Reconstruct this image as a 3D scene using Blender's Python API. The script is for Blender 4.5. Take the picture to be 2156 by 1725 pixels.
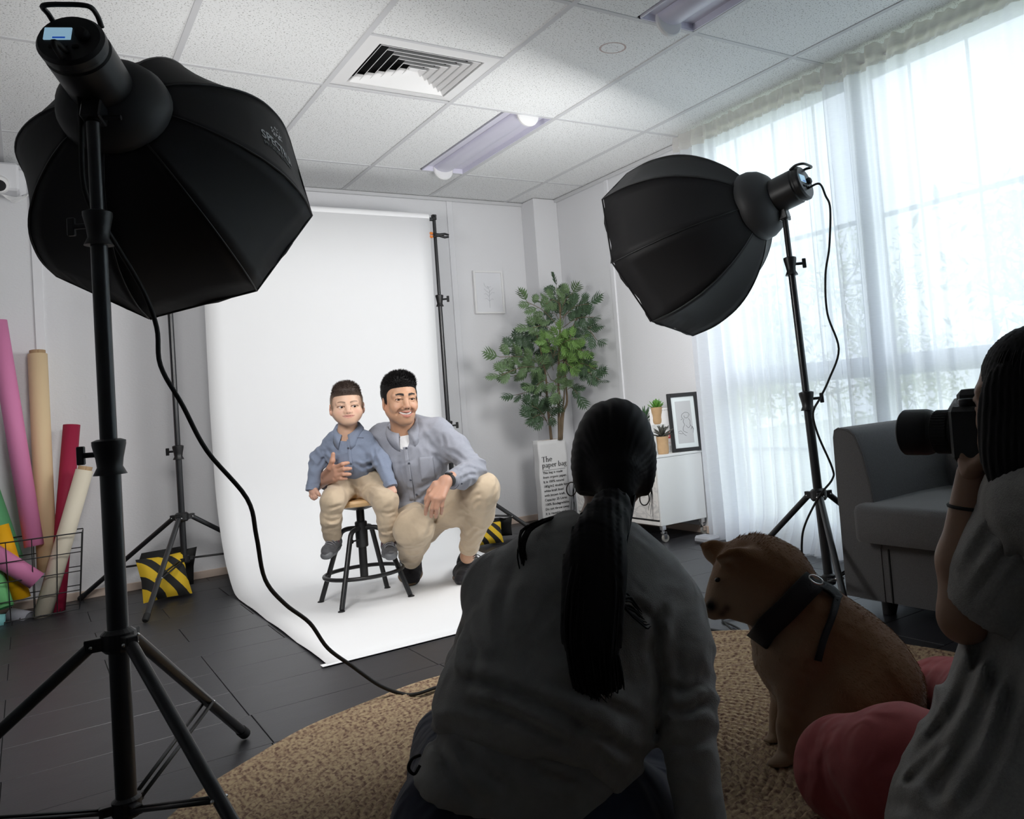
import bpy, bmesh, math, random
import numpy as np
from mathutils import Vector, Matrix
PI = math.pi
random.seed(7); RNG = np.random.default_rng(7)
for o in list(bpy.data.objects): bpy.data.objects.remove(o)
SC = bpy.context.scene; COL = SC.collection
# ---------------------------------------------------------------- camera (solved from the ceiling grid, 2.4 m room)
FPX, CX, CY, CAMH = 1789.05, 1397.35, 750.02, .87618
YAW, PIT, ROL = .646107, .0421172, -.0809709
def _basis():
    fw = np.array([math.sin(YAW)*math.cos(PIT), math.cos(YAW)*math.cos(PIT), math.sin(PIT)])
    r0 = np.array([math.cos(YAW), -math.sin(YAW), 0]); u0 = np.cross(r0, fw)
    return r0*math.cos(ROL)+u0*math.sin(ROL), -r0*math.sin(ROL)+u0*math.cos(ROL), fw
CR, CU, CF = _basis(); CP = np.array([0, 0, CAMH])
cd = bpy.data.cameras.new('camera'); cam = bpy.data.objects.new('camera', cd); COL.objects.link(cam)
cd.sensor_fit = 'HORIZONTAL'; cd.sensor_width = 36; cd.lens = FPX/2156*36
cd.shift_x = (1078-CX)/2156; cd.shift_y = (CY-862.5)/2156; cd.clip_start = .05; cd.clip_end = 200
cam.matrix_world = Matrix(((CR[0], CU[0], -CF[0], CP[0]), (CR[1], CU[1], -CF[1], CP[1]), (CR[2], CU[2], -CF[2], CP[2]), (0, 0, 0, 1)))
SC.camera = cam
def ray(px, py): return CF+CR*(px-CX)/FPX+CU*(CY-py)/FPX
def atd(px, py, d): return CP+ray(px, py)*d                    # the point seen there at distance d
def atz(px, py, z=0.): r = ray(px, py); return CP+r*(z-CAMH)/r[2]
def aty(px, py, y): r = ray(px, py); return CP+r*y/r[1]
def atx(px, py, x): r = ray(px, py); return CP+r*x/r[0]
# ---------------------------------------------------------------- light and exposure
SC.view_settings.view_transform = 'Standard'; SC.view_settings.look = 'None'
SC.view_settings.gamma = 1; SC.view_settings.exposure = 0.0; SC.view_settings.use_curve_mapping = False
w = bpy.data.worlds.new('sky'); SC.world = w; w.use_nodes = True
bg = w.node_tree.nodes['Background']; bg.inputs[0].default_value = (.80, .90, 1, 1); bg.inputs[1].default_value = 4.0
cy = SC.cycles
cy.max_bounces = 8; cy.diffuse_bounces = 5; cy.glossy_bounces = 3; cy.transmission_bounces = 6; cy.transparent_max_bounces = 16
cy.caustics_reflective = False; cy.caustics_refractive = False; cy.sample_clamp_indirect = 6
def unit(v): v = np.asarray(v, float); return v/np.linalg.norm(v)
SB_L = np.array([.364, 2.651, 1.504]); SN_L = unit([.412, .847, -.336])     # softbox rim centres and aims
SB_R = CP+(np.array([2.052, 2.693, 1.426])-CP)*(.40/.35); SN_R = unit([-.323, .915, -.241])
def area(name, loc, d, r, watts, colr):
    l = bpy.data.lights.new(name, 'AREA'); l.shape = 'DISK'; l.size = r*2; l.energy = watts; l.color = colr
    o = bpy.data.objects.new(name, l); COL.objects.link(o); o.location = loc
    o.rotation_euler = Vector(d).to_track_quat('-Z', 'Y').to_euler(); return o
area('strobe_left', SB_L+SN_L*.012, SN_L, .31, 22, (1, .985, .97))
area('strobe_right', SB_R+SN_R*.012, SN_R, .31, 17, (1, .985, .97))
pl = bpy.data.lights.new('daylight_portal', 'AREA'); pl.shape = 'RECTANGLE'; pl.size = 3.5; pl.size_y = 2.3; pl.cycles.is_portal = True
po = bpy.data.objects.new('daylight_portal', pl); COL.objects.link(po); po.location = (3.46, 2.1, 1.15)
po.rotation_euler = Vector((-1, 0, 0)).to_track_quat('-Z', 'Z').to_euler()
# ---------------------------------------------------------------- materials
def mat(name, c=(.5, .5, .5), rough=.6, metal=0., spec=.5, bump=0., bscale=200., var=0., vscale=8., sheen=0., attr=None, emit=None, stretch=None, wr=0., wrs=16.):
    m = bpy.data.materials.new(name); m.use_nodes = True; nt = m.node_tree; b = nt.nodes['Principled BSDF']; L = nt.links.new
    b.inputs['Base Color'].default_value = (*c, 1); b.inputs['Roughness'].default_value = rough
    b.inputs['Metallic'].default_value = metal; b.inputs['Specular IOR Level'].default_value = spec
    if sheen: b.inputs['Sheen Weight'].default_value = sheen; b.inputs['Sheen Roughness'].default_value = .5
    tc = nt.nodes.new('ShaderNodeTexCoord'); co = tc.outputs['Object']
    if stretch:
        mp = nt.nodes.new('ShaderNodeMapping'); mp.inputs['Scale'].default_value = stretch; L(co, mp.inputs['Vector']); co = mp.outputs[0]
    src = None
    if attr:
        a = nt.nodes.new('ShaderNodeAttribute'); a.attribute_name = attr; src = a.outputs['Color']; L(src, b.inputs['Base Color'])
    if var:
        n = nt.nodes.new('ShaderNodeTexNoise'); n.inputs['Scale'].default_value = vscale; n.inputs['Detail'].default_value = 4; L(co, n.inputs['Vector'])
        r = nt.nodes.new('ShaderNodeMapRange'); r.inputs[3].default_value = 1-var; r.inputs[4].default_value = 1+var; L(n.outputs[0], r.inputs[0])
        mx = nt.nodes.new('ShaderNodeVectorMath'); mx.operation = 'SCALE'; L(r.outputs[0], mx.inputs['Scale'])
        if src: L(src, mx.inputs[0])
        else: mx.inputs[0].default_value = c
        L(mx.outputs[0], b.inputs['Base Color'])
    if bump:
        n2 = nt.nodes.new('ShaderNodeTexNoise'); n2.inputs['Scale'].default_value = bscale; n2.inputs['Detail'].default_value = 3; L(co, n2.inputs['Vector'])
        bp = nt.nodes.new('ShaderNodeBump'); bp.inputs['Strength'].default_value = bump; bp.inputs['Distance'].default_value = .003; L(n2.outputs[0], bp.inputs['Height']); L(bp.outputs[0], b.inputs['Normal'])
        if wr:      # soft cloth creases
            n3 = nt.nodes.new('ShaderNodeTexNoise'); n3.inputs['Scale'].default_value = wrs; n3.inputs['Detail'].default_value = 1.2; n3.inputs['Distortion'].default_value = .9; L(co, n3.inputs['Vector'])
            b2 = nt.nodes.new('ShaderNodeBump'); b2.inputs['Strength'].default_value = wr; b2.inputs['Distance'].default_value = .03; L(n3.outputs[0], b2.inputs['Height']); L(b2.outputs[0], bp.inputs['Normal'])
    if emit: b.inputs['Emission Color'].default_value = (*emit[:3], 1); b.inputs['Emission Strength'].default_value = emit[3]
    return m
M = {}
def S(h):  # sRGB hex -> linear
    v = [int(h[i:i+2], 16)/255 for i in (0, 2, 4)]
    return tuple(x/12.92 if x <= .04045 else ((x+.055)/1.055)**2.4 for x in v)
M['wall'] = mat('vinyl wall', (.75, .755, .775), .75, bump=.35, bscale=90, stretch=(1, 1, 1.6), spec=.3)
M['rear'] = mat('rear wall paint', (.55, .55, .56), .9)
M['batten'] = mat('wall batten', (.77, .775, .80), .5)
M['base'] = mat('beige baseboard', (.62, .50, .42), .6)
M['floor'] = mat('floor slab', (.012, .012, .014), .8)
M['tile'] = mat('charcoal vinyl tile', (.026, .026, .030), .42, var=.35, vscale=7, bump=.12, bscale=60, stretch=(1, 3, 1), spec=.5)
M['tbar'] = mat('ceiling grid metal', (.62, .625, .64), .5)
M['white'] = mat('white paint', (.8, .8, .8), .45)
M['dark'] = mat('dark void', (.015, .015, .016), .9)
M['plaster'] = mat('ceiling void', (.3, .3, .3), .9)
def speckle():
    m = mat('mineral fibre tile', (.8, .8, .8), .9, spec=.2); nt = m.node_tree; L = nt.links.new; b = nt.nodes['Principled BSDF']
    tc = nt.nodes.new('ShaderNodeTexCoord'); n = nt.nodes.new('ShaderNodeTexNoise'); n.inputs['Scale'].default_value = 150; n.inputs['Detail'].default_value = 2
    L(tc.outputs['Object'], n.inputs['Vector']); r = nt.nodes.new('ShaderNodeValToRGB')
    r.color_ramp.elements[0].position = .33; r.color_ramp.elements[0].color = (.36, .36, .35, 1)
    r.color_ramp.elements[1].position = .40; r.color_ramp.elements[1].color = (.84, .85, .85, 1)
    L(n.outputs[0], r.inputs[0]); L(r.outputs[0], b.inputs['Base Color'])
    bp = nt.nodes.new('ShaderNodeBump'); bp.inputs['Strength'].default_value = .4; bp.inputs['Distance'].default_value = .004
    L(n.outputs[0], bp.inputs['Height']); L(bp.outputs[0], b.inputs['Normal']); return m
M['mineral'] = speckle()
M['black'] = mat('black powder coat', (.012, .012, .013), .42)
M['blackmetal'] = mat('black anodised metal', (.016, .017, .019), .3, spec=.6)
M['nylon'] = mat('black softbox nylon', (.013, .0125, .0135), .62, spec=.35, bump=.2, bscale=14)
M['dome'] = mat('matte graphite dome', (.035, .036, .038), .55)
M['chrome'] = mat('chrome', (.7, .7, .7), .2, 1.)
M['rubber'] = mat('black rubber', (.012, .012, .012), .7)
M['screen'] = mat('lit display', (.2, .3, .4), .3, emit=(.33, .55, .72, .62))
M['screenblue'] = mat('display bar', (.0, .05, .4), .3, emit=(.01, .09, .55, .5))
M['glow'] = mat('softbox diffuser', (.8, .8, .8), .8, emit=(1, .98, .96, 4.))
M['print'] = mat('grey print', (.22, .225, .23), .7)
M['ink'] = mat('black ink', (.02, .02, .022), .8)
M['orange'] = mat('orange clamp tip', (.75, .22, .03), .5)
# ---------------------------------------------------------------- mesh helpers
def wloc(o):
    v = Vector((0, 0, 0))
    while o: v = v+o.location; o = o.parent
    return v
def link_mesh(name, V, F, m, parent=None, smooth=True, mi=None, ms=None, auto=None):
    V = np.asarray(V, float).reshape(-1, 3)
    if parent is not None: V = V-np.array(wloc(parent))
    me = bpy.data.meshes.new(name); me.from_pydata(V.tolist(), [], [tuple(int(i) for i in f) for f in F]); me.update()
    for mm in (ms or [m]): me.materials.append(mm)
    if mi is not None: me.polygons.foreach_set('material_index', np.asarray(mi, dtype=np.int32))
    if smooth: me.polygons.foreach_set('use_smooth', np.ones(len(me.polygons), bool))
    if auto: me.set_sharp_from_angle(angle=math.radians(auto))
    o = bpy.data.objects.new(name, me); COL.objects.link(o)
    if parent is not None: o.parent = parent
    return o
def frame(d):
    d = unit(d); a = np.array([0, 0, 1.]) if abs(d[2]) < .9 else np.array([1., 0, 0])
    x = unit(np.cross(a, d)); return x, np.cross(d, x), d
class MB:
    def __init__(s): s.V = []; s.F = []; s.I = []; s.n = 0; s.cur = 0
    def add(s, V, F):
        V = np.asarray(V, float).reshape(-1, 3); s.V.append(V); s.F += [tuple(i+s.n for i in f) for f in F]; s.I += [s.cur]*len(F); s.n += len(V); return s
    def box(s, c, h, R=None, bev=0.):       # centre, half sizes
        c = np.asarray(c, float); h = np.asarray(h, float)
        if bev:
            P = []; b = bev
            for sx in (-1, 1):
                for sy in (-1, 1):
                    for sz in (-1, 1):
                        q = np.array([sx, sy, sz]); P += [q*h-q*np.array([0, b, b]), q*h-q*np.array([b, 0, b]), q*h-q*np.array([b, b, 0])]
            P = np.array(P); i = lambda x, y, z, k: ((x*2+y)*2+z)*3+k
            F = [(i(0, 0, 0, 0), i(0, 0, 1, 0), i(0, 1, 1, 0), i(0, 1, 0, 0)), (i(1, 0, 0, 0), i(1, 1, 0, 0), i(1, 1, 1, 0), i(1, 0, 1, 0)),
                 (i(0, 0, 0, 1), i(1, 0, 0, 1), i(1, 0, 1, 1), i(0, 0, 1, 1)), (i(0, 1, 0, 1), i(0, 1, 1, 1), i(1, 1, 1, 1), i(1, 1, 0, 1)),
                 (i(0, 0, 0, 2), i(0, 1, 0, 2), i(1, 1, 0, 2), i(1, 0, 0, 2)), (i(0, 0, 1, 2), i(1, 0, 1, 2), i(1, 1, 1, 2), i(0, 1, 1, 2))]
            for z in (0, 1):
                for y in (0, 1): F.append((i(0, y, z, 1), i(1, y, z, 1), i(1, y, z, 2), i(0, y, z, 2)))
                for x in (0, 1): F.append((i(x, 0, z, 0), i(x, 1, z, 0), i(x, 1, z, 2), i(x, 0, z, 2)))
            for x in (0, 1):
                for y in (0, 1): F.append((i(x, y, 0, 0), i(x, y, 1, 0), i(x, y, 1, 1), i(x, y, 0, 1)))
            for x in (0, 1):
                for y in (0, 1):
                    for z in (0, 1): F.append((i(x, y, z, 0), i(x, y, z, 1), i(x, y, z, 2)))
            G = []
            for f in F:
                q = P[list(f)]; n = np.cross(q[1]-q[0], q[2]-q[1]); G.append(f if n@q.mean(0) > 0 else f[::-1])
            F = G
        else:
            P = np.array([(x, y, z) for x in (-1, 1) for y in (-1, 1) for z in (-1, 1)])*h
            F = [(0, 1, 3, 2), (4, 6, 7, 5), (0, 4, 5, 1), (2, 3, 7, 6), (0, 2, 6, 4), (1, 5, 7, 3)]
        if R is not None: P = P@np.asarray(R)      # rows of R are the local axes
        return s.add(P+c, F)
    def tube(s, pts, r, n=10, cap=True, closed=False, flat=None):
        pts = np.asarray(pts, float); m = len(pts); rr = np.full(m, r) if np.isscalar(r) else np.asarray(r, float)
        V = []; F = []; px = None
        for i in range(m):
            if closed: d = pts[(i+1) % m]-pts[i-1]
            else: d = pts[min(i+1, m-1)]-pts[max(i-1, 0)]
            d = unit(d)
            if px is None: x, y, _ = frame(d)
            else: x = unit(px-d*(px@d)); y = np.cross(d, x)
            px = x
            for k in range(n):
                a = 2*PI*k/n; V.append(pts[i]+rr[i]*(x*math.cos(a)+y*math.sin(a)*(flat or 1)))
        for i in range(m if closed else m-1):
            j = (i+1) % m
            for k in range(n): F.append((i*n+k, i*n+(k+1) % n, j*n+(k+1) % n, j*n+k))
        if cap and not closed: F += [tuple(range(n))[::-1], tuple(range((m-1)*n, m*n))]
        return s.add(V, F)
    def cyl(s, a, b, r, r2=None, n=16): return s.tube([a, b], [r, r if r2 is None else r2], n)
    def lathe(s, c, prof, axis=(0, 0, 1), n=24, cap=True):      # prof: (radius, height along axis)
        x, y, d = frame(axis); c = np.asarray(c, float); V = []; F = []; m = len(prof)
        for r, h in prof:
            for k in range(n): a = 2*PI*k/n; V.append(c+d*h+r*(x*math.cos(a)+y*math.sin(a)))
        for i in range(m-1):
            for k in range(n): F.append((i*n+k, i*n+(k+1) % n, (i+1)*n+(k+1) % n, (i+1)*n+k))
        if cap: F += [tuple(range(n))[::-1], tuple(range((m-1)*n, m*n))]
        return s.add(V, F)
    def sphere(s, c, r, n=12):
        r = np.array([r, r, r]) if np.isscalar(r) else np.asarray(r); V = []; F = []
        for i in range(1, n):
            for k in range(2*n): t = PI*i/n; p = PI*k/n; V.append(np.asarray(c)+r*np.array([math.sin(t)*math.cos(p), math.sin(t)*math.sin(p), math.cos(t)]))
        for i in range(n-2):
            for k in range(2*n): F.append((i*2*n+k, (i+1)*2*n+k, (i+1)*2*n+(k+1) % (2*n), i*2*n+(k+1) % (2*n)))
        a = len(V); V += [np.asarray(c)+r*np.array([0, 0, 1]), np.asarray(c)-r*np.array([0, 0, 1])]
        for k in range(2*n): F += [(a, k, (k+1) % (2*n)), (a+1, (n-2)*2*n+(k+1) % (2*n), (n-2)*2*n+k)]
        return s.add(V, F)
    def grid(s, P, flip=False):             # P[nu][nv][3]
        P = np.asarray(P, float); a, b = P.shape[:2]
        F = [(i*b+j, i*b+j+1, (i+1)*b+j+1, (i+1)*b+j) for i in range(a-1) for j in range(b-1)]
        if flip: F = [f[::-1] for f in F]
        return s.add(P.reshape(-1, 3), F)
    def build(s, name, m, parent=None, smooth=False, ms=None, auto=None):
        return link_mesh(name, np.vstack(s.V), s.F, m, parent, smooth or bool(auto), s.I if ms else None, ms, auto)
def tag(o, label=None, cat=None, group=None, kind=None):
    if label: o['label'] = label
    if cat: o['category'] = cat
    if group: o['group'] = group
    if kind: o['kind'] = kind
    return o
def empty(name, loc, label=None, cat=None, group=None, kind=None):
    o = bpy.data.objects.new(name, None); COL.objects.link(o); o.location = tuple(loc); o.empty_display_size = .1
    return tag(o, label, cat, group, kind)
def copy_tree(o, parent=None):
    c = o.copy(); COL.objects.link(c)
    if parent is not None: c.parent = parent
    for ch in list(o.children): copy_tree(ch, c)
    return c
def thick(o, t, off=-1):
    md = o.modifiers.new('thickness', 'SOLIDIFY'); md.thickness = t; md.offset = off; return o
def curve_pts(P, n=60):      # Catmull-Rom through points
    P = [np.asarray(p, float) for p in P]; P = [2*P[0]-P[1]]+P+[2*P[-1]-P[-2]]; out = []
    seg = len(P)-3; k = max(2, n//seg)
    for i in range(seg):
        a, b, c, d = P[i:i+4]
        for t in np.linspace(0, 1, k, endpoint=False): out.append(.5*((2*b)+(c-a)*t+(2*a-5*b+4*c-d)*t*t+(3*b-a-3*c+d)*t**3))
    out.append(P[-2]); return np.array(out)
def text(name, body, m, parent, loc, xdir, ydir, size, bold=0., ext=.0006, align='LEFT', space=1., map_fn=None):
    c = bpy.data.curves.new(name, 'FONT'); c.body = body; c.size = size; c.extrude = ext; c.offset = bold; c.align_x = align; c.space_character = space; c.resolution_u = 3
    o = bpy.data.objects.new(name, c); COL.objects.link(o); bpy.context.view_layer.update()
    me = bpy.data.meshes.new_from_object(o.evaluated_get(bpy.context.evaluated_depsgraph_get()))
    bpy.data.objects.remove(o); n = len(me.vertices); V = np.zeros(n*3); me.vertices.foreach_get('co', V); V = V.reshape(-1, 3)
    F = [tuple(p.vertices) for p in me.polygons]; bpy.data.meshes.remove(me)
    if map_fn: W = map_fn(V)
    else:
        x, y = unit(xdir), unit(ydir); z = np.cross(x, y); W = np.asarray(loc)+V[:, :1]*x+V[:, 1:2]*y+V[:, 2:]*z
    return link_mesh(name, W, F, m, parent, False)
# ================================================================ the room
RX0, RX1, RY0, RY1, H = -2.3, 3.28, -2.2, 5.74, 2.396
fl = MB().box(((RX0+RX1)/2, (RY0+RY1)/2, -.055), ((RX1-RX0)/2+.2, (RY1-RY0)/2+.2, .05)).build('floor', M['floor']); tag(fl, 'dark charcoal tiled floor', kind='structure')
tile_me = None
offs = {0: 0, 1: .3, 2: 0, 3: 0, 4: .3, 5: 0, 6: .3}
for r in range(-2, 17):
    y0 = .8+.3*r; o_ = .205 if r in (6, 7, 8) or r % 2 else -.09
    if r == 6: o_ = .21
    for i in range(-5, 7):
        x0 = o_+.6*i-.3
        if x0 > RX1-.02 or x0+.6 < -1.9 or y0+.3 > RY1+.2: continue
        xa, xb, ya, yb = max(x0, -2.2), min(x0+.6, RX1), y0, min(y0+.3, RY1)
        if tile_me is None or xb-xa < .59 or yb-ya < .29:
            t = MB().box((0, 0, -.0025), ((xb-xa)/2-.0012, (yb-ya)/2-.0012, .0025), bev=.001).build('floor_tile', M['tile'])
            if xb-xa > .59 and yb-ya > .29: tile_me = t.data
        else:
            t = bpy.data.objects.new('floor_tile', tile_me); COL.objects.link(t)
        t.parent = fl; t.location = ((xa+xb)/2, (ya+yb)/2, random.uniform(-.0004, 0))
def wallbox(name, lo, hi, m, label):
    lo, hi = np.array(lo, float), np.array(hi, float)
    o = MB().box((lo+hi)/2, (hi-lo)/2).build(name, m); return tag(o, label, kind='structure')
wb = wallbox('wall_back', (RX0-.2, RY1, -.1), (RX1+.3, RY1+.15, H+.25), M['wall'], 'pale grey vinyl panelled wall behind the paper backdrop')
wallbox('wall_left', (RX0-.2, RY0-.2, -.1), (RX0, RY1, H+.25), M['rear'], 'dark side wall out of the frame')
wallbox('wall_front', (RX0, RY0-.2, -.1), (RX1+.3, RY0, H+.25), M['rear'], 'dark wall behind the photographer')
WY0, WY1, WZ0, WZ1 = .35, 3.86, .06, 2.37                      # the window opening
wr = MB()
wr.box((RX1+.08, (WY1+RY1)/2, H/2), (.08, (RY1-WY1)/2, H/2+.15)); wr.box((RX1+.08, (RY0+WY0)/2, H/2), (.08, (WY0-RY0)/2, H/2+.15))
wr.box((RX1+.08, (WY0+WY1)/2, (WZ1+H+.2)/2), (.08, (WY1-WY0)/2, (H+.2-WZ1)/2)); wr.box((RX1+.08, (WY0+WY1)/2, WZ0/2-.03), (.08, (WY1-WY0)/2, WZ0/2+.03))
wr = tag(wr.build('wall_right', M['wall']), 'pale grey wall with the tall curtained window', kind='structure')
cl = MB().box((3.18, 5.64, H/2), (.1, .1, H/2), bev=.004).build('trim_1', M['wall']); tag(cl, 'square boxed column in the back corner', kind='structure')
for nm, c, h in (('trim_2', (2.50, RY1-.004, H/2), (.022, .006, H/2)), ('trim_3', (.08, RY1-.004, H/2), (.022, .006, H/2)), ('trim_4', (1.29, RY1-.004, H/2), (.022, .006, H/2)), ('trim_5', (-1.13, RY1-.004, H/2), (.022, .006, H/2)), ('trim_6', (RX1-.004, 4.85, H/2), (.006, .022, H/2))):
    tag(MB().box(c, h, bev=.002).build(nm, M['batten']), 'flat vertical wall batten over a panel joint', kind='structure')
bb = MB().box(((RX0+3.08)/2, RY1-.006, .022), ((3.08-RX0)/2, .006, .022), bev=.002).build('baseboard_back', M['base']); tag(bb, 'thin beige baseboard under the back wall', kind='structure')
bb = MB().box((RX1-.006, 4.7, .022), (.006, .84, .022), bev=.002).build('baseboard_right', M['base']); tag(bb, 'thin beige baseboard under the right wall', kind='structure')
tag(MB().box(((RX0+RX1)/2, RY1-.012, H-.012), ((RX1-RX0)/2, .012, .012), bev=.003).build('trim_7', M['tbar']), 'metal ceiling edge angle along the back wall', kind='structure')
tag(MB().box((RX1-.012, 4.8, H-.012), (.012, .93, .012), bev=.003).build('trim_8', M['tbar']), 'metal ceiling edge angle along the right wall', kind='structure')
# ---------------------------------------------------------------- ceiling: grid bars, tiles, troffers, vent
ce = MB().box(((RX0+RX1)/2, (RY0+RY1)/2, H+.2), ((RX1-RX0)/2+.2, (RY1-RY0)/2+.2, .04)).build('ceiling', M['plaster']); tag(ce, 'suspended ceiling of speckled mineral tiles', kind='structure')
GX, GY = 1.149, 3.917
XL = [GX+.6*i for i in range(-6, 4)]; YL = [GY+1.2*j for j in range(-5, 2)]
for x in XL:
    if x > RX0: MB().box((x, (RY0+RY1)/2, H+.004), (.012, (RY1-RY0)/2, .004), bev=.001).build('grid_bar', M['tbar'], ce)
for y in YL: MB().box(((RX0+RX1)/2, y, H+.0045), ((RX1-RX0)/2, .012, .004), bev=.001).build('grid_bar', M['tbar'], ce)
XE = [RX0]+[x for x in XL if x > RX0]+[RX1]; YE = [RY0]+[y for y in YL if y > RY0]+[RY1]
meshes = {}
def ctile(xa, xb, ya, yb):
    k = (round(xb-xa, 3), round(yb-ya, 3)); c = ((xa+xb)/2, (ya+yb)/2, H+.010)
    if k in meshes: o = bpy.data.objects.new('ceiling_tile', meshes[k]); COL.objects.link(o)
    else:
        o = MB().box((0, 0, 0), (k[0]/2-.002, k[1]/2-.002, .006), bev=.002).build('ceiling_tile', M['mineral']); meshes[k] = o.data
    o.parent = ce; o.location = c
for i in range(len(XE)-1):
    for j in range(len(YE)-1):
        xa, xb, ya, yb = XE[i], XE[i+1], YE[j], YE[j+1]
        if abs(xa-1.149) < .01 and abs(ya-2.717) < .01: ctile(xa, xb, ya, 3.30); continue
        if abs(xa-1.749) < .01 and (abs(ya-3.917) < .01 or abs(ya-1.517) < .01): ctile(xa, 2.045, ya, yb); continue
        ctile(xa, xb, ya, yb)
MB().box((1.449, 3.306, H+.0045), (.3, .008, .004)).build('grid_bar', M['tbar'], ce)
V = []; F = []
for k in range(40):
    a = 2*PI*k/40
    for r in (.052, .060): V.append((2.12+r*math.cos(a), 3.0+r*math.sin(a), H+.0035))
F = [(2*k, 2*((k+1) % 40), 2*((k+1) % 40)+1, 2*k+1) for k in range(40)]
o = link_mesh('ring_stain', V, F, mat('rusty ring mark', (.52, .42, .40), .9), ce, False); o['label'] = 'faint reddish ring mark on a ceiling tile'
M['lens'] = mat('lavender prismatic lens', (.62, .61, .72), .35)
M['pan'] = mat('troffer pan', (.70, .69, .79), .4)
def troffer(ya, label):
    xa, xb, yb = 2.055, 2.337, ya+1.176; c = ((xa+xb)/2, (ya+yb)/2, H)
    e = empty('ceiling_light', c, label, 'ceiling light', 'recessed ceiling lights')
    b = MB(); b.box((c[0], c[1], H+.034), (.141, .588, .003))
    for s in (-1, 1): b.box((c[0]+s*.138, c[1], H+.018), (.003, .588, .016)); b.box((c[0], c[1]+s*.585, H+.018), (.141, .003, .016))
    b.build('housing', M['pan'], e)
    n = 14; P = [[(c[0]+.062*math.cos(PI*k/n)*1.0, y, H+.030-.034*math.sin(PI*k/n)) for k in range(n+1)] for y in np.linspace(ya+.02, yb-.02, 5)]
    MB().grid(P).build('lens', M['lens'], e, True)
    for y, f in ((ya+.012, 1), (yb-.012, -1)): MB().lathe((c[0], y, H+.012), [(.058, -.012), (.064, -.006), (.064, .006), (.05, .012)], (0, 1, 0), 20).build('end_cap', M['white'], e, auto=30)
troffer(3.929, 'long recessed ceiling light with lavender lens, above the paper backdrop')
troffer(1.529, 'recessed ceiling light cut by the top edge, toward the window')
e = empty('air_vent', (1.449, 3.6, H), 'square white four-way ceiling vent with nested louvres', 'air vent')
def sqring(b, r0, z0, r1, z1, c=(1.449, 3.6)):
    q = [(-1, -1), (1, -1), (1, 1), (-1, 1)]
    V = [(c[0]+x*r0, c[1]+y*r0, z0) for x, y in q]+[(c[0]+x*r1, c[1]+y*r1, z1) for x, y in q]
    b.add(V, [(k, (k+1) % 4, 4+(k+1) % 4, 4+k) for k in range(4)])
b = MB(); sqring(b, .288, H+.002, .232, H-.004); sqring(b, .232, H-.004, .232, H+.03); sqring(b, .296, H+.01, .288, H+.002); b.build('frame', M['white'], e)
for k in range(6):
    r = .222-.036*k; b = MB(); sqring(b, r, H-.002, r-.026, H+.030); thick(b.build('louvre', M['white'], e), .0025)
MB().box((1.449, 3.6, H+.012), (.02, .02, .004), bev=.002).build('centre_plate', M['white'], e)
b = MB(); b.box((1.449, 3.6, H+.13), (.24, .24, .004))
for s in (-1, 1): b.box((1.449+s*.238, 3.6, H+.07), (.003, .24, .06)); b.box((1.449, 3.6+s*.238, H+.07), (.24, .003, .06))
b.build('duct', M['dark'], e)
# ---------------------------------------------------------------- window, bars, curtain, garden outside
M['alu'] = mat('grey blue window frame', (.20, .235, .29), .5)
gm = bpy.data.materials.new('window glass'); gm.use_nodes = True; nt = gm.node_tree; nt.nodes.clear()
out = nt.nodes.new('ShaderNodeOutputMaterial'); mix = nt.nodes.new('ShaderNodeMixShader'); tr = nt.nodes.new('ShaderNodeBsdfTransparent'); gl = nt.nodes.new('ShaderNodeBsdfGlossy'); gl.inputs['Roughness'].default_value = .02
mix.inputs[0].default_value = .06; nt.links.new(tr.outputs[0], mix.inputs[1]); nt.links.new(gl.outputs[0], mix.inputs[2]); nt.links.new(mix.outputs[0], out.inputs[0]); M['glass'] = gm
we = tag(empty('window_1', (3.34, 2.1, WZ0)), 'tall grey framed window behind the sheer curtain', kind='structure')
b = MB(); X = 3.33
for y in (WY0+.03, WY1-.03): b.box((X, y, (WZ0+WZ1)/2), (.035, .03, (WZ1-WZ0)/2))
for z in (WZ0+.03, WZ1-.025): b.box((X, (WY0+WY1)/2, z), (.035, (WY1-WY0)/2, .03))
b.build('outer_frame', M['alu'], we)
PY = [WY0+.05, 1.48, 2.655, WY1-.05]
for y in (1.48, 2.655): MB().box((X, y, (WZ0+WZ1)/2), (.045, .055, (WZ1-WZ0)/2), bev=.004).build('mullion', M['alu'], we)
for a, c_ in zip(PY[:-1], PY[1:]):
    MB().box((X, (a+c_)/2, .917), (.04, (c_-a)/2-.05, .05), bev=.004).build('transom', M['alu'], we)
    for z0, z1 in ((WZ0+.05, .867), (.967, WZ1-.05)): MB().box((X+.01, (a+c_)/2, (z0+z1)/2), (.003, (c_-a)/2-.05, (z1-z0)/2)).build('pane', M['glass'], we)
for z in (.5, 1.655): MB().box((3.41, (WY0+WY1)/2, z), (.008, (WY1-WY0)/2, .011)).build('security_bar', M['alu'], we)
for y in np.arange(WY0+.2, WY1, .31): MB().cyl((3.41, y, WZ0), (3.41, y, WZ1), .008, n=8).build('security_bar', M['alu'], we)
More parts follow.
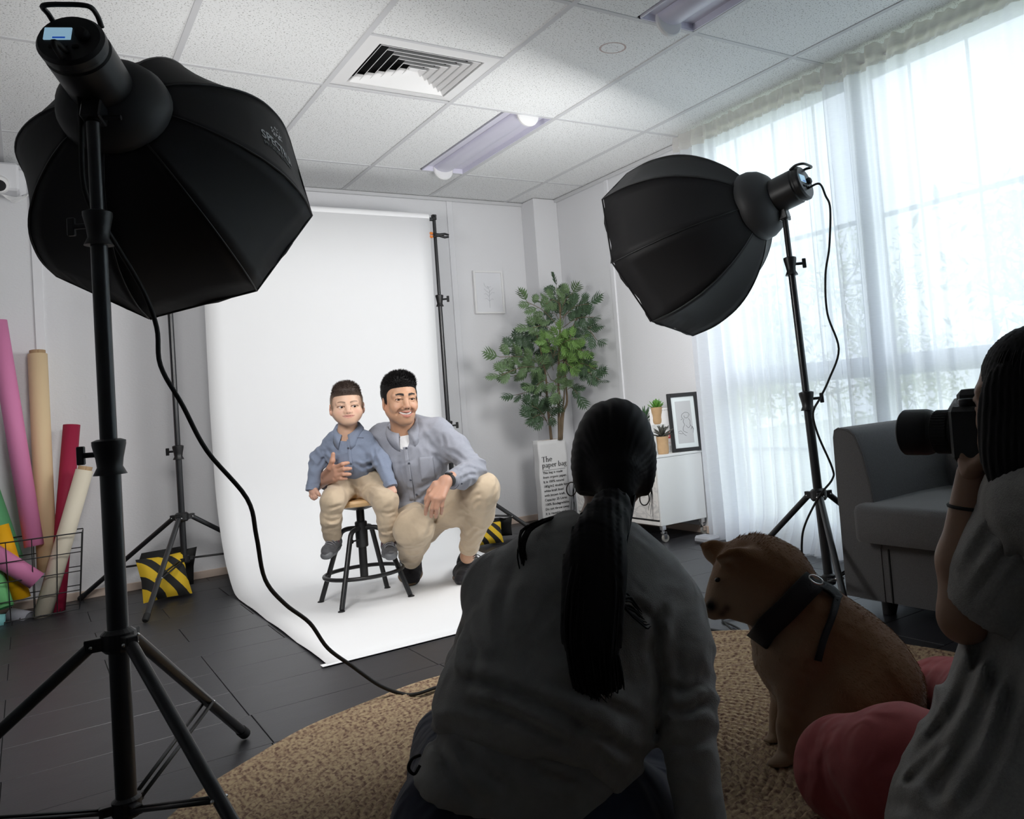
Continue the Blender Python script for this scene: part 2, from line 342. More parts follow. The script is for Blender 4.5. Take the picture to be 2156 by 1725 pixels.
def sheer(name, c, t_dir, trans):
    m = bpy.data.materials.new(name); m.use_nodes = True; nt = m.node_tree; nt.nodes.clear(); L = nt.links.new
    out = nt.nodes.new('ShaderNodeOutputMaterial'); mx = nt.nodes.new('ShaderNodeMixShader'); m2 = nt.nodes.new('ShaderNodeMixShader')
    tr = nt.nodes.new('ShaderNodeBsdfTransparent'); di = nt.nodes.new('ShaderNodeBsdfDiffuse'); tl = nt.nodes.new('ShaderNodeBsdfTranslucent')
    di.inputs[0].default_value = (*c, 1); tl.inputs[0].default_value = (*c, 1); tr.inputs[0].default_value = (.97, .98, 1, 1)
    m2.inputs[0].default_value = trans; mx.inputs[0].default_value = 1-t_dir
    tc = nt.nodes.new('ShaderNodeTexCoord'); n = nt.nodes.new('ShaderNodeTexNoise'); n.inputs['Scale'].default_value = 30; mp = nt.nodes.new('ShaderNodeMapping'); mp.inputs['Scale'].default_value = (1, 1, 8)
    L(tc.outputs['Object'], mp.inputs[0]); L(mp.outputs[0], n.inputs['Vector']); r = nt.nodes.new('ShaderNodeMapRange'); r.inputs[3].default_value = 1-t_dir*1.5; r.inputs[4].default_value = 1-t_dir*.5
    L(n.outputs[0], r.inputs[0]); L(r.outputs[0], mx.inputs[0])
    L(di.outputs[0], m2.inputs[1]); L(tl.outputs[0], m2.inputs[2]); L(tr.outputs[0], mx.inputs[1]); L(m2.outputs[0], mx.inputs[2]); L(mx.outputs[0], out.inputs[0]); return m
M['sheer'] = sheer('sheer white voile', (.90, .92, .96), .085, .70)
M['band'] = sheer('doubled voile heading', (.80, .78, .75), .12, .5)
cu = empty('sheer_curtain', (3.16, 2.3, 0), 'floor-length sheer white curtain gathered across the window', 'curtain')
CY0, CY1 = .2, 3.93
NY = 900; ys = np.linspace(CY0, CY1, NY)
def pleat(y, z):
    k = .5+.5*np.sin(y*2.3+1)
    a = (.020+.016*np.sin(y*5.1+.7))*np.sin(2*PI*y/.125+1.7*np.sin(y*3.3)) + .012*np.sin(2*PI*y/.051+2*np.sin(y*7))*k
    low = np.clip(1-z/2.3, 0, 1)
    return a*(.55+.75*low)+.010*low*np.sin(y*9+z*2.1)
def chem(z): return np.clip((.22-z)/.22, 0, 1)**2
P = []
for z in np.concatenate([[.006, .012, .03, .06], np.linspace(.1, 2.30, 34)]):
    sl = .055*np.clip(1-z/2.3, 0, 1)*np.clip((ys-3.3)/.6, 0, 1)        # bottom corner swings out
    P.append(np.stack([3.165+pleat(ys, z)-chem(z)*(.10+.05*np.sin(ys*6))*np.clip((3.6-ys)*3, .1, 1), ys-sl+.012*np.sin(2*PI*ys/.125+1)*np.clip(1-z/2.3, 0, 1), np.full(NY, z)+chem(z)*.0], -1))
o = MB().grid(P).build('voile', M['sheer'], cu, True)
P = []
for k, z in enumerate(np.linspace(2.288, 2.385, 7)):
    P.append(np.stack([3.163+pleat(ys, z)*1.2+.004*np.sin(ys*90+k), ys, np.full(NY, z)+(.006*np.sin(ys*50)+.004*np.sin(ys*113) if k == 6 else 0)], -1))
MB().grid(P).build('gathered_heading', M['band'], cu, True)
MB().cyl((3.19, CY0-.05, 2.33), (3.19, CY1+.02, 2.33), .008, n=8).build('curtain_rod', M['white'], cu)
hw = MB().box((3.07, 3.80, .022), (.045, .07, .02), bev=.012).build('power_block', mat('grey plastic', (.33, .34, .37), .5)); tag(hw, 'small light grey plastic block on the floor at the curtain hem', 'adapter')
M['grass'] = mat('lawn', (.44, .46, .36), .9, var=.4, vscale=3)
tag(MB().box((14, 3, -.5), (10.4, 16, .05)).build('lawn', M['grass']), 'green lawn outside the window', kind='structure')
M['bark'] = mat('bark', (.34, .30, .27), .9, bump=.4, bscale=30)
def leafmat(name, c):
    m = mat(name, c, .6, var=.4, vscale=2); return m
M['leafout'] = leafmat('garden leaf', (.60, .64, .38))
def garden_tree(x, y, h, spread, label, seed):
    R = random.Random(seed); rn = np.random.default_rng(seed)
    e = empty('garden_tree', (x, y, -.45), label, 'tree', 'trees outside the window')
    b = MB(); tips = []
    def grow(p, d, l, r, lev):
        q = p+d*l; mid = (p+q)/2+rn.normal(0, .05*l, 3); b.tube(curve_pts([p, mid, q], 6), np.linspace(r, r*.65, 7), 6)
        tips.append((q, lev))
        if lev >= 4: return
        for k in range(3 if lev else 5):
            nd = unit(d*.7+rn.normal(0, .6, 3)*spread+np.array([0, 0, .12])); grow(p+(q-p)*R.uniform(.55, 1), nd, l*R.uniform(.55, .8), r*.6, lev+1)
    grow(np.array([x, y, -.45]), unit([rn.normal(0, .1), rn.normal(0, .15), 1]), h*.33, .09, 0)
    b.build('branches', M['bark'], e, True)
    V = []; F = []
    for q, lev in tips:
        if lev < 3: continue
        for k in range(26):
            c = q+rn.normal(0, .22, 3); u = unit(rn.normal(0, 1, 3)); v = unit(np.cross(u, rn.normal(0, 1, 3))); s = R.uniform(.04, .09); n0 = len(V)
            V += [c-u*s, c+v*s*.35, c+u*s, c-v*s*.35]; F.append((n0, n0+1, n0+2, n0+3))
    o = link_mesh('leaves', V, F, M['leafout'], e, False); o['kind'] = 'stuff'
garden_tree(5.9, 3.3, 3.2, .8, 'leafy tree seen through the curtain, behind the photographer', 3)
garden_tree(10.2, 4.4, 4.6, 1.0, 'tall tree farther back beyond the window, near the frame edge', 5)
garden_tree(6.6, 7.4, 3.4, .9, 'tree seen faintly through the curtain, behind the smaller lit softbox', 8)
garden_tree(13.5, 10.5, 5.0, 1.1, 'farthest garden tree beyond the window', 12)
# camera-like device high on the left of the back wall
e = empty('wall_speaker', (-.05, 5.66, 2.2), 'white wall device with dark lens and loose wires, cut by the left edge', 'wall device')
b = MB(); b.box((-.28, 5.66, 2.295), (.30, .08, .075), bev=.012); b.build('box_cover', M['batten'], e)
MB().lathe((-.075, 5.60, 2.25), [(.02, -.05), (.045, -.05), (.05, -.03), (.05, .03), (.04, .045)], (.3, -1, -.2), 20).build('lens_barrel', M['white'], e, auto=35)
MB().sphere((-.065, 5.555, 2.235), .03, 10).build('lens', M['dark'], e, True)
for k in range(4):
    MB().tube(curve_pts([(-.06, 5.60, 2.20), (0, 5.62, 2.190-.008*k), (.035+.01*k, 5.68, 2.215+.006*k), (.03, 5.73, 2.23)], 14), .0022, 6).build('wire', M['white'], e, True)
# ================================================================ lighting kit
def sb_prof(L, R, k):
    p = [(.115, L), (.140, L-.012), (.185, L-.045), (.240, L-.10), (.288, L-.165), (.322, L-.235), (.342, L-.31), (.350, L-.37)]
    return [(r*R/.35, t if i == 0 else L-(L-t)*k) for i, (r, t) in enumerate(p)]+[(R, 0)]
def softbox(c, n, phase, L, dback, R, name, label, screen_up, k=1., hk=1.):
    """octagonal softbox with a flash head on its back; c = rim centre, n = aim"""
    a = unit(np.cross(n, [0, 0, 1])); b = np.cross(a, n)
    pole = c-n*dback
    e = empty(name, pole, label, 'softbox', 'octagonal softboxes on stands')
    prof = sb_prof(L, R, k)
    rim = [c+R*(a*math.cos(phase+i*PI/4)+b*math.sin(phase+i*PI/4)) for i in range(8)]
    for i in range(8):
        t0, t1 = phase+i*PI/4, phase+(i+1)*PI/4; P = []
        for r, t in prof:
            p0 = c-n*t+r*(a*math.cos(t0)+b*math.sin(t0)); p1 = c-n*t+r*(a*math.cos(t1)+b*math.sin(t1)); row = []
            for s in np.linspace(0, 1, 9):
                sag = 4*s*(1-s)*(-.012 if t > .02 else 0)*(r/.3); q = p0+(p1-p0)*s; o_ = unit(q-(c-n*t)); row.append(q+o_*sag+(n*(-.010)*math.sin(s*PI*3+i) if t == 0 else 0))
            P.append(row)
        thick(MB().grid(P).build('fabric_panel', M['nylon'], e, True), .002)
        MB().tube(curve_pts([c-n*t+r*1.004*(a*math.cos(t0)+b*math.sin(t0)) for r, t in prof], 24), .0028, 6).build('seam', M['black'], e, True)
    MB().tube(rim, .004, 6, closed=True).build('rim', M['nylon'], e, True)
    f = [c-n*.006]+[p-(p-c)*.02-n*.006 for p in rim]
    o = link_mesh('diffuser', f, [(0, i+1, (i+1) % 8+1) for i in range(8)], M['glow'], e, False); o['label'] = 'glowing white front diffuser'
    MB().lathe(c-n*L, [(r*k, h*k) for r, h in ((.125, .015), (.134, 0), (.132, -.03), (.118, -.062), (.095, -.085), (.070, -.098))], n, 36).build('reflector_dome', M['dome'], e, auto=40)
    h0 = c-n*(L+.075*k); h1 = h0-n*.165
    head = MB().lathe(h0, [(r*hk, h) for r, h in ((.070, .01), (.073, -.0), (.073, -.125), (.069, -.13), (.069, -.137), (.073, -.142), (.073, -.158), (.066, -.166))], n, 36).build('flash_head', M['black'], e, auto=35)
    x, y = a*(-1), b      # seen from behind: x to the right, y up
    x = unit(np.cross(-n, b))*1.0; x = -x if x@CR < 0 else x
    back = h1-n*.0015
    MB().box(back+y*.012-x*.022, (.026, .016, .002), (x, y, n), bev=.001).build('screen', M['screen'], head)
    MB().box(back-n*.0022+y*.000-x*.018, (.012, .0018, .0006), (x, y, n)).build('screen_bar', M['screenblue'], head)
    MB().lathe(back+x*.026+y*.006, [(.014, .0), (.014, -.012), (.010, -.016)], n, 16).build('dial', M['rubber'], head, auto=30)
    for k in range(3): MB().box(back-y*.022+x*(-.03+.022*k), (.006, .004, .003), (x, y, n), bev=.001).build('button', M['rubber'], head)
    up = screen_up
    MB().tube(curve_pts([h1+n*.03+up*.060+x*.044, h1-n*.000+up*.066+x*.046, h1-n*.030+up*.060+x*.042, h1-n*.036+up*.058, h1-n*.030+up*.060-x*.042, h1-n*.000+up*.066-x*.046, h1+n*.03+up*.060-x*.044], 30), .0055, 8).build('handle', M['black'], head, True)
    # tilting bracket under the head
    m = h0-n*.03; b_ = MB(); b_.box(m-up*.085, (.020, .022, .022), (x, unit(np.cross(n, x)), n), bev=.003); b_.cyl(m-up*.07, m-up*.11, .016)
    b_.build('bracket', M['blackmetal'], e)
    MB().tube([m-up*.098-x*.02, m-up*.098+x*.055], .006, 10).build('tilt_lever', M['blackmetal'], e)
    return e, m-up*.11, h1, x, b
def light_stand(foot, top, name, label, hub_z, leg_az, leg_r, collars, pole_r=(.0175, .0145, .0115), spig=None, brace_z=.1, group='black studio light stands'):
    e = empty(name, (foot[0], foot[1], 0), label, 'light stand', group)
    f = np.array([foot[0], foot[1], 0.]); t = np.asarray(top, float); ax = unit(t-np.array([foot[0], foot[1], brace_z]))
    at = lambda z: np.array([foot[0], foot[1], brace_z])+ax*((z-brace_z)/ax[2])
    zs = [brace_z]+list(collars)+[t[2]]
    for k in range(len(zs)-1): MB().cyl(at(zs[k]-.02 if k else zs[k]), at(zs[k+1]), pole_r[min(k, 2)], n=20).build('pole', M['blackmetal'], e, auto=40)
    for k, z in enumerate(collars):
        r = pole_r[min(k, 2)]; b = MB(); b.lathe(at(z), [(r+.012, -.045), (r+.004, -.028), (r+.006, -.01), (r+.012, .02), (r+.012, .028), (r+.002, .032)], ax, 20); cl_ = b.build('collar', M['black'], e, auto=35)
        x = unit(np.cross(ax, CF)); s = (-1 if x@CR > 0 else 1)*(1 if foot[0] < 1 else -1)
        b = MB(); b.cyl(at(z)+s*x*r, at(z)+s*x*(r+.035), .006, n=10); b.box(at(z)+s*x*(r+.042), (.008, .005, .020), (x, np.cross(ax, x), ax), bev=.002); b.build('knob', M['black'], cl_)
    hub = at(hub_z); b = MB(); b.lathe(hub, [(.026, -.028), (.033, -.02), (.033, .012), (.024, .02)], ax, 20)
    for az in leg_az: d = np.array([math.cos(az), math.sin(az), 0]); b.box(hub+d*.040-ax*.006, (.022, .012, .014), (d, np.cross(ax, d), ax), bev=.002)
    b.build('leg_hub', M['black'], e)
    br = at(brace_z); b = MB(); b.lathe(br, [(.024, -.022), (.028, -.014), (.028, .014), (.02, .02)], ax, 20)
    for az in leg_az: d = np.array([math.cos(az), math.sin(az), 0]); b.box(br+d*.032, (.018, .010, .010), (d, np.cross(ax, d), ax), bev=.002)
    b.build('brace_hub', M['black'], e)
    for i, az in enumerate(leg_az):
        d = np.array([math.cos(az), math.sin(az), 0]); R_ = leg_r[i] if hasattr(leg_r, '__len__') else leg_r
        p0 = hub+d*.05-ax*.008; p1 = np.array([foot[0], foot[1], .012])+d*R_
        lg = MB().cyl(p0, p1, .0125, n=14).build('leg', M['blackmetal'], e, auto=40)
        u = unit(p1-p0); MB().tube([p1-u*.035, p1-u*.002, p1+u*.004], [.0145, .0145, .011], 14).build('rubber_foot', M['rubber'], lg, auto=40)
        q = p0+(p1-p0)*.62; sd = np.cross(u, ax); sd = unit(sd); st = br+d*.042
        for s in (-1, 1): MB().tube([st+sd*s*.009, q+sd*s*.012], .0045, 8, flat=1.).build('brace', M['black'], lg, True)
        for pt in (q, p0): MB().tube([pt-sd*.0165, pt-sd*.0145, pt+sd*.0145, pt+sd*.0165], [.002, .0042, .0042, .002], 8).build('rivet', M['chrome'], lg, True)
    return e, at

up_l = unit(np.array([0, 0, 1])-SN_L*SN_L[2]); up_r = unit(np.array([0, 0, 1])-SN_R*SN_R[2])
sbl, mount, back_l, xl, bl = softbox(SB_L, SN_L, .638, .40, .49, .35, 'softbox', 'large black octagonal softbox nearest the left edge, its display lit', up_l, .90, .90)
lst, _ = light_stand((mount[0]-.004, mount[1]+.012), mount, 'light_stand', 'thick black tripod stand carrying the larger softbox', .445, [math.radians(a) for a in (57, -70, 177)], [.585, .56, .56], [.84, 1.34], (.020, .0165, .013), brace_z=.09)
sbr, mountr, back_r, xr, br_ = softbox(SB_R, SN_R, 1.761, .515, .64, .40, 'softbox', 'smaller-looking black octagonal softbox in front of the sheer curtain', up_r, 1.12)
rst, atR = light_stand((2.515, 2.37), mountr, 'light_stand', 'slim black tripod stand between the dog and the curtain', .42, [math.radians(a) for a in (97, 230, -8)], [.55, .55, .55], [.80, 1.36], (.0185, .015, .012), brace_z=.085)
def softmark():
    c, n, L = SB_L, SN_L, .40; a = unit(np.cross(n, [0, 0, 1])); b = np.cross(a, n); t0, t1 = .638+7*PI/4, .638+2*PI
    prof = sb_prof(L, .35, .90); rs = np.array([p[0] for p in prof])[::-1]; ts = np.array([p[1] for p in prof])[::-1]
    def mk(tA, tB, s0, sh):
        def f(V):
            out = []; wx = max(V[:, 0].max(), 1e-6)
            for x, y, z in V:
                t = tA+(tB-tA)*x/wx; r = np.interp(t, ts, rs); s = s0+sh*y
                p0 = c-n*t+r*(a*math.cos(t0)+b*math.sin(t0)); p1 = c-n*t+r*(a*math.cos(t1)+b*math.sin(t1)); q = p0+(p1-p0)*s; o_ = unit(q-(c-n*t))
                out.append(q+o_*(.0035-4*s*(1-s)*.012*r/.3+z))
            return np.array(out)
        return f
    M['silverprint'] = mat('pale grey print', (.62, .62, .63), .6)
    text('lettering', 'SPECTRUM', M['silverprint'], sbl, None, None, None, 1., map_fn=mk(.215, .045, .47, .17), bold=.01)
    text('small_lettering', 'PROFESSIONAL', mat('dim grey print', (.22, .22, .225), .7), sbl, None, None, None, 1., map_fn=mk(.215, .09, .37, .08))
    R = random.Random(4); f = mk(.17, .10, .66, .30); f0 = f; V = []; F = []
    for i in range(46):                       # burst of dots over the word
        rr = R.uniform(.1, .5); th = R.uniform(.1, PI-.1); x, y = .5+rr*math.cos(th)*1.0, rr*math.sin(th)*.9; s = R.uniform(.02, .05)
        n0 = len(V); V += [(x+s*math.cos(k*PI/3), y+s*math.sin(k*PI/3), .0004) for k in range(6)]; F.append(tuple(range(n0, n0+6)))
    V.append((1., 0, 0)); o = link_mesh('dotted_emblem', f(np.array(V))[:-1], F, M['silverprint'], sbl, False)
softmark()
# ---------------------------------------------------------------- cables
def cable(name, pts, r, label, n=140, m='rubber'):
    return tag(MB().tube(curve_pts(pts, n), r, 8).build(name, M[m], None, True), label, 'cable')
D = SB_L
pts = [back_l+up_l*(-.035)-SN_L*0, back_l-up_l*.06-SN_L*.05, atd(166, 200, 1.86), atd(178, 400, 1.88), atd(235, 500, 1.95), atd(300, 610, 2.02), atd(330, 690, 2.05), atd(338, 770, 2.05), atd(385, 855, 2.06), atd(436, 950, 2.08), atd(520, 1050, 2.12), atd(540, 1130, 2.18), atd(558, 1220, 2.26), atd(600, 1272, 2.36),
       atd(652, 1312, 2.44), atd(690, 1365, 2.50), atd(740, 1402, 2.56), atd(800, 1444, 2.60), atz(850, 1462, .010), atz(880, 1461, .022), atz(930, 1446, .022), atz(985, 1450, .022), atz(1060, 1470, .022)]
cable('power_cable', pts, .0055, 'long black power cable hanging from the larger softbox down to the rug')
b0 = back_r-up_r*.03
pts = [b0+SN_R*.005, b0-SN_R*.05+xr*.01, atd(1738, 412, 3.42), atd(1748, 440, 3.42), atd(1746, 520, 3.42), atd(1738, 580, 3.42), atd(1742, 660, 3.42), atd(1766, 735, 3.42), atd(1745, 800, 3.40), atd(1727, 838, 3.38), atd(1712, 870, 3.36), atd(1722, 915, 3.37), atd(1752, 985, 3.39), atd(1752, 1010, 3.39), atd(1725, 1045, 3.345), atd(1695, 1105, 3.36), atd(1688, 1150, 3.40), atz(1690, 1225, .006), atz(1660, 1265, .006), atz(1600, 1285, .006)]
cable('power_cable', pts, .0045, 'thin black cable dangling beside the slim stand at the curtain')
pts = [atz(1550, 1300, .006), atz(1524, 1303, .006), atz(1523, 1309, .006), atz(1540, 1316, .006), atz(1557, 1325, .006), atz(1556, 1331, .006), atz(1545, 1329, .007), atz(1530, 1316, .012), atz(1524, 1311, .016)]
cable('strap_loop', pts, .004, 'small black cord loop lying on the floor under the dog muzzle', 60)
# ---------------------------------------------------------------- white paper backdrop
M['paper'] = mat('white seamless paper', (.90, .905, .915), .75, spec=.2)
PX0, PX1, PYB = .822, 2.152, 5.30
bd = empty('paper_backdrop', ((PX0+PX1)/2, 4.2, 0), 'white seamless paper backdrop hanging from a roll and sweeping across the floor', 'backdrop')
prof = [(PYB-.036, 2.13), (PYB-.036, 1.6), (PYB-.035, 1.0), (PYB-.03, .62)]
for k in range(1, 15):
    t = PI/2*k/14; prof.append((PYB-.03-.46*(1-math.cos(t)), .0035+.62*(1-math.sin(t))**1.0))
for y in np.linspace(4.6, 3.225, 14): prof.append((y, .0035))
xs = np.linspace(PX0, PX1, 16); P = []
for k, (y, z) in enumerate(prof):
    lf = .0
    if z < .2: lf = .0
    edge = .006*np.exp(-((xs-PX0)/.06)**2)*abs(math.sin(y*6)) if z < .01 else 0*xs
    P.append(np.stack([xs+(-.012*(1-abs(2*z/2.2-1)) if z > .1 else -.03*0)*np.ones(16), np.full(16, y), np.full(16, z)+edge], -1))
thick(MB().grid(P).build('paper_sheet', M['paper'], bd, True), .0012, 0)
MB().cyl((PX0, PYB, 2.132), (PX1, PYB, 2.132), .037, n=28).build('paper_roll', M['paper'], bd, auto=40)
MB().cyl((PX0-.16, PYB, 2.132), (PX1+.035, PYB, 2.132), .012, n=14).build('crossbar', M['blackmetal'], bd, auto=40)
a_, b_ = atz(684, 1408, .0048), atz(980, 1334, .0048); u = unit(b_-a_)*1; nrm_ = np.array([-u[1], u[0], 0])
tag(MB().box((np.array([.805, 3.222, .0052])+np.array([2.2, 3.222, .0052]))/2, (.70, .017, .0006)).build('tape_strip', M['paper']), 'white tape strip holding down the front edge of the backdrop paper', 'tape')
def back_stand(x, y, label, azs, top, mirror=1):
    e, at = light_stand((x, y), (x, y, top), 'backdrop_stand', label, .42, [math.radians(a) for a in azs], .62, [.77, 1.60], (.0155, .0135, .011), brace_z=.19, group='black backdrop stands')
    b = MB(); b.box((x, y, top+.005), (.014, .014, .018), bev=.003); b.cyl((x-.0*mirror, y-.03, top+.012), (x, y+.03, top+.012), .007); b.build('crossbar_mount', M['black'], e)
    return e
bsl = back_stand(.648, 5.27, 'left black backdrop stand with a striped sandbag over its brace', (247, 137, 15), 2.12)
bsr = back_stand(2.197, 5.30, 'right black backdrop stand rising behind the squatting man', (40, 160, -50), 2.14)
e = empty('spring_clamp', (2.20, 5.28, 2.02), 'black spring clamp with orange tips gripping the right backdrop stand', 'clamp')
b = MB(); b.tube([(2.165, 5.27, 2.030), (2.21, 5.265, 2.022), (2.25, 5.262, 2.030), (2.275, 5.26, 2.024)], [.007, .011, .008, .006], 10); b.tube([(2.165, 5.27, 2.010), (2.21, 5.268, 2.020), (2.25, 5.265, 2.008), (2.275, 5.262, 2.012)], [.007, .010, .008, .006], 10); b.build('jaws', M['black'], e, True)
for z in (2.031, 2.009): MB().box((2.157, 5.27, z), (.011, .010, .008), bev=.003).build('tip', M['orange'], e)
# ---------------------------------------------------------------- sandbags
def stripes():
    m = mat('black and yellow striped canvas', (.8, .55, .02), .8); nt = m.node_tree; L = nt.links.new; b = nt.nodes['Principled BSDF']
    uv = nt.nodes.new('ShaderNodeAttribute'); uv.attribute_name = 'st'; sp = nt.nodes.new('ShaderNodeSeparateXYZ'); L(uv.outputs['Vector'], sp.inputs[0])
    ad = nt.nodes.new('ShaderNodeMath'); ad.operation = 'MULTIPLY_ADD'; ad.inputs[1].default_value = .8; L(sp.outputs[1], ad.inputs[0]); L(sp.outputs[0], ad.inputs[2])
    fr = nt.nodes.new('ShaderNodeMath'); fr.operation = 'FRACT'; L(ad.outputs[0], fr.inputs[0])
    gt = nt.nodes.new('ShaderNodeMath'); gt.operation = 'GREATER_THAN'; gt.inputs[1].default_value = .45; L(fr.outputs[0], gt.inputs[0])
    mx = nt.nodes.new('ShaderNodeMix'); mx.data_type = 'RGBA'; mx.inputs[6].default_value = (.014, .014, .014, 1); mx.inputs[7].default_value = (.72, .47, .02, 1); L(gt.outputs[0], mx.inputs[0]); L(mx.outputs[2], b.inputs['Base Color']); return m
M['stripes'] = stripes(); M['canvas'] = mat('black canvas', (.012, .012, .012), .9)
def pouch(name, c, ux, uz, un, w, h, t, m, e, fr=4.):
    nu, nv = 15, 13; V = []; F = []; st = []
    for s in (1, -1):
        n0 = len(V)
        for i in range(nu):
            for j in range(nv):
                u, v = 2*i/(nu-1)-1, 2*j/(nv-1)-1; bul = max(0, (1-u**4)*(1-v**4))**.6
                pin = 1-.08*(1-abs(v))*abs(u)
                V.append(c+ux*w/2*u*pin+uz*h/2*v*(1-.06*(1-abs(u)))+un*s*(t/2*bul+.004*math.sin(7*u+3*v)*bul)); st.append((u*fr/4+.3, v*fr/4+.1*math.sin(3*u), 0))
        for i in range(nu-1):
            for j in range(nv-1):
                q = (n0+i*nv+j, n0+(i+1)*nv+j, n0+(i+1)*nv+j+1, n0+i*nv+j+1); F.append(q if s > 0 else q[::-1])
    o = link_mesh(name, V, F, m, e, True); at_ = o.data.attributes.new('st', 'FLOAT_VECTOR', 'POINT'); at_.data.foreach_set('vector', np.array(st, float).ravel()); return o
def sandbag(c, label, ux, w=.22, h=.22, m1='stripes', m2='canvas', front=.085, back=.075):
    c = np.array(c, float); ux = unit(ux); z = np.array([0, 0, 1.]); n = np.cross(ux, z); n = n if n@CF < 0 else -n
    e = empty('sandbag', (c[0], c[1], 0), label, 'sandbag', 'striped sandbags on the backdrop stands')
    zf = unit(z+n*-.45); pouch('front_pouch', c+n*front+z*(h/2+.005), ux, zf, unit(np.cross(ux, zf))*(1 if np.cross(ux, zf)@n > 0 else -1), w, h, .085, M[m1], e)
    zb = unit(z+n*.4); pouch('rear_pouch', c-n*back+ux*.10+z*(h/2+.01), ux, zb, n, w*.9, h*.98, .08, M[m2], e)
    b = MB(); P = [[c+n*(front-.06)+z*h*.93+ux*s, c+z*(h*1.06)+ux*(s+.02), c-n*(back-.05)+z*h*.96+ux*(s+.06)] for s in (-w*.42, w*.42)]
    thick(MB().grid(P).build('saddle', M['canvas'], e, True), .006); return e
sandbag((.53, 5.30, 0), 'yellow and black striped sandbag slung over the left backdrop stand', (1, .18, 0), .23, .235)
sandbag((2.33, 5.12, 0), 'striped sandbag mostly hidden behind the man by the right backdrop stand', (1, -.3, 0), .17, .14)
# ---------------------------------------------------------------- stool
M['pine'] = mat('pale varnished wood', (.62, .40, .19), .4, var=.18, vscale=9, stretch=(1, 9, 1))
SX, SY = 1.262, 4.187
st = empty('swivel_stool', (SX, SY, 0), 'round wooden stool on black steel legs that the boy sits on', 'stool')
MB().lathe((SX, SY, .455), [(.13, .0), (.152, .006), (.158, .02), (.152, .032), (.12, .034)], n=40).build('seat', M['pine'], st, auto=40)
MB().lathe((SX, SY, .432), [(.03, -.0), (.075, .012), (.10, .023)], n=28).build('seat_plate', M['black'], st, auto=40)
b = MB(); b.cyl((SX, SY, .115), (SX, SY, .44), .0185, n=18); b.build('screw_post', M['black'], st, auto=40)
MB().lathe((SX, SY, .255), [(.026, 0), (.028, .004), (.028, .118), (.024, .122)], n=20).build('sleeve', M['black'], st, auto=40)
MB().tube([(SX-.02, SY-.02, .292), (SX-.05, SY-.035, .292), (SX-.056, SY-.037, .292)], [.004, .004, .011], 10).build('set_screw', M['black'], st, auto=30)
feet = [(1.095, 4.335), (1.102, 4.025), (1.429, 4.038), (1.421, 4.349)]
for fx, fy in feet:
    d = unit([fx-SX, fy-SY, 0]); rr = math.hypot(fx-SX, fy-SY); c0 = np.array([SX, SY, 0.])
    pts = [c0+d*.02+np.array([0, 0, .345]), c0+d*.07+np.array([0, 0, .343]), c0+d*.098+np.array([0, 0, .330]), c0+d*.112+np.array([0, 0, .305]), c0+d*(rr-.004)+np.array([0, 0, .012])]
    p2 = np.vstack([curve_pts(pts[:4], 16), [pts[4]]])
    lg = MB().tube(p2, .0115, 12).build('leg', M['black'], st, auto=45)
    MB().lathe((fx, fy, 0), [(.013, 0), (.016, .002), (.015, .008), (.007, .013)], n=14).build('glide', M['black'], lg, auto=30)
rz = .135; R0 = .112+(.225-.112)*(.305-rz)/.293
ring = []
for k in range(48):
    a = 2*PI*k/48; ring.append((SX+(R0+.0)*math.cos(a), SY+(R0)*math.sin(a), rz))
MB().tube(ring, .0095, 10, closed=True).build('foot_ring', M['black'], st, True)
# ================================================================ furniture and small things
# ---------------------------------------------------------------- round jute rug
M['jute'] = mat('braided jute', (.30, .225, .135), .95, var=.55, vscale=18, bump=.7, bscale=160)
def jute():
    m = M['jute']; nt = m.node_tree; L = nt.links.new; b = nt.nodes['Principled BSDF']
    tc = nt.nodes.new('ShaderNodeTexCoord'); n = nt.nodes.new('ShaderNodeTexNoise'); n.inputs['Scale'].default_value = 85; n.inputs['Detail'].default_value = 3; L(tc.outputs['Object'], n.inputs['Vector'])
    r = nt.nodes.new('ShaderNodeValToRGB'); e = r.color_ramp.elements; e[0].position = .36; e[0].color = (.18, .105, .072, 1); e[1].position = .60; e[1].color = (.50, .375, .225, 1)
    k = e.new(.45); k.color = (.33, .22, .14, 1); L(n.outputs[0], r.inputs[0]); L(r.outputs[0], b.inputs['Base Color'])
jute()
RC, RR = np.array([1.12, 1.63, 0]), 1.115
n_t, nth = 54, 230; V = []; F = []
for i in range(n_t+1):
    for h in ((0,) if i == n_t else (0, 1)):
        pass
prof = []
for i in range(n_t):
    r0, r1 = RR*i/n_t, RR*(i+1)/n_t; w = r1-r0; prof += [(r0+w*.04, .0065), (r0+w*.28, .0125), (r0+w*.72, .0125)]
prof += [(RR, .006), (RR-.002, .0005)]
nr = len(prof)
for i, (r, z) in enumerate(prof):
    for k in range(nth):
        a = 2*PI*k/nth; c_ = int(i/3); V.append((RC[0]+(r+.0015*math.sin(a*9+c_))*math.cos(a), RC[1]+r*math.sin(a), z+(.0020*math.sin(a*max(6, int(r*2*PI/.028))+c_*1.7) if z > .009 else 0)))
for i in range(nr-1):
    for k in range(nth): F.append((i*nth+k, (i+1)*nth+k, (i+1)*nth+(k+1) % nth, i*nth+(k+1) % nth))
F.append(tuple(range(nth)))
tag(link_mesh('round_rug', V, F, M['jute']), 'large round braided jute rug the women and the dog sit on', 'rug')
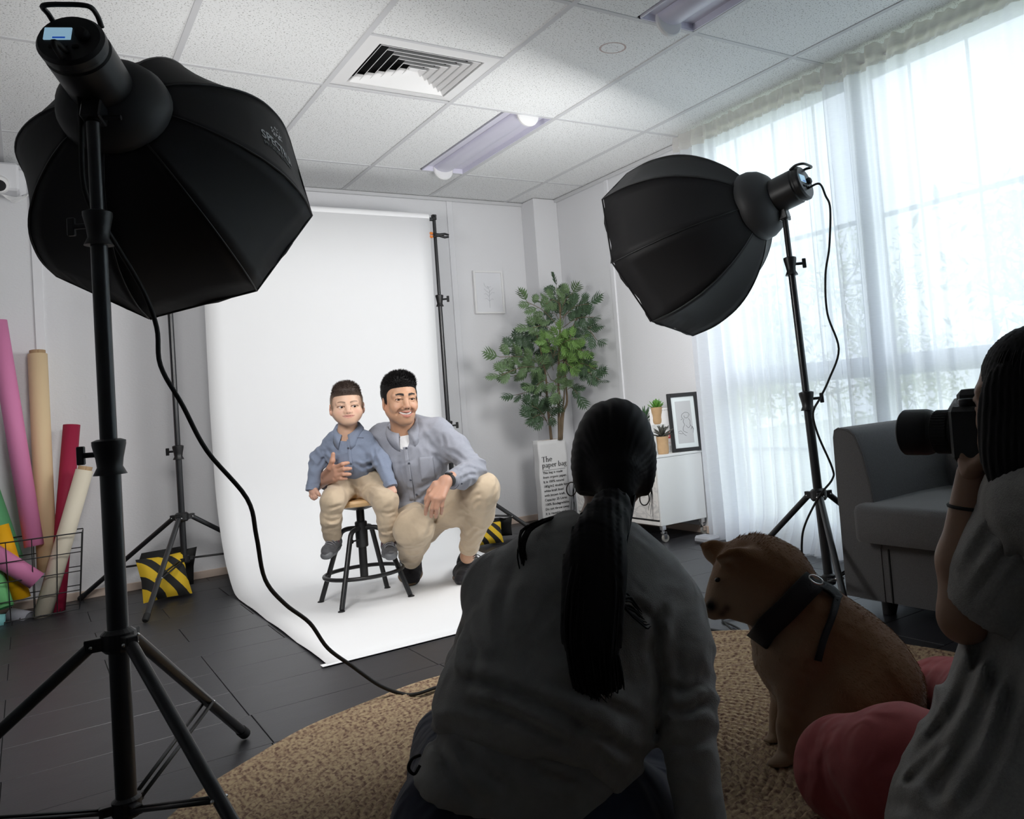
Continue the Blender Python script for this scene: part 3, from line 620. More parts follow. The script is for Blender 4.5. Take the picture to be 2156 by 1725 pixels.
# ---------------------------------------------------------------- sofa
M['tweed'] = mat('grey tweed upholstery', (.105, .103, .104), .95, var=.35, vscale=260, bump=.5, bscale=420, sheen=.25)
M['seamf'] = mat('dark seam', (.02, .02, .02), .9)
sf = empty('sofa', (2.85, 1.4, 0), 'grey tweed sofa with rounded arm in front of the window', 'sofa')
def rounded(P, y0, y1, name, m, parent, r=.02):
    """extrude an x-z outline along y with softened ends"""
    P = np.array(P); c = P.mean(0); rows = []
    for y, s in ((y0, 1-r*3), (y0+r*.4, 1-r*.8), (y0+r*1.4, 1), (y1-r*1.4, 1), (y1-r*.4, 1-r*.8), (y1, 1-r*3)):
        rows.append([(c[0]+(p[0]-c[0])*s, y, c[1]+(p[1]-c[1])*s) for p in P]+[(c[0]+(P[0][0]-c[0])*s, y, c[1]+(P[0][1]-c[1])*s)])
    b = MB().grid(rows); n = len(P)+1
    b.add(rows[0][:-1], [tuple(range(n-1))[::-1]]); b.add(rows[-1][:-1], [tuple(range(n-1))]); return b.build(name, m, parent, auto=50)
def arm(y0, y1, inner):      # section in y-z swept along x
    w = y1-y0; s = 1 if inner > 0 else -1; yc = (y0+y1)/2; sec = []
    # y outer .. inner, curved face leaning inward with height
    O, I = (y1, y0) if s > 0 else (y0, y1); d = I-O
    sec = [(O, .065), (O+d*.0, .40), (O+d*.02, .655), (O+d*.06, .682), (O+d*.16, .690), (O+d*.42, .684), (O+d*.58, .662), (O+d*.72, .60), (O+d*.84, .50), (O+d*.94, .38), (O+d*1.0, .26), (O+d*1.0, .065)]
    rows = []
    for x, k, up in ((2.42, .97, -.004), (2.426, .99, -.001), (2.44, 1, 0), (2.7, 1, .0), (3.05, 1, 0), (3.10, .97, 0)):
        rows.append([(x, yc+(y-yc)*k, z if z < .1 else z+up-(1-k)*.12) for y, z in sec]+[(x, yc+(sec[0][0]-yc)*k, sec[0][1])])
    b = MB().grid(rows, flip=s < 0); n = len(sec)
    b.add(rows[0][:-1], [tuple(range(n))]); b.add(rows[-1][:-1], [tuple(range(n))]); o = b.build('arm', M['tweed'], sf, auto=60)
    MB().tube([np.array(p)+np.array([-.002, 0, 0]) for p in rows[1][1:n-1]], .0035, 6).build('piping', M['tweed'], o, True)
arm(2.015, 2.20, 1); arm(.62, .805, -1)
rounded([(2.424, .065), (2.424, .29), (3.0, .29), (3.0, .065)], .79, 2.12, 'base', M['tweed'], sf, .003)
MB().box((2.4225, 1.985, .16), (.003, .0025, .095)).build('kick_seam', M['seamf'], sf)
q = [(2.362, .285), (2.352, .30), (2.352, .395), (2.362, .412), (2.385, .418), (2.7, .425), (2.95, .42), (2.95, .28)]
rounded(q, 1.415, 2.075, 'seat_cushion', M['tweed'], sf, .018); rounded(q, .75, 1.405, 'seat_cushion', M['tweed'], sf, .018)
q = [(2.90, .30), (2.86, .50), (2.90, .72), (2.95, .76), (3.05, .76), (3.10, .72), (3.10, .065), (2.95, .065)]
rounded(q, .80, 2.03, 'backrest', M['tweed'], sf, .02)
for x in (2.50, 3.02):
    for y in (2.06, .76): MB().tube([(x, y, .068), (x-.012, y, .0)], [.035, .024], 14).build('foot', M['black'], sf, auto=40)
# ---------------------------------------------------------------- white cabinet on casters
M['whitelam'] = mat('white steel cabinet', (.74, .76, .76), .38, var=.03, vscale=3)
def marble():
    m = mat('marble film', (.7, .7, .69), .4); nt = m.node_tree; L = nt.links.new; b = nt.nodes['Principled BSDF']; tc = nt.nodes.new('ShaderNodeTexCoord')
    mp = nt.nodes.new('ShaderNodeMapping'); mp.inputs['Rotation'].default_value = (.9, 0, 0); mp.inputs['Scale'].default_value = (1, 3, 9)
    n = nt.nodes.new('ShaderNodeTexNoise'); n.inputs['Scale'].default_value = 1.6; n.inputs['Detail'].default_value = 8; n.inputs['Distortion'].default_value = 1.0; L(tc.outputs['Object'], mp.inputs[0]); L(mp.outputs[0], n.inputs['Vector'])
    r = nt.nodes.new('ShaderNodeValToRGB'); e = r.color_ramp.elements; e[0].position = .46; e[0].color = (.76, .74, .71, 1); e[1].position = .56; e[1].color = (.77, .75, .72, 1); k = e.new(.5); k.color = (.56, .55, .54, 1)
    L(n.outputs[0], r.inputs[0]); L(r.outputs[0], b.inputs['Base Color']); return m
M['marble'] = marble()
KX, KY0, KY1, KZ0, KZ1 = 2.925, 4.03, 4.98, .098, .494
cb = empty('cabinet', (3.09, 4.5, 0), 'white cabinet on casters with a marble-look front, beside the curtain', 'cabinet')
b = MB(); b.box(((KX+3.265)/2, KY0+.008, (KZ0+KZ1)/2), ((3.265-KX)/2, .008, (KZ1-KZ0)/2), bev=.002); b.build('side_panel', M['whitelam'], cb)
MB().box(((KX+3.265)/2, KY1-.008, (KZ0+KZ1)/2), ((3.265-KX)/2, .008, (KZ1-KZ0)/2), bev=.002).build('side_panel', M['whitelam'], cb)
MB().box(((KX+3.265)/2-.002, (KY0+KY1)/2, KZ1+.007), ((3.265-KX)/2+.004, (KY1-KY0)/2+.004, .0075), bev=.002).build('top', M['whitelam'], cb)
MB().box(((KX+3.265)/2, (KY0+KY1)/2, KZ0+.008), ((3.265-KX)/2-.004, (KY1-KY0)/2-.017, .008)).build('bottom', M['whitelam'], cb)
MB().box((3.26, (KY0+KY1)/2, (KZ0+KZ1)/2), (.004, (KY1-KY0)/2-.017, (KZ1-KZ0)/2-.01)).build('rear_panel', M['whitelam'], cb)
for a, c_ in ((KY0+.02, KY0+.472), (KY0+.478, KY1-.02)):
    d = MB().box((KX+.006, (a+c_)/2, (KZ0+KZ1)/2+.012), (.009, (c_-a)/2, (KZ1-KZ0)/2-.022), bev=.002).build('door', M['marble'], cb)
    MB().cyl((KX-.012, c_-.03 if a < 4.3 else a+.03, .42), (KX-.012, c_-.03 if a < 4.3 else a+.03, .35), .005, n=8).build('handle', M['chrome'], d, auto=40)
MB().box((KX+.004, (KY0+KY1)/2, KZ0+.012), (.008, (KY1-KY0)/2-.018, .010), bev=.001).build('kick_rail', M['marble'], cb)
M['castwheel'] = mat('clear grey caster wheel', (.28, .27, .25), .35)
for x in (KX+.022, 3.24):
    for y in (KY0+.02, KY1-.02):
        c = MB(); c.box((x, y, .086), (.014, .014, .014), bev=.002); c.cyl((x, y, .078), (x, y, .060), .008); c.box((x+.004, y, .055), (.014, .013, .006), bev=.002)
        for s in (-1, 1): c.box((x+.008, y+s*.011, .040), (.010, .002, .018))
        cc = c.build('caster', M['chrome'], cb)
        MB().lathe((x+.012, y-.008, .024), [(.012, 0), (.023, .001), (.0238, .004), (.0238, .012), (.023, .015), (.012, .016)], (0, 1, 0), 18).build('wheel', M['castwheel'], cc, auto=40)
ZT = KZ1+.0145
# ---------------------------------------------------------------- succulents
M['kraft'] = mat('kraft paper pot', (.50, .33, .18), .85, var=.14, vscale=30, bump=.5, bscale=30)
M['soil'] = mat('dark soil', (.05, .035, .025), .95)
M['agave'] = mat('grey green succulent', (.075, .11, .075), .5, var=.3, vscale=20)
M['lime'] = mat('bright green succulent', (.10, .27, .035), .45, var=.3, vscale=20)
M['spike'] = mat('deep green spiky leaf', (.05, .115, .05), .45, var=.3, vscale=20)
M['brownleaf'] = mat('brown green succulent', (.075, .075, .062), .55, var=.35, vscale=25)
def leaf_blade(b, base, d, up, L, w, curl=.2, fold=.25, tip=1., n=5):
    d = unit(d); s = unit(np.cross(d, up)); u = np.cross(s, d); rows = []
    for t in np.linspace(0, 1, n):
        c = base+d*L*t+u*(-curl*L*t*t); ww = w*(.55+1.1*t-1.62*t**2.2) if t < 1 else .0006
        ww = max(ww, .0005); rows.append([c-s*ww+u*fold*ww, c, c+s*ww+u*fold*ww])
    b.grid(rows)
def succulent(x, y, z, rp, hp, label, potm, leafm, style, seed, pot_name='plant_pot'):
    R = random.Random(seed)
    e = empty('succulent', (x, y, z), label, 'plant', 'small succulents on the white cabinet')
    wob = [R.uniform(-.0018, .0018) for _ in range(7)]
    MB().lathe((x, y, z), [(rp*.80, 0), (rp*.86, .003)]+[(rp*(.88+.12*t)+wob[i % 7], hp*t) for i, t in enumerate(np.linspace(.08, 1, 7))]+[(rp*.93, hp), (rp*.9, hp*.88)], n=22).build('pot', potm, e, auto=50)
    MB().lathe((x, y, z+hp*.88), [(rp*.9, 0), (rp*.5, .006), (.002, .009)], n=16).build('soil', M['soil'], e, True)
    c = np.array([x, y, z+hp*.9])
    for i in range(style['n']):
        a = i*2.39996; f = i/style['n']; el = style['e0']+(style['e1']-style['e0'])*f
        d = np.array([math.cos(a)*math.cos(el), math.sin(a)*math.cos(el), math.sin(el)]); b = MB()
        leaf_blade(b, c+d*.004+np.array([0, 0, .012*f]), d, (0, 0, 1), style['L']*(1-.25*f)*R.uniform(.88, 1.1), style['w'], style.get('curl', .1), style.get('fold', .35)); thick(b.build('leaf', leafm, e, True), style.get('th', .003), 0)
p1 = aty(1397, 960, 4.13)
pL, pB, pS = atz(1397, 956, ZT), aty(1385, 893, 4.29), aty(1356, 880, 4.40)
succulent(pL[0], pL[1], ZT, .037, .105, 'brown-green succulent in a low kraft paper pot, nearest the cabinet edge', M['kraft'], M['brownleaf'], dict(n=16, e0=.35, e1=1.4, L=.085, w=.014, fold=.5, th=.004), 1)
rz_ = .105
cc = MB().box((pB[0], pB[1], (ZT+pB[2])/2-.0003), (.045, .05, (pB[2]-ZT)/2-.0006), bev=.003).build('gift_box', M['whitelam']); tag(cc, 'small white box under the bright green succulent', 'box')
succulent(pB[0], pB[1], pB[2], .036, .105, 'bright lime green succulent in a tall kraft paper pot', M['kraft'], M['lime'], dict(n=30, e0=.15, e1=1.4, L=.055, w=.010, curl=-.35, fold=.4, th=.004), 2)
succulent(pS[0], pS[1], ZT, .042, .205, 'spiky dark green plant in a white pot, partly behind the ponytail', mat('white ceramic', (.78, .79, .8), .25), M['spike'], dict(n=30, e0=.25, e1=1.45, L=.115, w=.0075, curl=.08, fold=.3, th=.0015), 3)
# ---------------------------------------------------------------- magazine and framed drawing leaning on the wall
def slab(name, c, w, h, t, ux, uz, m, parent=None, bev=.001):
    ux, uz = unit(ux), unit(uz); return MB().box(c, (w/2, t/2, h/2), (ux, np.cross(uz, ux), uz), bev=bev).build(name, m, parent)
M['magwhite'] = mat('magazine cover', (.72, .72, .73), .4); M['red'] = mat('red print', (.55, .03, .03), .5); M['pages'] = mat('paper edge', (.6, .56, .5), .8)
def face_on(nm, x, y, yaw_deg, tilt_deg): pass
ux = unit([.75, -.66, 0]); tz = unit(np.array([0, 0, 1])+np.cross(np.array([0, 0, 1]), ux)*.12); mn = np.cross(ux, tz)     # mn points at the camera
mn = mn if mn@CF < 0 else -mn
c0 = np.array([3.165, 4.225, ZT]); W_, H_ = .205, .270; cM = c0+tz*H_/2
mg = tag(slab('magazine', cM, W_, H_, .012, ux, tz, M['pages']), 'white magazine with red cover letters propped behind a succulent', 'magazine')
slab('cover', cM+mn*.0065, W_, H_, .0014, ux, tz, M['magwhite'], mg)
tl = cM-ux*W_/2+tz*H_/2+mn*.0075
text('cover_line', 'BUILT TO', M['ink'], mg, tl+ux*.052-tz*.137, ux, tz, .024, .0006, .0003)
text('cover_title', 'LAST', M['red'], mg, tl+ux*.055-tz*.205, ux, tz, .078, .002, .0003, space=.8)
text('cover_line', 'THE NEW CLASSICS', M['red'], mg, tl+ux*.055-tz*.222, ux, tz, .011, .0, .0003)
text('cover_line', 'MAGAZINE OF THE YEAR', M['print'], mg, tl+ux*.03-tz*.018, ux, tz, .011, .0, .0003)
for k in range(4): text('cover_line', ['ISSUE', 'SPRING', 'HOME', 'STYLE'][k], M['ink'], mg, tl+ux*.11-tz*(.243+.008*k), ux, tz, .008, .0, .0003)
fp = empty('framed_drawing', (3.17, 4.12, ZT), 'black framed line drawing leaning on the cabinet by the curtain', 'framed picture')
ux = unit([.93, -.37, 0]); tz = unit(np.array([0, 0, 1])+.10*np.array([.37, .93, 0])); fn = np.cross(ux, tz); fn = fn if fn@CF < 0 else -fn
FW, FH = .19, .355; cF = np.array([3.178, 4.052, ZT])+tz*FH/2
for s in (-1, 1):
    slab('frame_rail', cF+ux*s*(FW/2-.011), .022, FH, .02, ux, tz, M['black'], fp); slab('frame_rail', cF+tz*s*(FH/2-.011), FW-.044, .022, .02, ux, tz, M['black'], fp)
slab('mount_board', cF-fn*.002, FW-.04, FH-.04, .004, ux, tz, mat('mount board', (.70, .76, .77), .7), fp)
dr = slab('drawing', cF+fn*.0005, .098, .255, .001, ux, tz, mat('grey drawing paper', (.50, .515, .53), .8), fp)
def stroke(lines, o, ux, uz, n, s, r, parent, m, name='drawn_line'):
    for L_ in lines:
        P = [o+ux*x*s+uz*y*s+n*.0012 for x, y in L_]; MB().tube(curve_pts(P, 24) if len(P) > 2 else P, r, 5).build(name, m, parent, True)
nude = [[(.1, .9), (.28, .98), (.45, .93), (.5, .8)], [(.2, .82), (.22, .72), (.32, .68), (.42, .74), (.44, .84)], [(.1, .9), (.05, .78), (.1, .66), (0, .6)], [(.18, .66), (.12, .5), (.18, .34), (.08, .16), (.1, .0), (.3, -.1)], [(.42, .66), (.5, .5), (.48, .34), (.62, .1), (.6, -.12)], [(.25, .3), (.38, .16), (.5, .28)], [(-.2, -.02), (-.05, 0.02), (.1, -.16), (.22, -.26)], [(.5, .06), (.6, .2), (.66, .05)], [(-.2, -.06), (-.1, -.12), (.05, -.14)]]
stroke(nude, cF-tz*.055-ux*.022, ux, tz, fn, .115, .0009, dr, M['ink'])
# ---------------------------------------------------------------- white framed botanical print on the back wall
wp = empty('framed_print', (2.756, 5.725, 1.71), 'small white framed botanical line print on the back wall', 'framed picture')
X_, Z_ = np.array([1., 0, 0]), np.array([0, 0, 1.]); cW = np.array([2.756, 5.724, 1.712]); WW, WH = .235, .318
for s in (-1, 1):
    slab('frame_rail', cW+X_*s*(WW/2-.007), .014, WH, .022, X_, Z_, M['white'], wp); slab('frame_rail', cW+Z_*s*(WH/2-.007), WW-.028, .014, .022, X_, Z_, M['white'], wp)
pr_ = slab('print', cW+np.array([0, .002, 0]), WW-.026, WH-.026, .006, X_, Z_, mat('white print paper', (.76, .77, .80), .8), wp)
pl_ = [[(0, -.5), (0, -.1), (.02, .15), (-.06, .3)], [(0, -.1), (-.12, .02), (-.2, .0)], [(0, -.06), (.12, .06), (.22, .05)], [(.01, .05), (-.1, .12), (-.18, .2)], [(.01, .08), (.1, .16), (.18, .22)], [(-.02, .2), (-.14, .3), (-.18, .42)], [(0, -.25), (-.1, -.16), (-.17, -.17)], [(0, -.25), (.1, -.17), (.16, -.2)], [(-.06, .3), (.02, .26), (.1, .3)]]
stroke(pl_, cW+np.array([0, -.002, -.015]), X_, Z_, np.array([0, -1., 0]), .2, .0008, pr_, mat('pencil grey', (.45, .46, .49), .9))
# ---------------------------------------------------------------- tall plant in printed paper bag
M['bag'] = mat('white kraft bag', (.72, .72, .72), .7, var=.06, vscale=5, bump=.5, bscale=9)
bgx0, bgx1, bgy0, bgy1, bgz = 2.838, 3.066, 5.30, 5.375, .605
bg_ = empty('paper_bag', (2.95, 5.4, 0), 'white printed paper bag holding the tall leafy plant in the corner', 'paper bag')
def crumple(P, a=.004): return P+a*np.sin(P[..., [2, 0, 1]]*31+np.array([0, 1, 2]))*np.sin(P[..., [1, 2, 0]]*19+1)
per = []
for k in range(13): per.append((bgx0+(bgx1-bgx0)*k/12, bgy0))
for k in range(1, 9): per.append((bgx1, bgy0+(bgy1-bgy0)*k/8))
for k in range(1, 13): per.append((bgx1-(bgx1-bgx0)*k/12, bgy1))
for k in range(1, 9): per.append((bgx0, bgy1-(bgy1-bgy0)*k/8))
rows = [[(x, y, z) for x, y in per] for z in np.linspace(.004, bgz, 20)]
P = crumple(np.array(rows), .0025); P[:, -1] = P[:, 0]
thick(MB().grid(P).build('bag_wall', M['bag'], bg_, True), .0012)
MB().grid(np.array([[(x, y, bgz-.0) for x, y in per], [(2.95+(x-2.95)*.94, 5.3375+(y-5.3375)*.9, bgz-.012) for x, y in per]])).build('rolled_brown_rim', M['kraft'], bg_, True)
MB().box((2.95, 5.3375, bgz-.035), (.104, .031, .004)).build('filler', M['kraft'], bg_)
tx = bgx0+.022; ty = bgy0-.0035
def btext(s, z, size, bold=.0, nm='print_line'): text(nm, s, M['ink'], bg_, (tx, ty, z), (1, 0, 0), (0, 0, 1), size, bold, .0005)
def serif(word, x0, z0, size):
    """old-style serif lettering from contrasted strokes; x-height = .46 of size"""
    xh, asc, W1, W0 = .46, .74, .105, .035; V = []; F = []; pen = [0.]
    def quad(p): n = len(V); V.extend(p); F.append((n, n+1, n+2, n+3))
    def bar(x, y, w_, h): quad([(pen[0]+x, y), (pen[0]+x+w_, y), (pen[0]+x+w_, y+h), (pen[0]+x, y+h)])
    def stem(x, y, h, foot=True, head=True):
        bar(x, y, W1, h)
        if foot: bar(x-.045, y, W1+.09, W0*.9)
        if head: quad([(pen[0]+x-.06, y+h-.055), (pen[0]+x, y+h-.075), (pen[0]+x+.01, y+h), (pen[0]+x, y+h)])
    def arc(cx, cy_, rx, ry, a0, a1, thick=1., n=20):
        t = [math.radians(a0+(a1-a0)*i/n) for i in range(n+1)]; w_ = [W0+(W1-W0)*thick*abs(math.cos(q)) for q in t]
        for i in range(n):
            P = []
            for k, sg in ((i, 1), (i+1, 1), (i+1, -1), (i, -1)): P.append((pen[0]+cx+(rx+sg*w_[k]/2)*math.cos(t[k]), cy_+(ry+sg*w_[k]/2)*math.sin(t[k])))
            quad(P)
    def g(c):
        if c == 'T': stem(.25, 0, .68, True, False); bar(.03, .64, .55, .045); bar(.03, .55, .035, .1); bar(.545, .55, .035, .1); return .62
        if c == 'h': stem(.06, 0, asc); arc(.27, .29, .12, .14, 20, 165); stem(.34, 0, .32, True, False); return .52
        if c == 'e': arc(.24, .23, .165, .205, 0, 320); bar(.09, .235, .30, .03); return .46
        if c == 'p': stem(.06, -.22, .22+xh); arc(.26, .23, .15, .20, -160, 160); return .52
        if c == 'a': arc(.22, .33, .11, .11, 0, 160, .8); stem(.28, .02, .33, False, False); arc(.19, .12, .11, .10, 60, 330, .9); bar(.30, 0, .13, .04); return .44
        if c == 'r': stem(.06, 0, xh); arc(.27, .33, .10, .10, 60, 165, .8); bar(.26, .36, .09, .08); return .38
        if c == 'b': stem(.06, 0, asc, False); arc(.26, .23, .15, .20, -170, 170); return .50
        if c == 'g': arc(.21, .30, .12, .13, 0, 360); arc(.22, -.08, .16, .11, 0, 360, .5); bar(.14, .06, .14, .06); bar(.30, .40, .13, .05); return .46
        return .24
    for c in word: pen[0] += g(c)
    P = [(x0+x*size, ty-.0004*(i % 3), z0+y*size) for i, (x, y) in enumerate(V)]
    return link_mesh('print_title', P, F, M['ink'], bg_, False)
serif('The', tx-.002, .456, .052); serif('paper bag', tx-.002, .416, .050)
MB().box((2.95, ty, .396), (.092, .0006, .0007)).build('print_rule', M['ink'], bg_)
for k, s in enumerate(['This bag is made', 'from organic paper.', 'It is 100% natural', '180g/m2 double layer', 'white kraft lined', 'with brown kraft.', 'Capacity: 25 Litres', '100% Biodegradable', 'Do not throw away.', 'It is reusable and', 'made to last.']):
    btext(s, .372-.0315*k, .0235, .0001)
M['stem'] = mat('brown plant stem', (.16, .115, .07), .8, bump=.4, bscale=60)
M['foliA'] = mat('mid green leaf', (.105, .17, .075), .55, var=.3, vscale=14); M['foliB'] = mat('deep green leaf', (.055, .10, .052), .55, var=.3, vscale=14); M['foliC'] = mat('fresh green leaf', (.13, .24, .06), .5, var=.3, vscale=14)
tp = empty('leafy_plant', (2.95, 5.4, bgz-.03), 'tall feathery green plant on thin brown stems in the corner', 'plant')
def lobed_leaf(L, W):
    """deeply cut leaf: pairs of lobes on a midrib, in x (along) / y"""
    V = [(0, 0, 0)]; F = []
    rib = [(L*t, 0, -.10*L*t*t) for t in (.0, .22, .4, .57, .73, .87, 1.)]
    V = list(rib)
    for i, (t, ln) in enumerate(((.22, .42), (.40, .50), (.57, .44), (.73, .32), (.87, .18))):
        for s in (-1, 1):
            n0 = len(V); x = L*t; z = -.1*L*t*t; l = W*ln*2
            V += [(x-L*.045, s*.0025, z), (x+l*.22, s*l*.58, z-.004), (x+l*.92, s*l*1.02, z-.012), (x+l*.68, s*l*.40, z+.003), (x+L*.065, s*.0025, z)]
            f = (n0, n0+1, n0+2, n0+3, n0+4); F.append(f if s > 0 else f[::-1])
    n0 = len(V); V += [(L*.84, -.005, -.07*L), (L*.84, .005, -.07*L), (L*1.12, 0, -.12*L), (0, -.0022, 0), (0, .0022, 0)]
    F += [(n0, n0+2, n0+1), (n0+3, n0, n0+1, n0+4)]
    return np.array(V), F
LV, LF = lobed_leaf(.135, .050)
def plant():
    R = random.Random(21); D = 6.02
    def pix(x, y, d=D):
        q = atd(x, y, d)
        while q[0] > 3.12 or q[1] > 5.45 or (q[0] > 3.0 and q[1] > 5.38): d -= .02; q = atd(x, y, d)
        return q
    stems = [([pix(1161, 927), pix(1157, 890), pix(1152, 850), pix(1150, 800), pix(1140, 745), pix(1128, 700)], .011),
             ([pix(1178, 926), pix(1177, 880), pix(1176, 800), pix(1178, 720), pix(1180, 660), pix(1176, 615)], .012),
             ([pix(1182, 926), pix(1186, 870), pix(1194, 845), pix(1190, 790), pix(1196, 730), pix(1210, 680), pix(1230, 650)], .010),
             ([pix(1180, 926), pix(1182, 880), pix(1188, 830), pix(1186, 760), pix(1200, 720)], .008)]
    for p, r in stems: MB().tube(curve_pts(p, 24), np.linspace(r, r*.35, len(curve_pts(p, 24))), 8).build('stem', M['stem'], tp, True)
    # sprays: (start px, end px, depth shift, leaf count, material)
    sprays = [((1178, 690), (1110, 636), -.05, 8, 'A'), ((1178, 660), (1172, 606), 0, 6, 'B'), ((1180, 660), (1205, 618), -.03, 6, 'A'), ((1182, 670), (1240, 640), -.02, 8, 'B'), ((1185, 690), (1250, 668), -.06, 8, 'B'), ((1170, 700), (1122, 690), -.05, 7, 'A'),
              ((1176, 720), (1118, 700), .03, 7, 'B'), ((1195, 700), (1245, 690), -.0, 6, 'B'), ((1225, 690), (1256, 716), -.03, 5, 'B'), ((1150, 770), (1052, 752), -.08, 10, 'A'), ((1146, 770), (1085, 735), -.02, 8, 'B'), ((1150, 775), (1055, 790), -.1, 9, 'A'), ((1148, 790), (1082, 792), -.04, 7, 'A'),
              ((1150, 740), (1105, 722), .02, 6, 'B'), ((1165, 745), (1215, 712), -.12, 8, 'C'), ((1165, 750), (1230, 738), -.12, 8, 'C'), ((1165, 755), (1180, 700), -.10, 7, 'C'), ((1165, 755), (1150, 715), -.1, 7, 'C'), ((1180, 760), (1238, 760), -.08, 7, 'C'), ((1170, 765), (1205, 775), -.12, 7, 'C'),
              ((1205, 780), (1262, 800), -.06, 8, 'B'), ((1200, 772), (1255, 778), -.02, 7, 'B'), ((1160, 800), (1135, 770), -.08, 7, 'A'), ((1160, 810), (1130, 812), -.08, 7, 'A'), ((1165, 805), (1195, 800), -.08, 7, 'A'), ((1160, 800), (1180, 830), -.08, 7, 'A'),
              ((1150, 838), (1086, 832), -.05, 6, 'B'), ((1150, 830), (1125, 818), -.03, 5, 'B'), ((1152, 890), (1120, 855), -.06, 7, 'B'), ((1152, 886), (1122, 880), -.06, 6, 'B'), ((1155, 880), (1172, 858), -.04, 6, 'B'), ((1154, 895), (1135, 868), -.04, 6, 'A'), ((1156, 880), (1165, 885), -.06, 4, 'B'), ((1195, 820), (1216, 830), -.0, 4, 'B'),
              ((1178, 640), (1150, 640), -.05, 6, 'A'), ((1180, 680), (1160, 660), .05, 7, 'B'), ((1182, 680), (1205, 660), .05, 7, 'B'), ((1178, 700), (1200, 715), .05, 7, 'B'), ((1170, 730), (1150, 760), .05, 7, 'B'), ((1185, 740), (1210, 760), .06, 7, 'B'), ((1165, 780), (1150, 745), .05, 6, 'B')]
    MS = {k: M['foli'+k] for k in 'ABC'}; protos = {}
    for k in 'ABC': protos[k] = None
    for (a, b, dd, n, k) in sprays:
        p0, p1 = pix(*a, D+dd*.3), pix(*b, D+dd*2.2+R.uniform(-.08, .08)); mid = (p0+p1)/2+np.array([0, 0, .03]); c = curve_pts([p0, mid, p1], 14)
        MB().tube(c, .0022, 5).build('twig', M['stem'], tp, True)
        for i in range(n):
            t = .25+.75*i/(n-1); q = c[min(int(t*(len(c)-1)), len(c)-1)]; dr_ = unit(c[-1]-c[0])
            side = unit(np.cross(dr_, -CF)); s = 1 if i % 2 else -1
            d = unit(dr_*R.uniform(.6, 1.1)+side*s*(.9 if i < n-1 else .05)+np.array([R.uniform(-.35, .35), R.uniform(-.35, .35), R.uniform(-.25, .2)])); nn = unit(-CF*1.0+np.array([R.uniform(-.6, .6), R.uniform(-.5, .5), R.uniform(.0, .9)]))
            y = unit(np.cross(nn, d)); z = np.cross(d, y); sc = R.uniform(.75, 1.1)*(1.0 if i == n-1 else .78)
            if protos[k] is None: protos[k] = link_mesh('leaf', LV, LF, MS[k], None, False); o = protos[k]
            else: o = bpy.data.objects.new('leaf', protos[k].data); COL.objects.link(o)
            o.parent = tp; o.matrix_local = Matrix.Translation(Vector(q)-tp.location) @ Matrix((tuple(d), tuple(y), tuple(z))).transposed().to_4x4() @ Matrix.Scale(sc, 4)
plant()
# ---------------------------------------------------------------- wire basket of coloured paper rolls
bk = empty('wire_basket', (-.14, 5.46, 0), 'black wire basket full of coloured paper rolls in the back corner', 'basket')
tB, bB = [], []
c_top = [(-.52, 5.335, .40), (.205, 5.335, .40), (.22, 5.56, .40), (-.53, 5.60, .40)]; c_bot = [(-.47, 5.36, .012), (.180, 5.36, .012), (.19, 5.53, .012), (-.48, 5.57, .012)]
def lerp(a, b, t): return np.asarray(a, float)*(1-t)+np.asarray(b, float)*t
for t in (0, .25, .5, .75, 1):
    R_ = [lerp(c_bot[k], c_top[k], t) for k in range(4)]; MB().tube(R_, .0028 if t < 1 else .0036, 6, closed=True).build('wire', M['black'], bk, False)
for side, n in ((0, 7), (1, 3), (2, 7), (3, 3)):
    for i in range(n):
        t = i/n; MB().tube([lerp(c_bot[side], c_bot[(side+1) % 4], t), lerp(c_top[side], c_top[(side+1) % 4], t)], .0024, 6).build('wire', M['black'], bk, False)
for i in range(1, 8): MB().tube([lerp(c_bot[0], c_bot[1], i/8), lerp(c_bot[3], c_bot[2], i/8)], .0024, 6).build('wire', M['black'], bk, False)
def proll(a, b, r, hexc, label, core=True, cap=False, rough=.7):
    a, b = np.asarray(a, float), np.asarray(b, float); u = unit(b-a); x, y, _ = frame(u)
    e = empty('paper_roll', tuple(a), label, 'paper roll', 'coloured paper rolls in the wire basket')
    thick(MB().tube([a, b], r, 40, cap=False).build('sheet', mat('paper '+hexc, S(hexc), rough, bump=.1, bscale=20), e, True), .004)
    MB().cyl(a+u*.004, a+u*.008, r-.004, n=24).build('inner_layers', mat('paper end '+hexc, tuple(x*.8 for x in S(hexc)), .8), e)
    MB().cyl(b-u*.014, b-u*.010, r-.004, n=24).build('inner_layers', mat('paper end '+hexc, tuple(x*.8 for x in S(hexc)), .8), e) if not core else None
    if core: thick(MB().grid([[q+(r-.008)*(x*math.cos(2*PI*k/24)+y*math.sin(2*PI*k/24)) for k in range(25)] for q in (a+u*.01, b+u*(.02 if cap else -.004))]).build('core_tube', M['kraft'], e, True), .004)
    return e
A_ = lambda x, y, Y: aty(x, y, Y)
proll(A_(72, 1150, 5.50), A_(-6, 676, 5.60), .042, 'DE86B4', 'long pink paper roll leaning far left, tallest in the basket')
proll(A_(100, 1205, 5.54), A_(79, 746, 5.66), .044, 'E6CBA2', 'tall beige paper roll with a brown core in the wire basket', cap=True)
proll(A_(118, 1296, 5.50), A_(151, 895, 5.60), .039, 'A01B40', 'crimson paper roll standing in the wire basket', core=False)
proll(A_(88, 1302, 5.41), A_(178, 990, 5.43), .040, 'E9DFCA', 'cream paper roll with cardboard core leaning right in the basket', cap=True)
proll(A_(45, 1262, 5.46), A_(-2, 1108, 5.50), .040, 'F5B400', 'mustard yellow paper roll low in the wire basket', core=False)
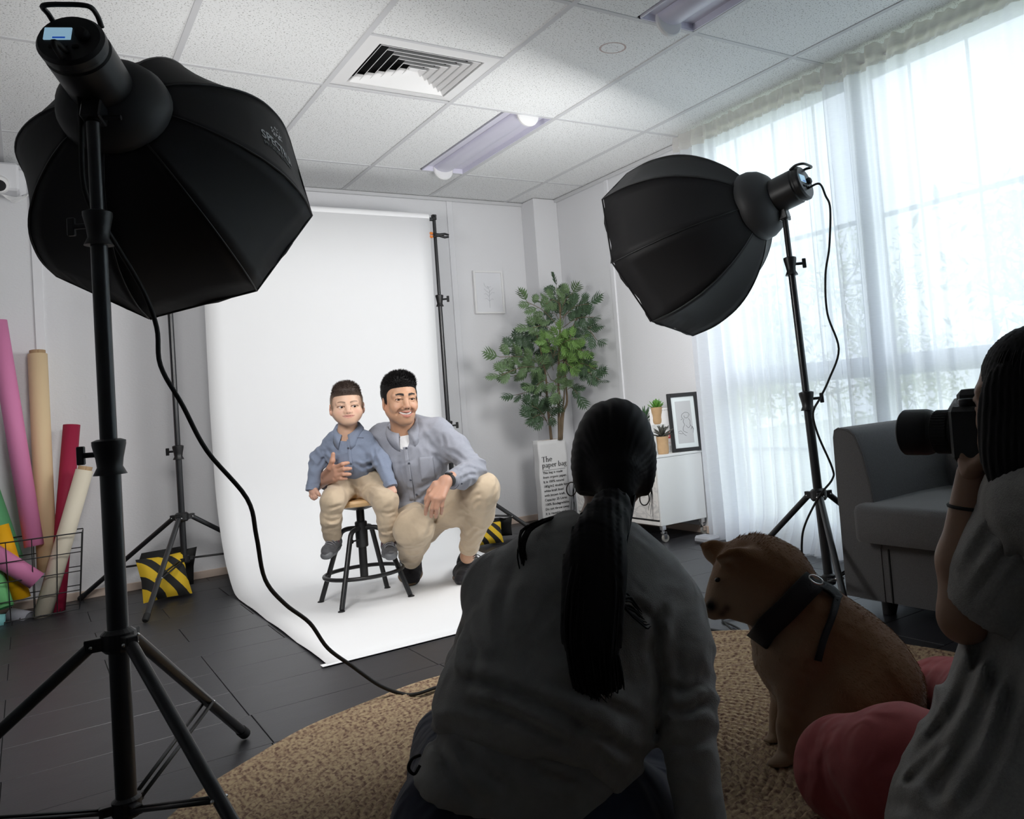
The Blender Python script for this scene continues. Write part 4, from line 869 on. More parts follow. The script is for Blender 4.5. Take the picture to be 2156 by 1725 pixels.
proll(A_(78, 1224, 5.375), A_(-20, 1162, 5.40), .044, 'DE86B4', 'short pink paper roll lying across the basket front', core=False)
proll(A_(28, 1180, 5.60), A_(-24, 1030, 5.64), .044, '6FC487', 'green paper roll behind the yellow one at the left edge', core=False)
proll(A_(10, 1280, 5.40), A_(-18, 1190, 5.46), .038, '86DE90', 'pale green paper roll at the bottom left of the basket', core=False)
proll(A_(62, 1303, 5.42), A_(22, 1296, 5.48), .036, '9A9AA3', 'grey paper roll end lying on the basket floor', core=False)
proll(A_(10, 1308, 5.39), A_(-60, 1312, 5.40), .034, '86C8C8', 'teal paper roll lying at the front of the basket floor', core=False)

tag(MB().tube(curve_pts([atz(1470, 1322, .004), atz(1500, 1326, .004), atz(1530, 1331, .004), atz(1570, 1331, .004), atz(1610, 1328, .004)], 20), .009, 8, flat=.4).build('flat_strap', M['rubber'], None, True), 'flat black strap lying along the rug edge under the dog muzzle', 'strap')
# ================================================================ signed-distance modelling for people and the dog
class Field:
    def __init__(s, cell): s.c = cell; s.ops = []; s.clips = []; s.disps = []
    def cap(s, a, b, ra, rb=None, k=.02, op='u', sq=None):
        a, b = np.asarray(a, float), np.asarray(b, float); rb = ra if rb is None else rb; R = max(ra, rb)
        s.ops.append(('cap', np.minimum(a, b)-R, np.maximum(a, b)+R, k, op, (a, b, ra, rb, sq))); return s
    def chain(s, P, r, k=.02, op='u', sq=None):
        for i in range(len(P)-1):
            ra, rb = (r, r) if np.isscalar(r) else (r[i], r[i+1]); s.cap(P[i], P[i+1], ra, rb, k, op, sq)
        return s
    def ell(s, c, r, A=None, k=.02, op='u'):
        c = np.asarray(c, float); r = np.asarray(r if not np.isscalar(r) else (r,)*3, float); A = np.eye(3) if A is None else np.asarray(A, float)
        ext = np.sqrt(((A*r[:, None])**2).sum(0)); s.ops.append(('ell', c-ext, c+ext, k, op, (c, r, A))); return s
    def rbox(s, c, h, A=None, rd=.01, k=.01, op='u'):
        c = np.asarray(c, float); h = np.asarray(h, float); A = np.eye(3) if A is None else np.asarray(A, float)
        ext = (np.abs(A)*(h+rd)[:, None]).sum(0); s.ops.append(('box', c-ext, c+ext, k, op, (c, h, A, rd))); return s
    def clip(s, o, n, k=0.): s.clips.append((np.asarray(o, float), unit(n), k)); return s
    def disp(s, f): s.disps.append(f); return s
    @staticmethod
    def _d(t, q, P):
        if t == 'cap':
            a, b, ra, rb, sq = q; ab = b-a; x = P-a; L2 = float(ab@ab)+1e-12; h = np.clip((x@ab)/L2, 0, 1); x = x-h[..., None]*ab
            if sq is not None:
                dv, f = sq; x = x+np.asarray(dv)*((x@np.asarray(dv))*(1/f-1))[..., None]
            d = np.sqrt((x*x).sum(-1))-(ra+(rb-ra)*h); return d*(sq[1] if sq is not None and sq[1] < 1 else 1)**.5
        if t == 'ell':
            c, r, A = q; x = (P-c)@A.T; k0 = np.sqrt(((x/r)**2).sum(-1)); k1 = np.sqrt(((x/r**2)**2).sum(-1))+1e-9; return k0*(k0-1)/k1
        c, h, A, rd = q; x = np.abs((P-c)@A.T)-h; return np.sqrt((np.maximum(x, 0)**2).sum(-1))+np.minimum(x.max(-1), 0)-rd
    def mesh(s):
        c = s.c; us = [o for o in s.ops if o[4] == 'u']; lo = np.min([o[1] for o in us], 0)-4*c; hi = np.max([o[2] for o in us], 0)+4*c
        for o_, n, k in s.clips:
            ax = np.argmax(np.abs(n))
            if abs(n[ax]) > .999:
                if n[ax] > 0: hi[ax] = min(hi[ax], o_[ax]+3*c)
                else: lo[ax] = max(lo[ax], o_[ax]-3*c)
        n = np.ceil((hi-lo)/c).astype(int)+1; ax = [(lo[i]+c*np.arange(n[i])) for i in range(3)]
        val = np.full(n, 1e3, np.float64)
        for t, a, b, k, op, q in s.ops:
            m = k+4*c; i0 = np.clip(np.floor((a-m-lo)/c).astype(int), 0, n); i1 = np.clip(np.ceil((b+m-lo)/c).astype(int)+1, 0, n)
            if (i1 <= i0).any(): continue
            sl = tuple(slice(i0[i], i1[i]) for i in range(3)); P = np.stack(np.meshgrid(*[ax[i][sl[i]] for i in range(3)], indexing='ij'), -1)
            d = s._d(t, q, P); v = val[sl]
            if op == 'u': h = np.maximum(k-np.abs(v-d), 0)/max(k, 1e-9); val[sl] = np.minimum(v, d)-h*h*k*.25
            else: h = np.maximum(k-np.abs(v+d), 0)/max(k, 1e-9); val[sl] = np.maximum(v, -d)+h*h*k*.25
        if s.disps:
            idx = np.argwhere(np.abs(val) < 6*c+.02); P = lo+idx*c; dv = np.zeros(len(P))
            for f in s.disps: dv += f(P)
            val[tuple(idx.T)] += dv
        if s.clips:
            P = np.stack(np.meshgrid(*ax, indexing='ij'), -1)
            for o_, nn, k in s.clips: val = np.maximum(val, (P-o_)@nn)
        return nets(val, lo, c)
def nets(val, lo, c):
    """surface nets on a regular lattice"""
    s = val < 0; n = np.array(val.shape); cs = np.zeros(n-1, np.int8)
    for dx in (0, 1):
        for dy in (0, 1):
            for dz in (0, 1): cs += s[dx:n[0]-1+dx, dy:n[1]-1+dy, dz:n[2]-1+dz]
    act = np.argwhere((cs > 0) & (cs < 8)); ids = np.full(n-1, -1, np.int64); ids[tuple(act.T)] = np.arange(len(act))
    acc = np.zeros((len(act), 3)); cnt = np.zeros(len(act))
    cor = [(0, 0, 0), (1, 0, 0), (0, 1, 0), (1, 1, 0), (0, 0, 1), (1, 0, 1), (0, 1, 1), (1, 1, 1)]
    for i in range(8):
        for j in range(i+1, 8):
            a, b = np.array(cor[i]), np.array(cor[j])
            if np.abs(a-b).sum() != 1: continue
            va = val[tuple((act+a).T)]; vb = val[tuple((act+b).T)]; m = (va < 0) != (vb < 0); t = va[m]/(va[m]-vb[m]); acc[m] += a+(b-a)*t[:, None]; cnt[m] += 1
    V = lo+(act+acc/cnt[:, None])*c; F = []
    for ax in range(3):
        u, w = [(1, 2), (2, 0), (0, 1)][ax]; sl0 = [slice(None)]*3; sl1 = [slice(None)]*3; sl0[ax] = slice(0, -1); sl1[ax] = slice(1, None)
        e = np.argwhere(s[tuple(sl0)] != s[tuple(sl1)]); ok = (e[:, u] > 0) & (e[:, w] > 0) & (e[:, u] < n[u]-1) & (e[:, w] < n[w]-1); e = e[ok]
        eu, ew = np.eye(3, dtype=int)[u], np.eye(3, dtype=int)[w]
        q = np.stack([ids[tuple((e-eu-ew).T)], ids[tuple((e-ew).T)], ids[tuple(e.T)], ids[tuple((e-eu).T)]], 1); ins = s[tuple(e.T)]
        q[~ins] = q[~ins][:, ::-1]; F.append(q)
    return V, np.vstack(F)
def fast_mesh(name, V, F, m, parent=None, col=None, smooth=True):
    V = np.asarray(V, float)
    if parent is not None: V = V-np.array(wloc(parent))
    F = np.asarray(F); me = bpy.data.meshes.new(name); me.vertices.add(len(V)); me.vertices.foreach_set('co', V.ravel()); k = F.shape[1]
    me.loops.add(F.size); me.loops.foreach_set('vertex_index', F.ravel().astype(np.int32)); me.polygons.add(len(F))
    me.polygons.foreach_set('loop_start', np.arange(0, F.size, k, dtype=np.int32)); me.update(calc_edges=True); me.validate()
    me.polygons.foreach_set('use_smooth', np.full(len(me.polygons), smooth)); me.materials.append(m)
    if col is not None:
        a = me.color_attributes.new('Col', 'FLOAT_COLOR', 'POINT'); a.data.foreach_set('color', np.hstack([col, np.ones((len(col), 1))]).astype(np.float32).ravel())
    o = bpy.data.objects.new(name, me); COL.objects.link(o)
    if parent is not None: o.parent = parent
    return o
def merge(parts):
    V = []; F = []; n = 0
    for v, f in parts: V.append(v); F.append(f+n); n += len(v)
    return np.vstack(V), np.vstack(F)
def folds(seed, amp, wl, n=5, dirs=None):
    r = np.random.default_rng(seed); K = []
    for i in range(n):
        d = unit(r.normal(0, 1, 3)) if dirs is None else unit(np.asarray(dirs[i % len(dirs)])+r.normal(0, .25, 3))
        K.append((d*2*PI/(wl*r.uniform(.7, 1.6)), r.uniform(0, 6.3), unit(r.normal(0, 1, 3))*2*PI/(wl*r.uniform(2, 4)), r.uniform(.5, 1)))
    def f(P):
        v = np.zeros(len(P))
        for k, p, q, a in K: v += a*(1-1.6*np.abs(np.sin((P@k+p+2.2*np.sin(P@q+p))*.5)))
        return -v*amp/n**.5*1.0
    return f
def cuff_folds(c, axis, sig, wl, amp, seed=0):
    c = np.asarray(c, float); ax = unit(axis); x, y, _ = frame(ax); rr = np.random.default_rng(seed+100); p = rr.uniform(0, 6.3, 6)
    def f(P):
        d = P-c; w = np.exp(-(d*d).sum(-1)/(2*sig*sig)); u, v, t = d@x, d@y, d@ax
        ph = 2*PI*t/(wl*1.35)+p[0]+1.9*np.sin(u*26+p[1])+1.7*np.sin(v*23+p[2])+1.2*np.sin(t*31+u*20+p[3])
        return -amp*w*(1-2*np.abs(np.sin(ph*.5)))*(.55+.45*np.sin(u*17+v*13+t*9+p[4]))
    return f
def crease(pts, w, amp, side=0.):
    """a furrow (amp > 0 sinks, the cloth beside it swells) along a line marked on the picture"""
    L = curve_pts([np.array([x, y, 0.]) for x, y in pts], 40)[:, :2]
    def f(P):
        r = P-CP; dep = r@CF; q = np.stack([CX+FPX*(r@CR)/dep, CY-FPX*(r@CU)/dep], 1); D2 = ((q[:, None, :]-L[None])**2).sum(2); j = D2.argmin(1); d = np.sqrt(D2[np.arange(len(q)), j])
        t = np.minimum(j, len(L)-1-j)/8.; g = np.clip(t+.15, 0, 1)
        nb_ = L[np.minimum(j+1, len(L)-1)]-L[np.maximum(j-1, 0)]; sg = np.sign((q[:, 0]-L[j, 0])*nb_[:, 1]-(q[:, 1]-L[j, 1])*nb_[:, 0])
        return g*amp*(np.exp(-(d/w)**2)-.75*np.exp(-((d-1.9*w)/(1.1*w))**2)*(1+side*sg))
    return f
def pix_of(P): r = P-CP; d = r@CF; return CX+FPX*(r@CR)/d, CY-FPX*(r@CU)/d
SKINM = mat('skin', (.6, .4, .3), .48, spec=.4, attr='Col', bump=.08, bscale=500)
SKINM.node_tree.nodes['Principled BSDF'].inputs['Subsurface Weight'].default_value = .12
SKINM.node_tree.nodes['Principled BSDF'].inputs['Subsurface Radius'].default_value = (.012, .005, .003)
def clothm(name, c, weave=700, var=.12, vs=40, rough=.85, bump=.25, sheen=.15, wr=.75, wrs=10.): return mat(name, c, rough, var=var, vscale=vs, bump=bump, bscale=weave, sheen=sheen, spec=.2, wr=wr, wrs=wrs)
EYEM = mat('eye', (.8, .8, .8), .12, spec=.6, attr='Col'); HAIRK = mat('black hair', (.007, .0065, .007), .62, spec=.22); TEETH = mat('teeth', (.80, .77, .72), .25)
def sstep(a, b, x): t = np.clip((x-a)/(b-a), 0, 1); return t*t*(3-2*t)
def head(e, O, fwd, up, sc, pal, st, cell=.0022, neck=None, name='head'):
    """face modelled in its own frame: x = the person's right, y = forward, z = up, eyes at z = 0. returns (V, F, colours, to_world)"""
    Y = unit(fwd); Z = unit(np.asarray(up)-Y*(np.asarray(up)@Y)); X = np.cross(Y, Z); B = np.stack([X, Y, Z]); O = np.asarray(O, float)
    W = lambda p: O+(np.asarray(p)*sc)@B; loc = lambda p: ((np.asarray(p)-O)@B.T)/sc
    kid = st.get('kid', 0.); jz = 1-.27*kid; fw = st.get('fw', 1.); smile = st.get('smile', 0.)
    Q = lambda x, y, z: (x*fw, y, z*jz if z < 0 else z)
    f = Field(cell/sc)
    f.ell((0, -.012, .036), (.0745, .094, .081)); f.ell((0, .014, -.018), (.064*fw, .076, .080), k=.03)
    f.ell(Q(0, .022, -.064), (.051*fw, .058, .046*jz), k=.03); f.ell(Q(0, .068, -.099), (.020, .018, .016), k=.03)
    for s in (-1, 1):
        f.cap(Q(s*.052, -.004, -.050), Q(s*.018, .064, -.097), .019, .016, k=.03)
        f.ell(Q(s*.040, .056, -.030-.012*kid), (.025+.005*kid, .022, .023+.004*kid), k=.025)
        if smile: f.ell(Q(s*.040, .066, -.040), (.015, .013, .015), k=.02)
        f.cap((s*.010, .081, .018), (s*.047, .066, .019), .0105*(1-.3*kid), k=.016)
        f.ell((s*.0315, .094, .003), (.017, .013, .0105), k=.012, op='s')
    nz = .72 if kid else 1
    f.chain([Q(0, .081, .010), Q(0, .091*1, -.012), Q(0, .102-.006*kid, -.033)], [.0075, .0085, .0108], k=.012)
    for s in (-1, 1): f.ell(Q(s*.0122, .093-.004*kid, -.037), (.0088, .0105, .0080), k=.007); f.ell(Q(s*.0062, .098-.004*kid, -.0445), (.0030, .005, .0032), k=.003, op='s')
    f.ell(Q(0, .074-.003*kid, -.066), (.032, .020, .022*jz), k=.02)
    grin = st.get('grin', smile); lp = st.get('lip', 1.)
    mw = .024+.0085*grin; cz = -.0665+.0060*grin; my = .0835-.004*grin
    f.chain([Q(mw, my-.006, cz), Q(.009, .0915, -.0585+.0015*smile), Q(0, .0922, -.0605+.001*smile), Q(-.009, .0915, -.0585+.0015*smile), Q(-mw, my-.006, cz)], [.0028*lp, .0046*lp, .0044*lp, .0046*lp, .0028*lp], k=.006)
    f.chain([Q(mw, my-.006, cz-.001), Q(.012, .0892, -.0730-.0040*smile), Q(0, .0905, -.0748-.0048*smile), Q(-.012, .0892, -.0730-.0040*smile), Q(-mw, my-.006, cz-.001)], [.0026*lp, .0050*lp, .0054*lp, .0050*lp, .0026*lp], k=.006)
    if smile:
        for s_ in (-1, 1): f.chain([Q(s_*.019, .090, -.040), Q(s_*.033, .083, -.054), Q(s_*.043, .071, -.066)], [.0025, .0045, .003], k=.012, op='s')
        for dy in (.004, -.004, -.011): f.chain([Q(mw-.003, my-.006+dy, cz-.0002), Q(.022, .084+dy, -.0635), Q(.010, .0895+dy, -.0668), Q(-.010, .0895+dy, -.0668), Q(-.022, .084+dy, -.0635), Q(-mw+.003, my-.006+dy, cz-.0002)], [.0018, .0044, .0054, .0054, .0044, .0018], k=.001, op='s')
    else: f.chain([Q(mw, my-.002, cz-.0005), Q(mw*.5, .0925, -.0672+.0015*grin), Q(0, .0962, -.0672), Q(-mw*.5, .0925, -.0672+.0015*grin), Q(-mw, my-.002, cz-.0005)], .0015, k=.002, op='s')
    eo = .0064 if not smile else .0045
    if kid: eo = .0072
    for s in (-1, 1):
        f.chain([(s*.0165, .0765, -.0015), (s*.024, .0835, .0055), (s*.033, .0845, .0070), (s*.041, .0795, .0048), (s*.0475, .0715, .0005)], [.0026, .0036, .0040, .0036, .0026], k=.005)
        f.chain([(s*.0165, .0765, -.0025), (s*.025, .0815, -.0068), (s*.036, .0812, -.0070), (s*.0475, .0715, -.0010)], [.0024, .0032, .0032, .0024], k=.005)
        f.ell((s*.0318, .0885, -.0004), (.0140, .017, eo*.80), k=.002, op='s')
        ea = unit([s*.25, 1, 0]); A = np.stack([unit(np.cross(ea, [0, 0, 1.])), ea, np.array([0, 0, 1.])])
        f.ell((s*(.0755+.004*kid)*1., -.010, -.014), (.0075, .019, .031), A=np.array([[.93, s*-.36, 0], [s*.36, .93, -.1], [0, .1, .99]]), k=.008)
        f.ell((s*.0835, -.004, -.010), (.0052, .0095, .018), k=.004, op='s')
    if neck is not None:
        nb, r0, r1 = neck; q = loc(nb); f.cap((0, -.022, -.050), q, r0, r1, k=.03); f.cap(q, q+np.array([0, -.01, -.04]), r1, r1*1.3, k=.03)
    V, Fc = f.mesh(); x, y, z = V[:, 0]/fw, V[:, 1], np.where(V[:, 2] < 0, V[:, 2]/jz, V[:, 2]); ax_ = np.abs(x)
    C = np.tile(np.array(pal['skin']), (len(V), 1))
    def blend(m, c, a=1.): C[:] = C*(1-(m*a)[:, None])+np.array(c)*(m*a)[:, None]
    ck = np.exp(-(((ax_-.042)/.018)**2+((z+.036)/.018)**2))*(y > .03); blend(ck, pal['blush'], .55)
    blend(np.exp(-((x/.014)**2+((z+.034)/.012)**2))*(y > .085), pal['blush'], .5)
    blend((ax_ > .066)*(y < .02)*(z > -.055)*(z < .03)*1., pal['blush'], .5)
    if st.get('stubble_crease'):
        mu = np.exp(-(((z+.0500-.001*(ax_/.03)**2)/.0042)**2))*sstep(.036, .028, ax_)*(y > .05); blend(mu, pal['beard'], .75*st['stubble_crease'])
        mc = np.exp(-(((ax_-.032)/.006)**2+((z+.060)/.009)**2))*(y > .05); blend(mc, pal['beard'], .40*st['stubble_crease'])
        jw = sstep(-.070, -.088, z)*(y > -.02)*sstep(-.14, -.115, z); blend(jw, pal['beard'], .20*st['stubble_crease'])
        gt = np.exp(-((x/.012)**2+((z+.086)/.006)**2))*(y > .05); blend(gt, pal['beard'], .45*st['stubble_crease'])
    bt = (ax_-.011)/.037; bz = .0205+.0065*np.sin(np.clip(bt, 0, 1)*PI*.75)-.003*np.clip(bt, 0, 1)-st.get('browdrop', 0)
    bw = (.0056-.0026*np.clip(bt, 0, 1))*(1-.25*kid); bm = sstep(1.35, .7, np.abs(z-bz)/bw)*sstep(-.06, .06, bt)*sstep(1.06, .9, bt)*(y > .03); blend(bm, pal['brow'], st.get('browa', 1.))
    if st.get('stubble_crease'):
        for s_ in (-1, 1): blend(np.exp(-(((x*s_-.034-.35*(-z-.052))/.0028)**2))*sstep(-.036, -.044, z)*sstep(-.070, -.062, z)*(y > .05), np.array(pal['skin'])*.62, .5)  # shade of the smile creases, painted into the skin colour
    # lips
    lt = np.clip(ax_/mw, 0, 1.2); lz = .5+.5*lp; up_z = -.0660+(.0115*lz)-(.0115*lz)*lt**2+.0060*grin*lt**2; lo_z = -.0672-(.0130*lz)-.0055*smile+(.0130*lz+.0045*smile)*lt**2+.0060*grin*lt**2
    lm = sstep(up_z+.002, up_z-.001, z)*sstep(lo_z-.002, lo_z+.001, z)*sstep(1.06, .95, ax_/mw)*(y > .06); blend(lm, pal['lip'], .85)
    if not smile: blend(np.exp(-((z+.0672-(.0058*grin)*(ax_/mw)**2)/.0015)**2)*(ax_ < mw)*(y > .06), pal['dark'], .75)
    else: blend((np.abs(z+.0665) < .0075)*(ax_ < mw*.95)*sstep(.0895-.010*(ax_/mw)**2, .0875-.010*(ax_/mw)**2, y)*(y > .06), (.10, .03, .025), .9)
    for s in (-1, 1):     # lashes, lid line, nostrils
        el = np.sqrt(((x*s-.032)/.0165)**2+((z-.0002)/(eo*1.12))**2); blend(sstep(.24, .06, np.abs(el-1.0))*(z > -.0005)*(y > .06), pal['dark'], .85); blend(sstep(.16, .04, np.abs(el-1.02))*(z <= -.0005)*(y > .06), pal['dark'], .35)
        blend(np.exp(-(((x*s-.0065)/.0035)**2+((z+.0445)/.0028)**2))*(y > .08), pal['dark'], .8)
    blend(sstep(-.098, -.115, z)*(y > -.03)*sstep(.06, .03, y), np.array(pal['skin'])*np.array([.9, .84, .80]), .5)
    gaze = st.get('gaze', (0, 0))
    for s in (-1, 1):
        c = np.array([s*.0318, .0695, -.0003]); r = .0125; b = MB(); b.sphere((0, 0, 0), r, 26); P = np.vstack(b.V); g = unit([gaze[0], 1, gaze[1]]); cs = P@g/r; col = np.tile(np.array([.74, .72, .71]), (len(P), 1))
        col[cs > st.get('irc', .88)] = pal['iris']; col[cs > .975] = (.004, .004, .004); hl = unit([.25*-1, 1, .35]); col[P@hl/r > .993] = (1, 1, 1)  # the white dot is a highlight painted into the eye colour
        o = link_mesh('eye', W(c+P), b.F, EYEM, e, True); a = o.data.color_attributes.new('Col', 'FLOAT_COLOR', 'POINT'); a.data.foreach_set('color', np.hstack([col, np.ones((len(P), 1))]).astype(np.float32).ravel())
    if smile:
        b = MB(); P = []
        for zz in np.linspace(-.0585, -.0708, 5):
            P.append([(t*.0310*fw, .0870-.0165*t*t-.0007*(abs(math.sin(t*PI*4.0)) < .12), zz+.0062*t*t) for t in np.linspace(-1, 1, 41)])
        for row in P: pass
        link_mesh('teeth', W(np.array(P).reshape(-1, 3)), MB().grid(P).F, TEETH, e, True)
    if st.get('browhair'):
        m_ = np.where(bm > .35)[0]; m_ = RNG.choice(m_, min(len(m_), 300)); R0 = V[m_]; d_ = np.stack([np.sign(R0[:, 0])*.9, np.full(len(m_), .25), .35+RNG.normal(0, .2, len(m_))], 1); d_ /= np.linalg.norm(d_, axis=1)[:, None]
        blades('eyebrows', W(R0), d_@B, .0045*sc, .0007, st['browhair'], e, kind='stuff')
    return W(V), Fc, C, W, loc, B
def blades(name, roots, dirs, L, wd, m, parent, bend=None, n=3, kind=None, col=None):
    """tapered hair blades: roots (N,3), dirs (N,3) unit, L (N,), width; bend adds an acceleration per blade"""
    N = len(roots); L = np.broadcast_to(L, (N,)); t = np.linspace(0, 1, n); side = np.cross(dirs, -CF+RNG.normal(0, .25, (N, 3))); side /= np.linalg.norm(side, axis=1)[:, None]+1e-9
    bend = np.zeros((N, 3)) if bend is None else np.broadcast_to(bend, (N, 3)); V = np.zeros((N, n, 2, 3))
    for i, ti in enumerate(t):
        c = roots+dirs*(L*ti)[:, None]+bend*(L*ti*ti)[:, None]; w_ = np.broadcast_to(wd, (N,))*(1-ti)**.8*.5+.00008; V[:, i, 0] = c-side*w_[:, None]; V[:, i, 1] = c+side*w_[:, None]
    base = np.arange(N)[:, None]*(2*n); F = []
    for i in range(n-1): F.append(np.stack([base[:, 0]+2*i, base[:, 0]+2*i+1, base[:, 0]+2*i+3, base[:, 0]+2*i+2], 1))
    cc = None if col is None else np.repeat(np.repeat(col[:, None, None, :], n, 1), 2, 2).reshape(-1, 3)
    o = fast_mesh(name, V.reshape(-1, 3), np.vstack(F), m, parent, cc)
    if kind: o['kind'] = kind
    return o
def vnorm(V, F):
    n = np.cross(V[F[:, 2]]-V[F[:, 0]], V[F[:, 3]]-V[F[:, 1]]); N = np.zeros_like(V)
    for k in range(4): np.add.at(N, F[:, k], n)
    return N/(np.linalg.norm(N, axis=1)[:, None]+1e-12)
def hand(f, wrist, knuckles, tips, mids, thumb, r=.0085, palm_r=.0135, k=.008):
    """palm from the wrist fanning to four knuckles; fingers of three bones; thumb polyline from the side of the palm"""
    wrist = np.asarray(wrist, float)
    for i, kn in enumerate(knuckles): f.cap(wrist+(np.asarray(kn)-np.mean(knuckles, 0))*.45, kn, palm_r*1.05, palm_r*.82, k=.012)
    for i in range(4):
        a, b, c = map(np.asarray, (knuckles[i], mids[i], tips[i])); rr = r*(.98 if i < 3 else .86); q = b+(c-b)*.52+(unit(b-a)*.002)
        f.cap(a, b, rr*1.12, rr, k=k); f.cap(b, q, rr, rr*.93, k=.003); f.cap(q, c, rr*.93, rr*.78, k=.003)
    T = [np.asarray(t) for t in thumb]; f.chain(T, [palm_r*1.05, r*1.25, r*1.15, r*.9][:len(T)], k=k)
def collar(e, c, n_up, fwd, r, h, m, open_deg=24, drop=.055, rise=.018, t=.003, name='collar'):
    """folded shirt collar: stands up round the neck and falls to two points at the front"""
    Z = unit(n_up); Y = unit(np.asarray(fwd)-Z*(np.asarray(fwd)@Z)); X = np.cross(Y, Z); c = np.asarray(c, float)
    for s in (-1, 1):
        rows = []
        for a in np.linspace(math.radians(open_deg*.42), PI, 18):
            d = Y*math.cos(a)+X*s*math.sin(a); fr = max(0, math.cos(a)); f2 = max(0, 1-a/1.15)
            stand = c+d*r*(1.0)-Z*(fr**2)*.030+Z*rise*(1-.4*fr); top = c+d*(r+.004)-Z*(fr**2)*.026+Z*(rise+.010*(1-fr))
            out = c+d*(r+.020+.012*f2)-Z*(fr**2*.030)-Z*(h*.60+drop*.55*f2)+X*s*.010*f2
            rows.append([stand-Z*.02, stand, top, (top*.5+out*.5)+d*.006, out])
        thick(MB().grid(rows, flip=s > 0).build(name, m, e, True), t, 0)
# ================================================================ the father and the boy
def facing(px, py, d, yaw, pitch):      # direction of a face seen at a pixel; yaw>0 turns it to the picture's right
    r = unit(ray(px, py)); b = -r; x = unit(CR-r*(CR@r)); u = np.cross(x, r)*-1; u = u if u@CU > 0 else -u
    return unit((b*math.cos(yaw)+x*math.sin(yaw))*math.cos(pitch)+u*math.sin(pitch)), x, u
def smooth_hair(e, name, O, B, sc, f_build, m, cell=.003, cut=None):
    f = Field(cell/sc); f_build(f); V, F = f.mesh()
    return V, F
# ---------------- man
J = atd
MO = atz(900, 1225, 0)
man = empty('man', (MO[0], MO[1], 0), 'smiling man squatting beside the boy in grey chambray shirt and khaki trousers', 'person')
hp = J(842.5, 842.5, 4.00); fw_, hx, hu = facing(842.5, 842.5, 4, math.radians(17), math.radians(2))
pal = dict(skin=(.52, .300, .192), blush=(.54, .275, .185), beard=(.10, .055, .038), brow=(.012, .009, .008), lip=(.42, .16, .125), dark=(.018, .010, .008), iris=(.022, .011, .006))
nb = J(853, 912, 4.07)
hv, hf, hc, HW, HL, HB = head(man, hp, fw_, np.array([0, 0, 1])+hx*.02, .985, pal, dict(smile=1., grin=1.55, stubble_crease=1., gaze=(.0, -.02), fw=.93, irc=.86, browhair=HAIRK), neck=(nb, .053, .058))
# under-layer: shoulders and core, hands, one body mesh
wr_r = J(676, 1016, 4.03); wr_l = J(942, 1013, 3.83)
core = Field(.010)
SL, SR = J(806, 921, 4.12), J(921, 908, 4.10); CH_, WA, PE = J(867, 965, 4.11), J(870, 1045, 4.19), J(874, 1085, 4.27)
core.chain([PE, WA+CF*.03, CH_+CF*.035, nb+CF*.01], [.08, .08, .09, .05], k=.05); core.cap(SL, SR, .04, k=.04)
hr = Field(.0026)
hand(hr, J(674, 1014, 4.00), [J(706, 985, 3.855), J(709, 993, 3.85), J(709, 1001, 3.85), J(706, 1009, 3.86)], [J(733, 975, 3.845), J(738, 987, 3.84), J(737, 999, 3.845), J(729, 1008, 3.85)], [J(721, 977.5, 3.825), J(724, 988, 3.825), J(723, 999, 3.83), J(718, 1008, 3.835)], [J(684, 1000, 3.93), J(694, 985, 3.865), J(700, 970, 3.85), J(701.5, 956, 3.85)], r=.0095, palm_r=.0165)
hr.cap(J(674, 1014, 4.00), J(668, 1020, 4.06), .028, .029, k=.02)
hl = Field(.0026)
hand(hl, J(938, 1014, 3.83), [J(907, 1045, 3.765), J(915, 1050, 3.755), J(924, 1051, 3.755), J(932, 1048, 3.765)], [J(896, 1083, 3.80), J(908, 1088, 3.79), J(918, 1089, 3.79), J(929, 1082, 3.80)], [J(899, 1065, 3.765), J(910, 1070, 3.75), J(920, 1071, 3.75), J(931, 1066, 3.765)], [J(917, 1020, 3.81), J(905, 1035, 3.80), J(899, 1050, 3.80), J(897, 1060, 3.805)], r=.0098, palm_r=.0165)
hl.cap(J(938, 1014, 3.83), J(952, 1006, 3.87), .027, .030, k=.02)
ank = Field(.005); ank.cap(J(989, 1140, 4.24), J(984, 1172, 4.25), .037, .036); ank.cap(J(866, 1165, 4.30), J(866, 1190, 4.34), .038, .036)
parts = [(hv, hf), core.mesh(), hr.mesh(), hl.mesh(), ank.mesh()]; V, F = merge(parts)
sk = np.tile(np.array(pal['skin']), (len(V), 1)); sk[:len(hv)] = hc; off = len(hv)+len(parts[1][0]); nh = len(parts[2][0])+len(parts[3][0])
sk[off:off+nh] = np.array([.52, .285, .195]); 
for arr, tipsets in ((0, None),):
    pass
fast_mesh('body', V, F, SKINM, man, sk)
# hair: short black, brushed up
def man_hair(f):
    f.ell((0, -.020, .042), (.0805, .0925, .084), k=.02); f.ell((0, .018, .086), (.060, .064, .038), k=.03); f.ell((.014, .050, .098), (.040, .034, .026), k=.03)
    for s in (-1, 1): f.ell((s*.071, -.006, .010), (.0080, .026, .040), k=.010)
    f.ell((0, .135, -.006), (.066, .073, .081), k=.010, op='s'); f.ell((0, .03, -.095), (.15, .09, .070), k=.01, op='s')
    for s in (-1, 1): f.ell((s*.082, -.006, -.024), (.02, .020, .034), k=.004, op='s')
    f.ell((0, -.05, -.135), (.15, .12, .07), k=.01, op='s')
fh = Field(.0026); man_hair(fh); V0, F0 = fh.mesh(); hN = vnorm(V0, F0)
o = fast_mesh('hair', HW(V0), F0, HAIRK, man)
ix = RNG.choice(len(V0), 6500); loc_ = V0[ix]; nn = hN[ix]; top = sstep(.055, .10, loc_[:, 2]); keep = (loc_[:, 2] > -.02); loc_, nn, top = loc_[keep], nn[keep], top[keep]
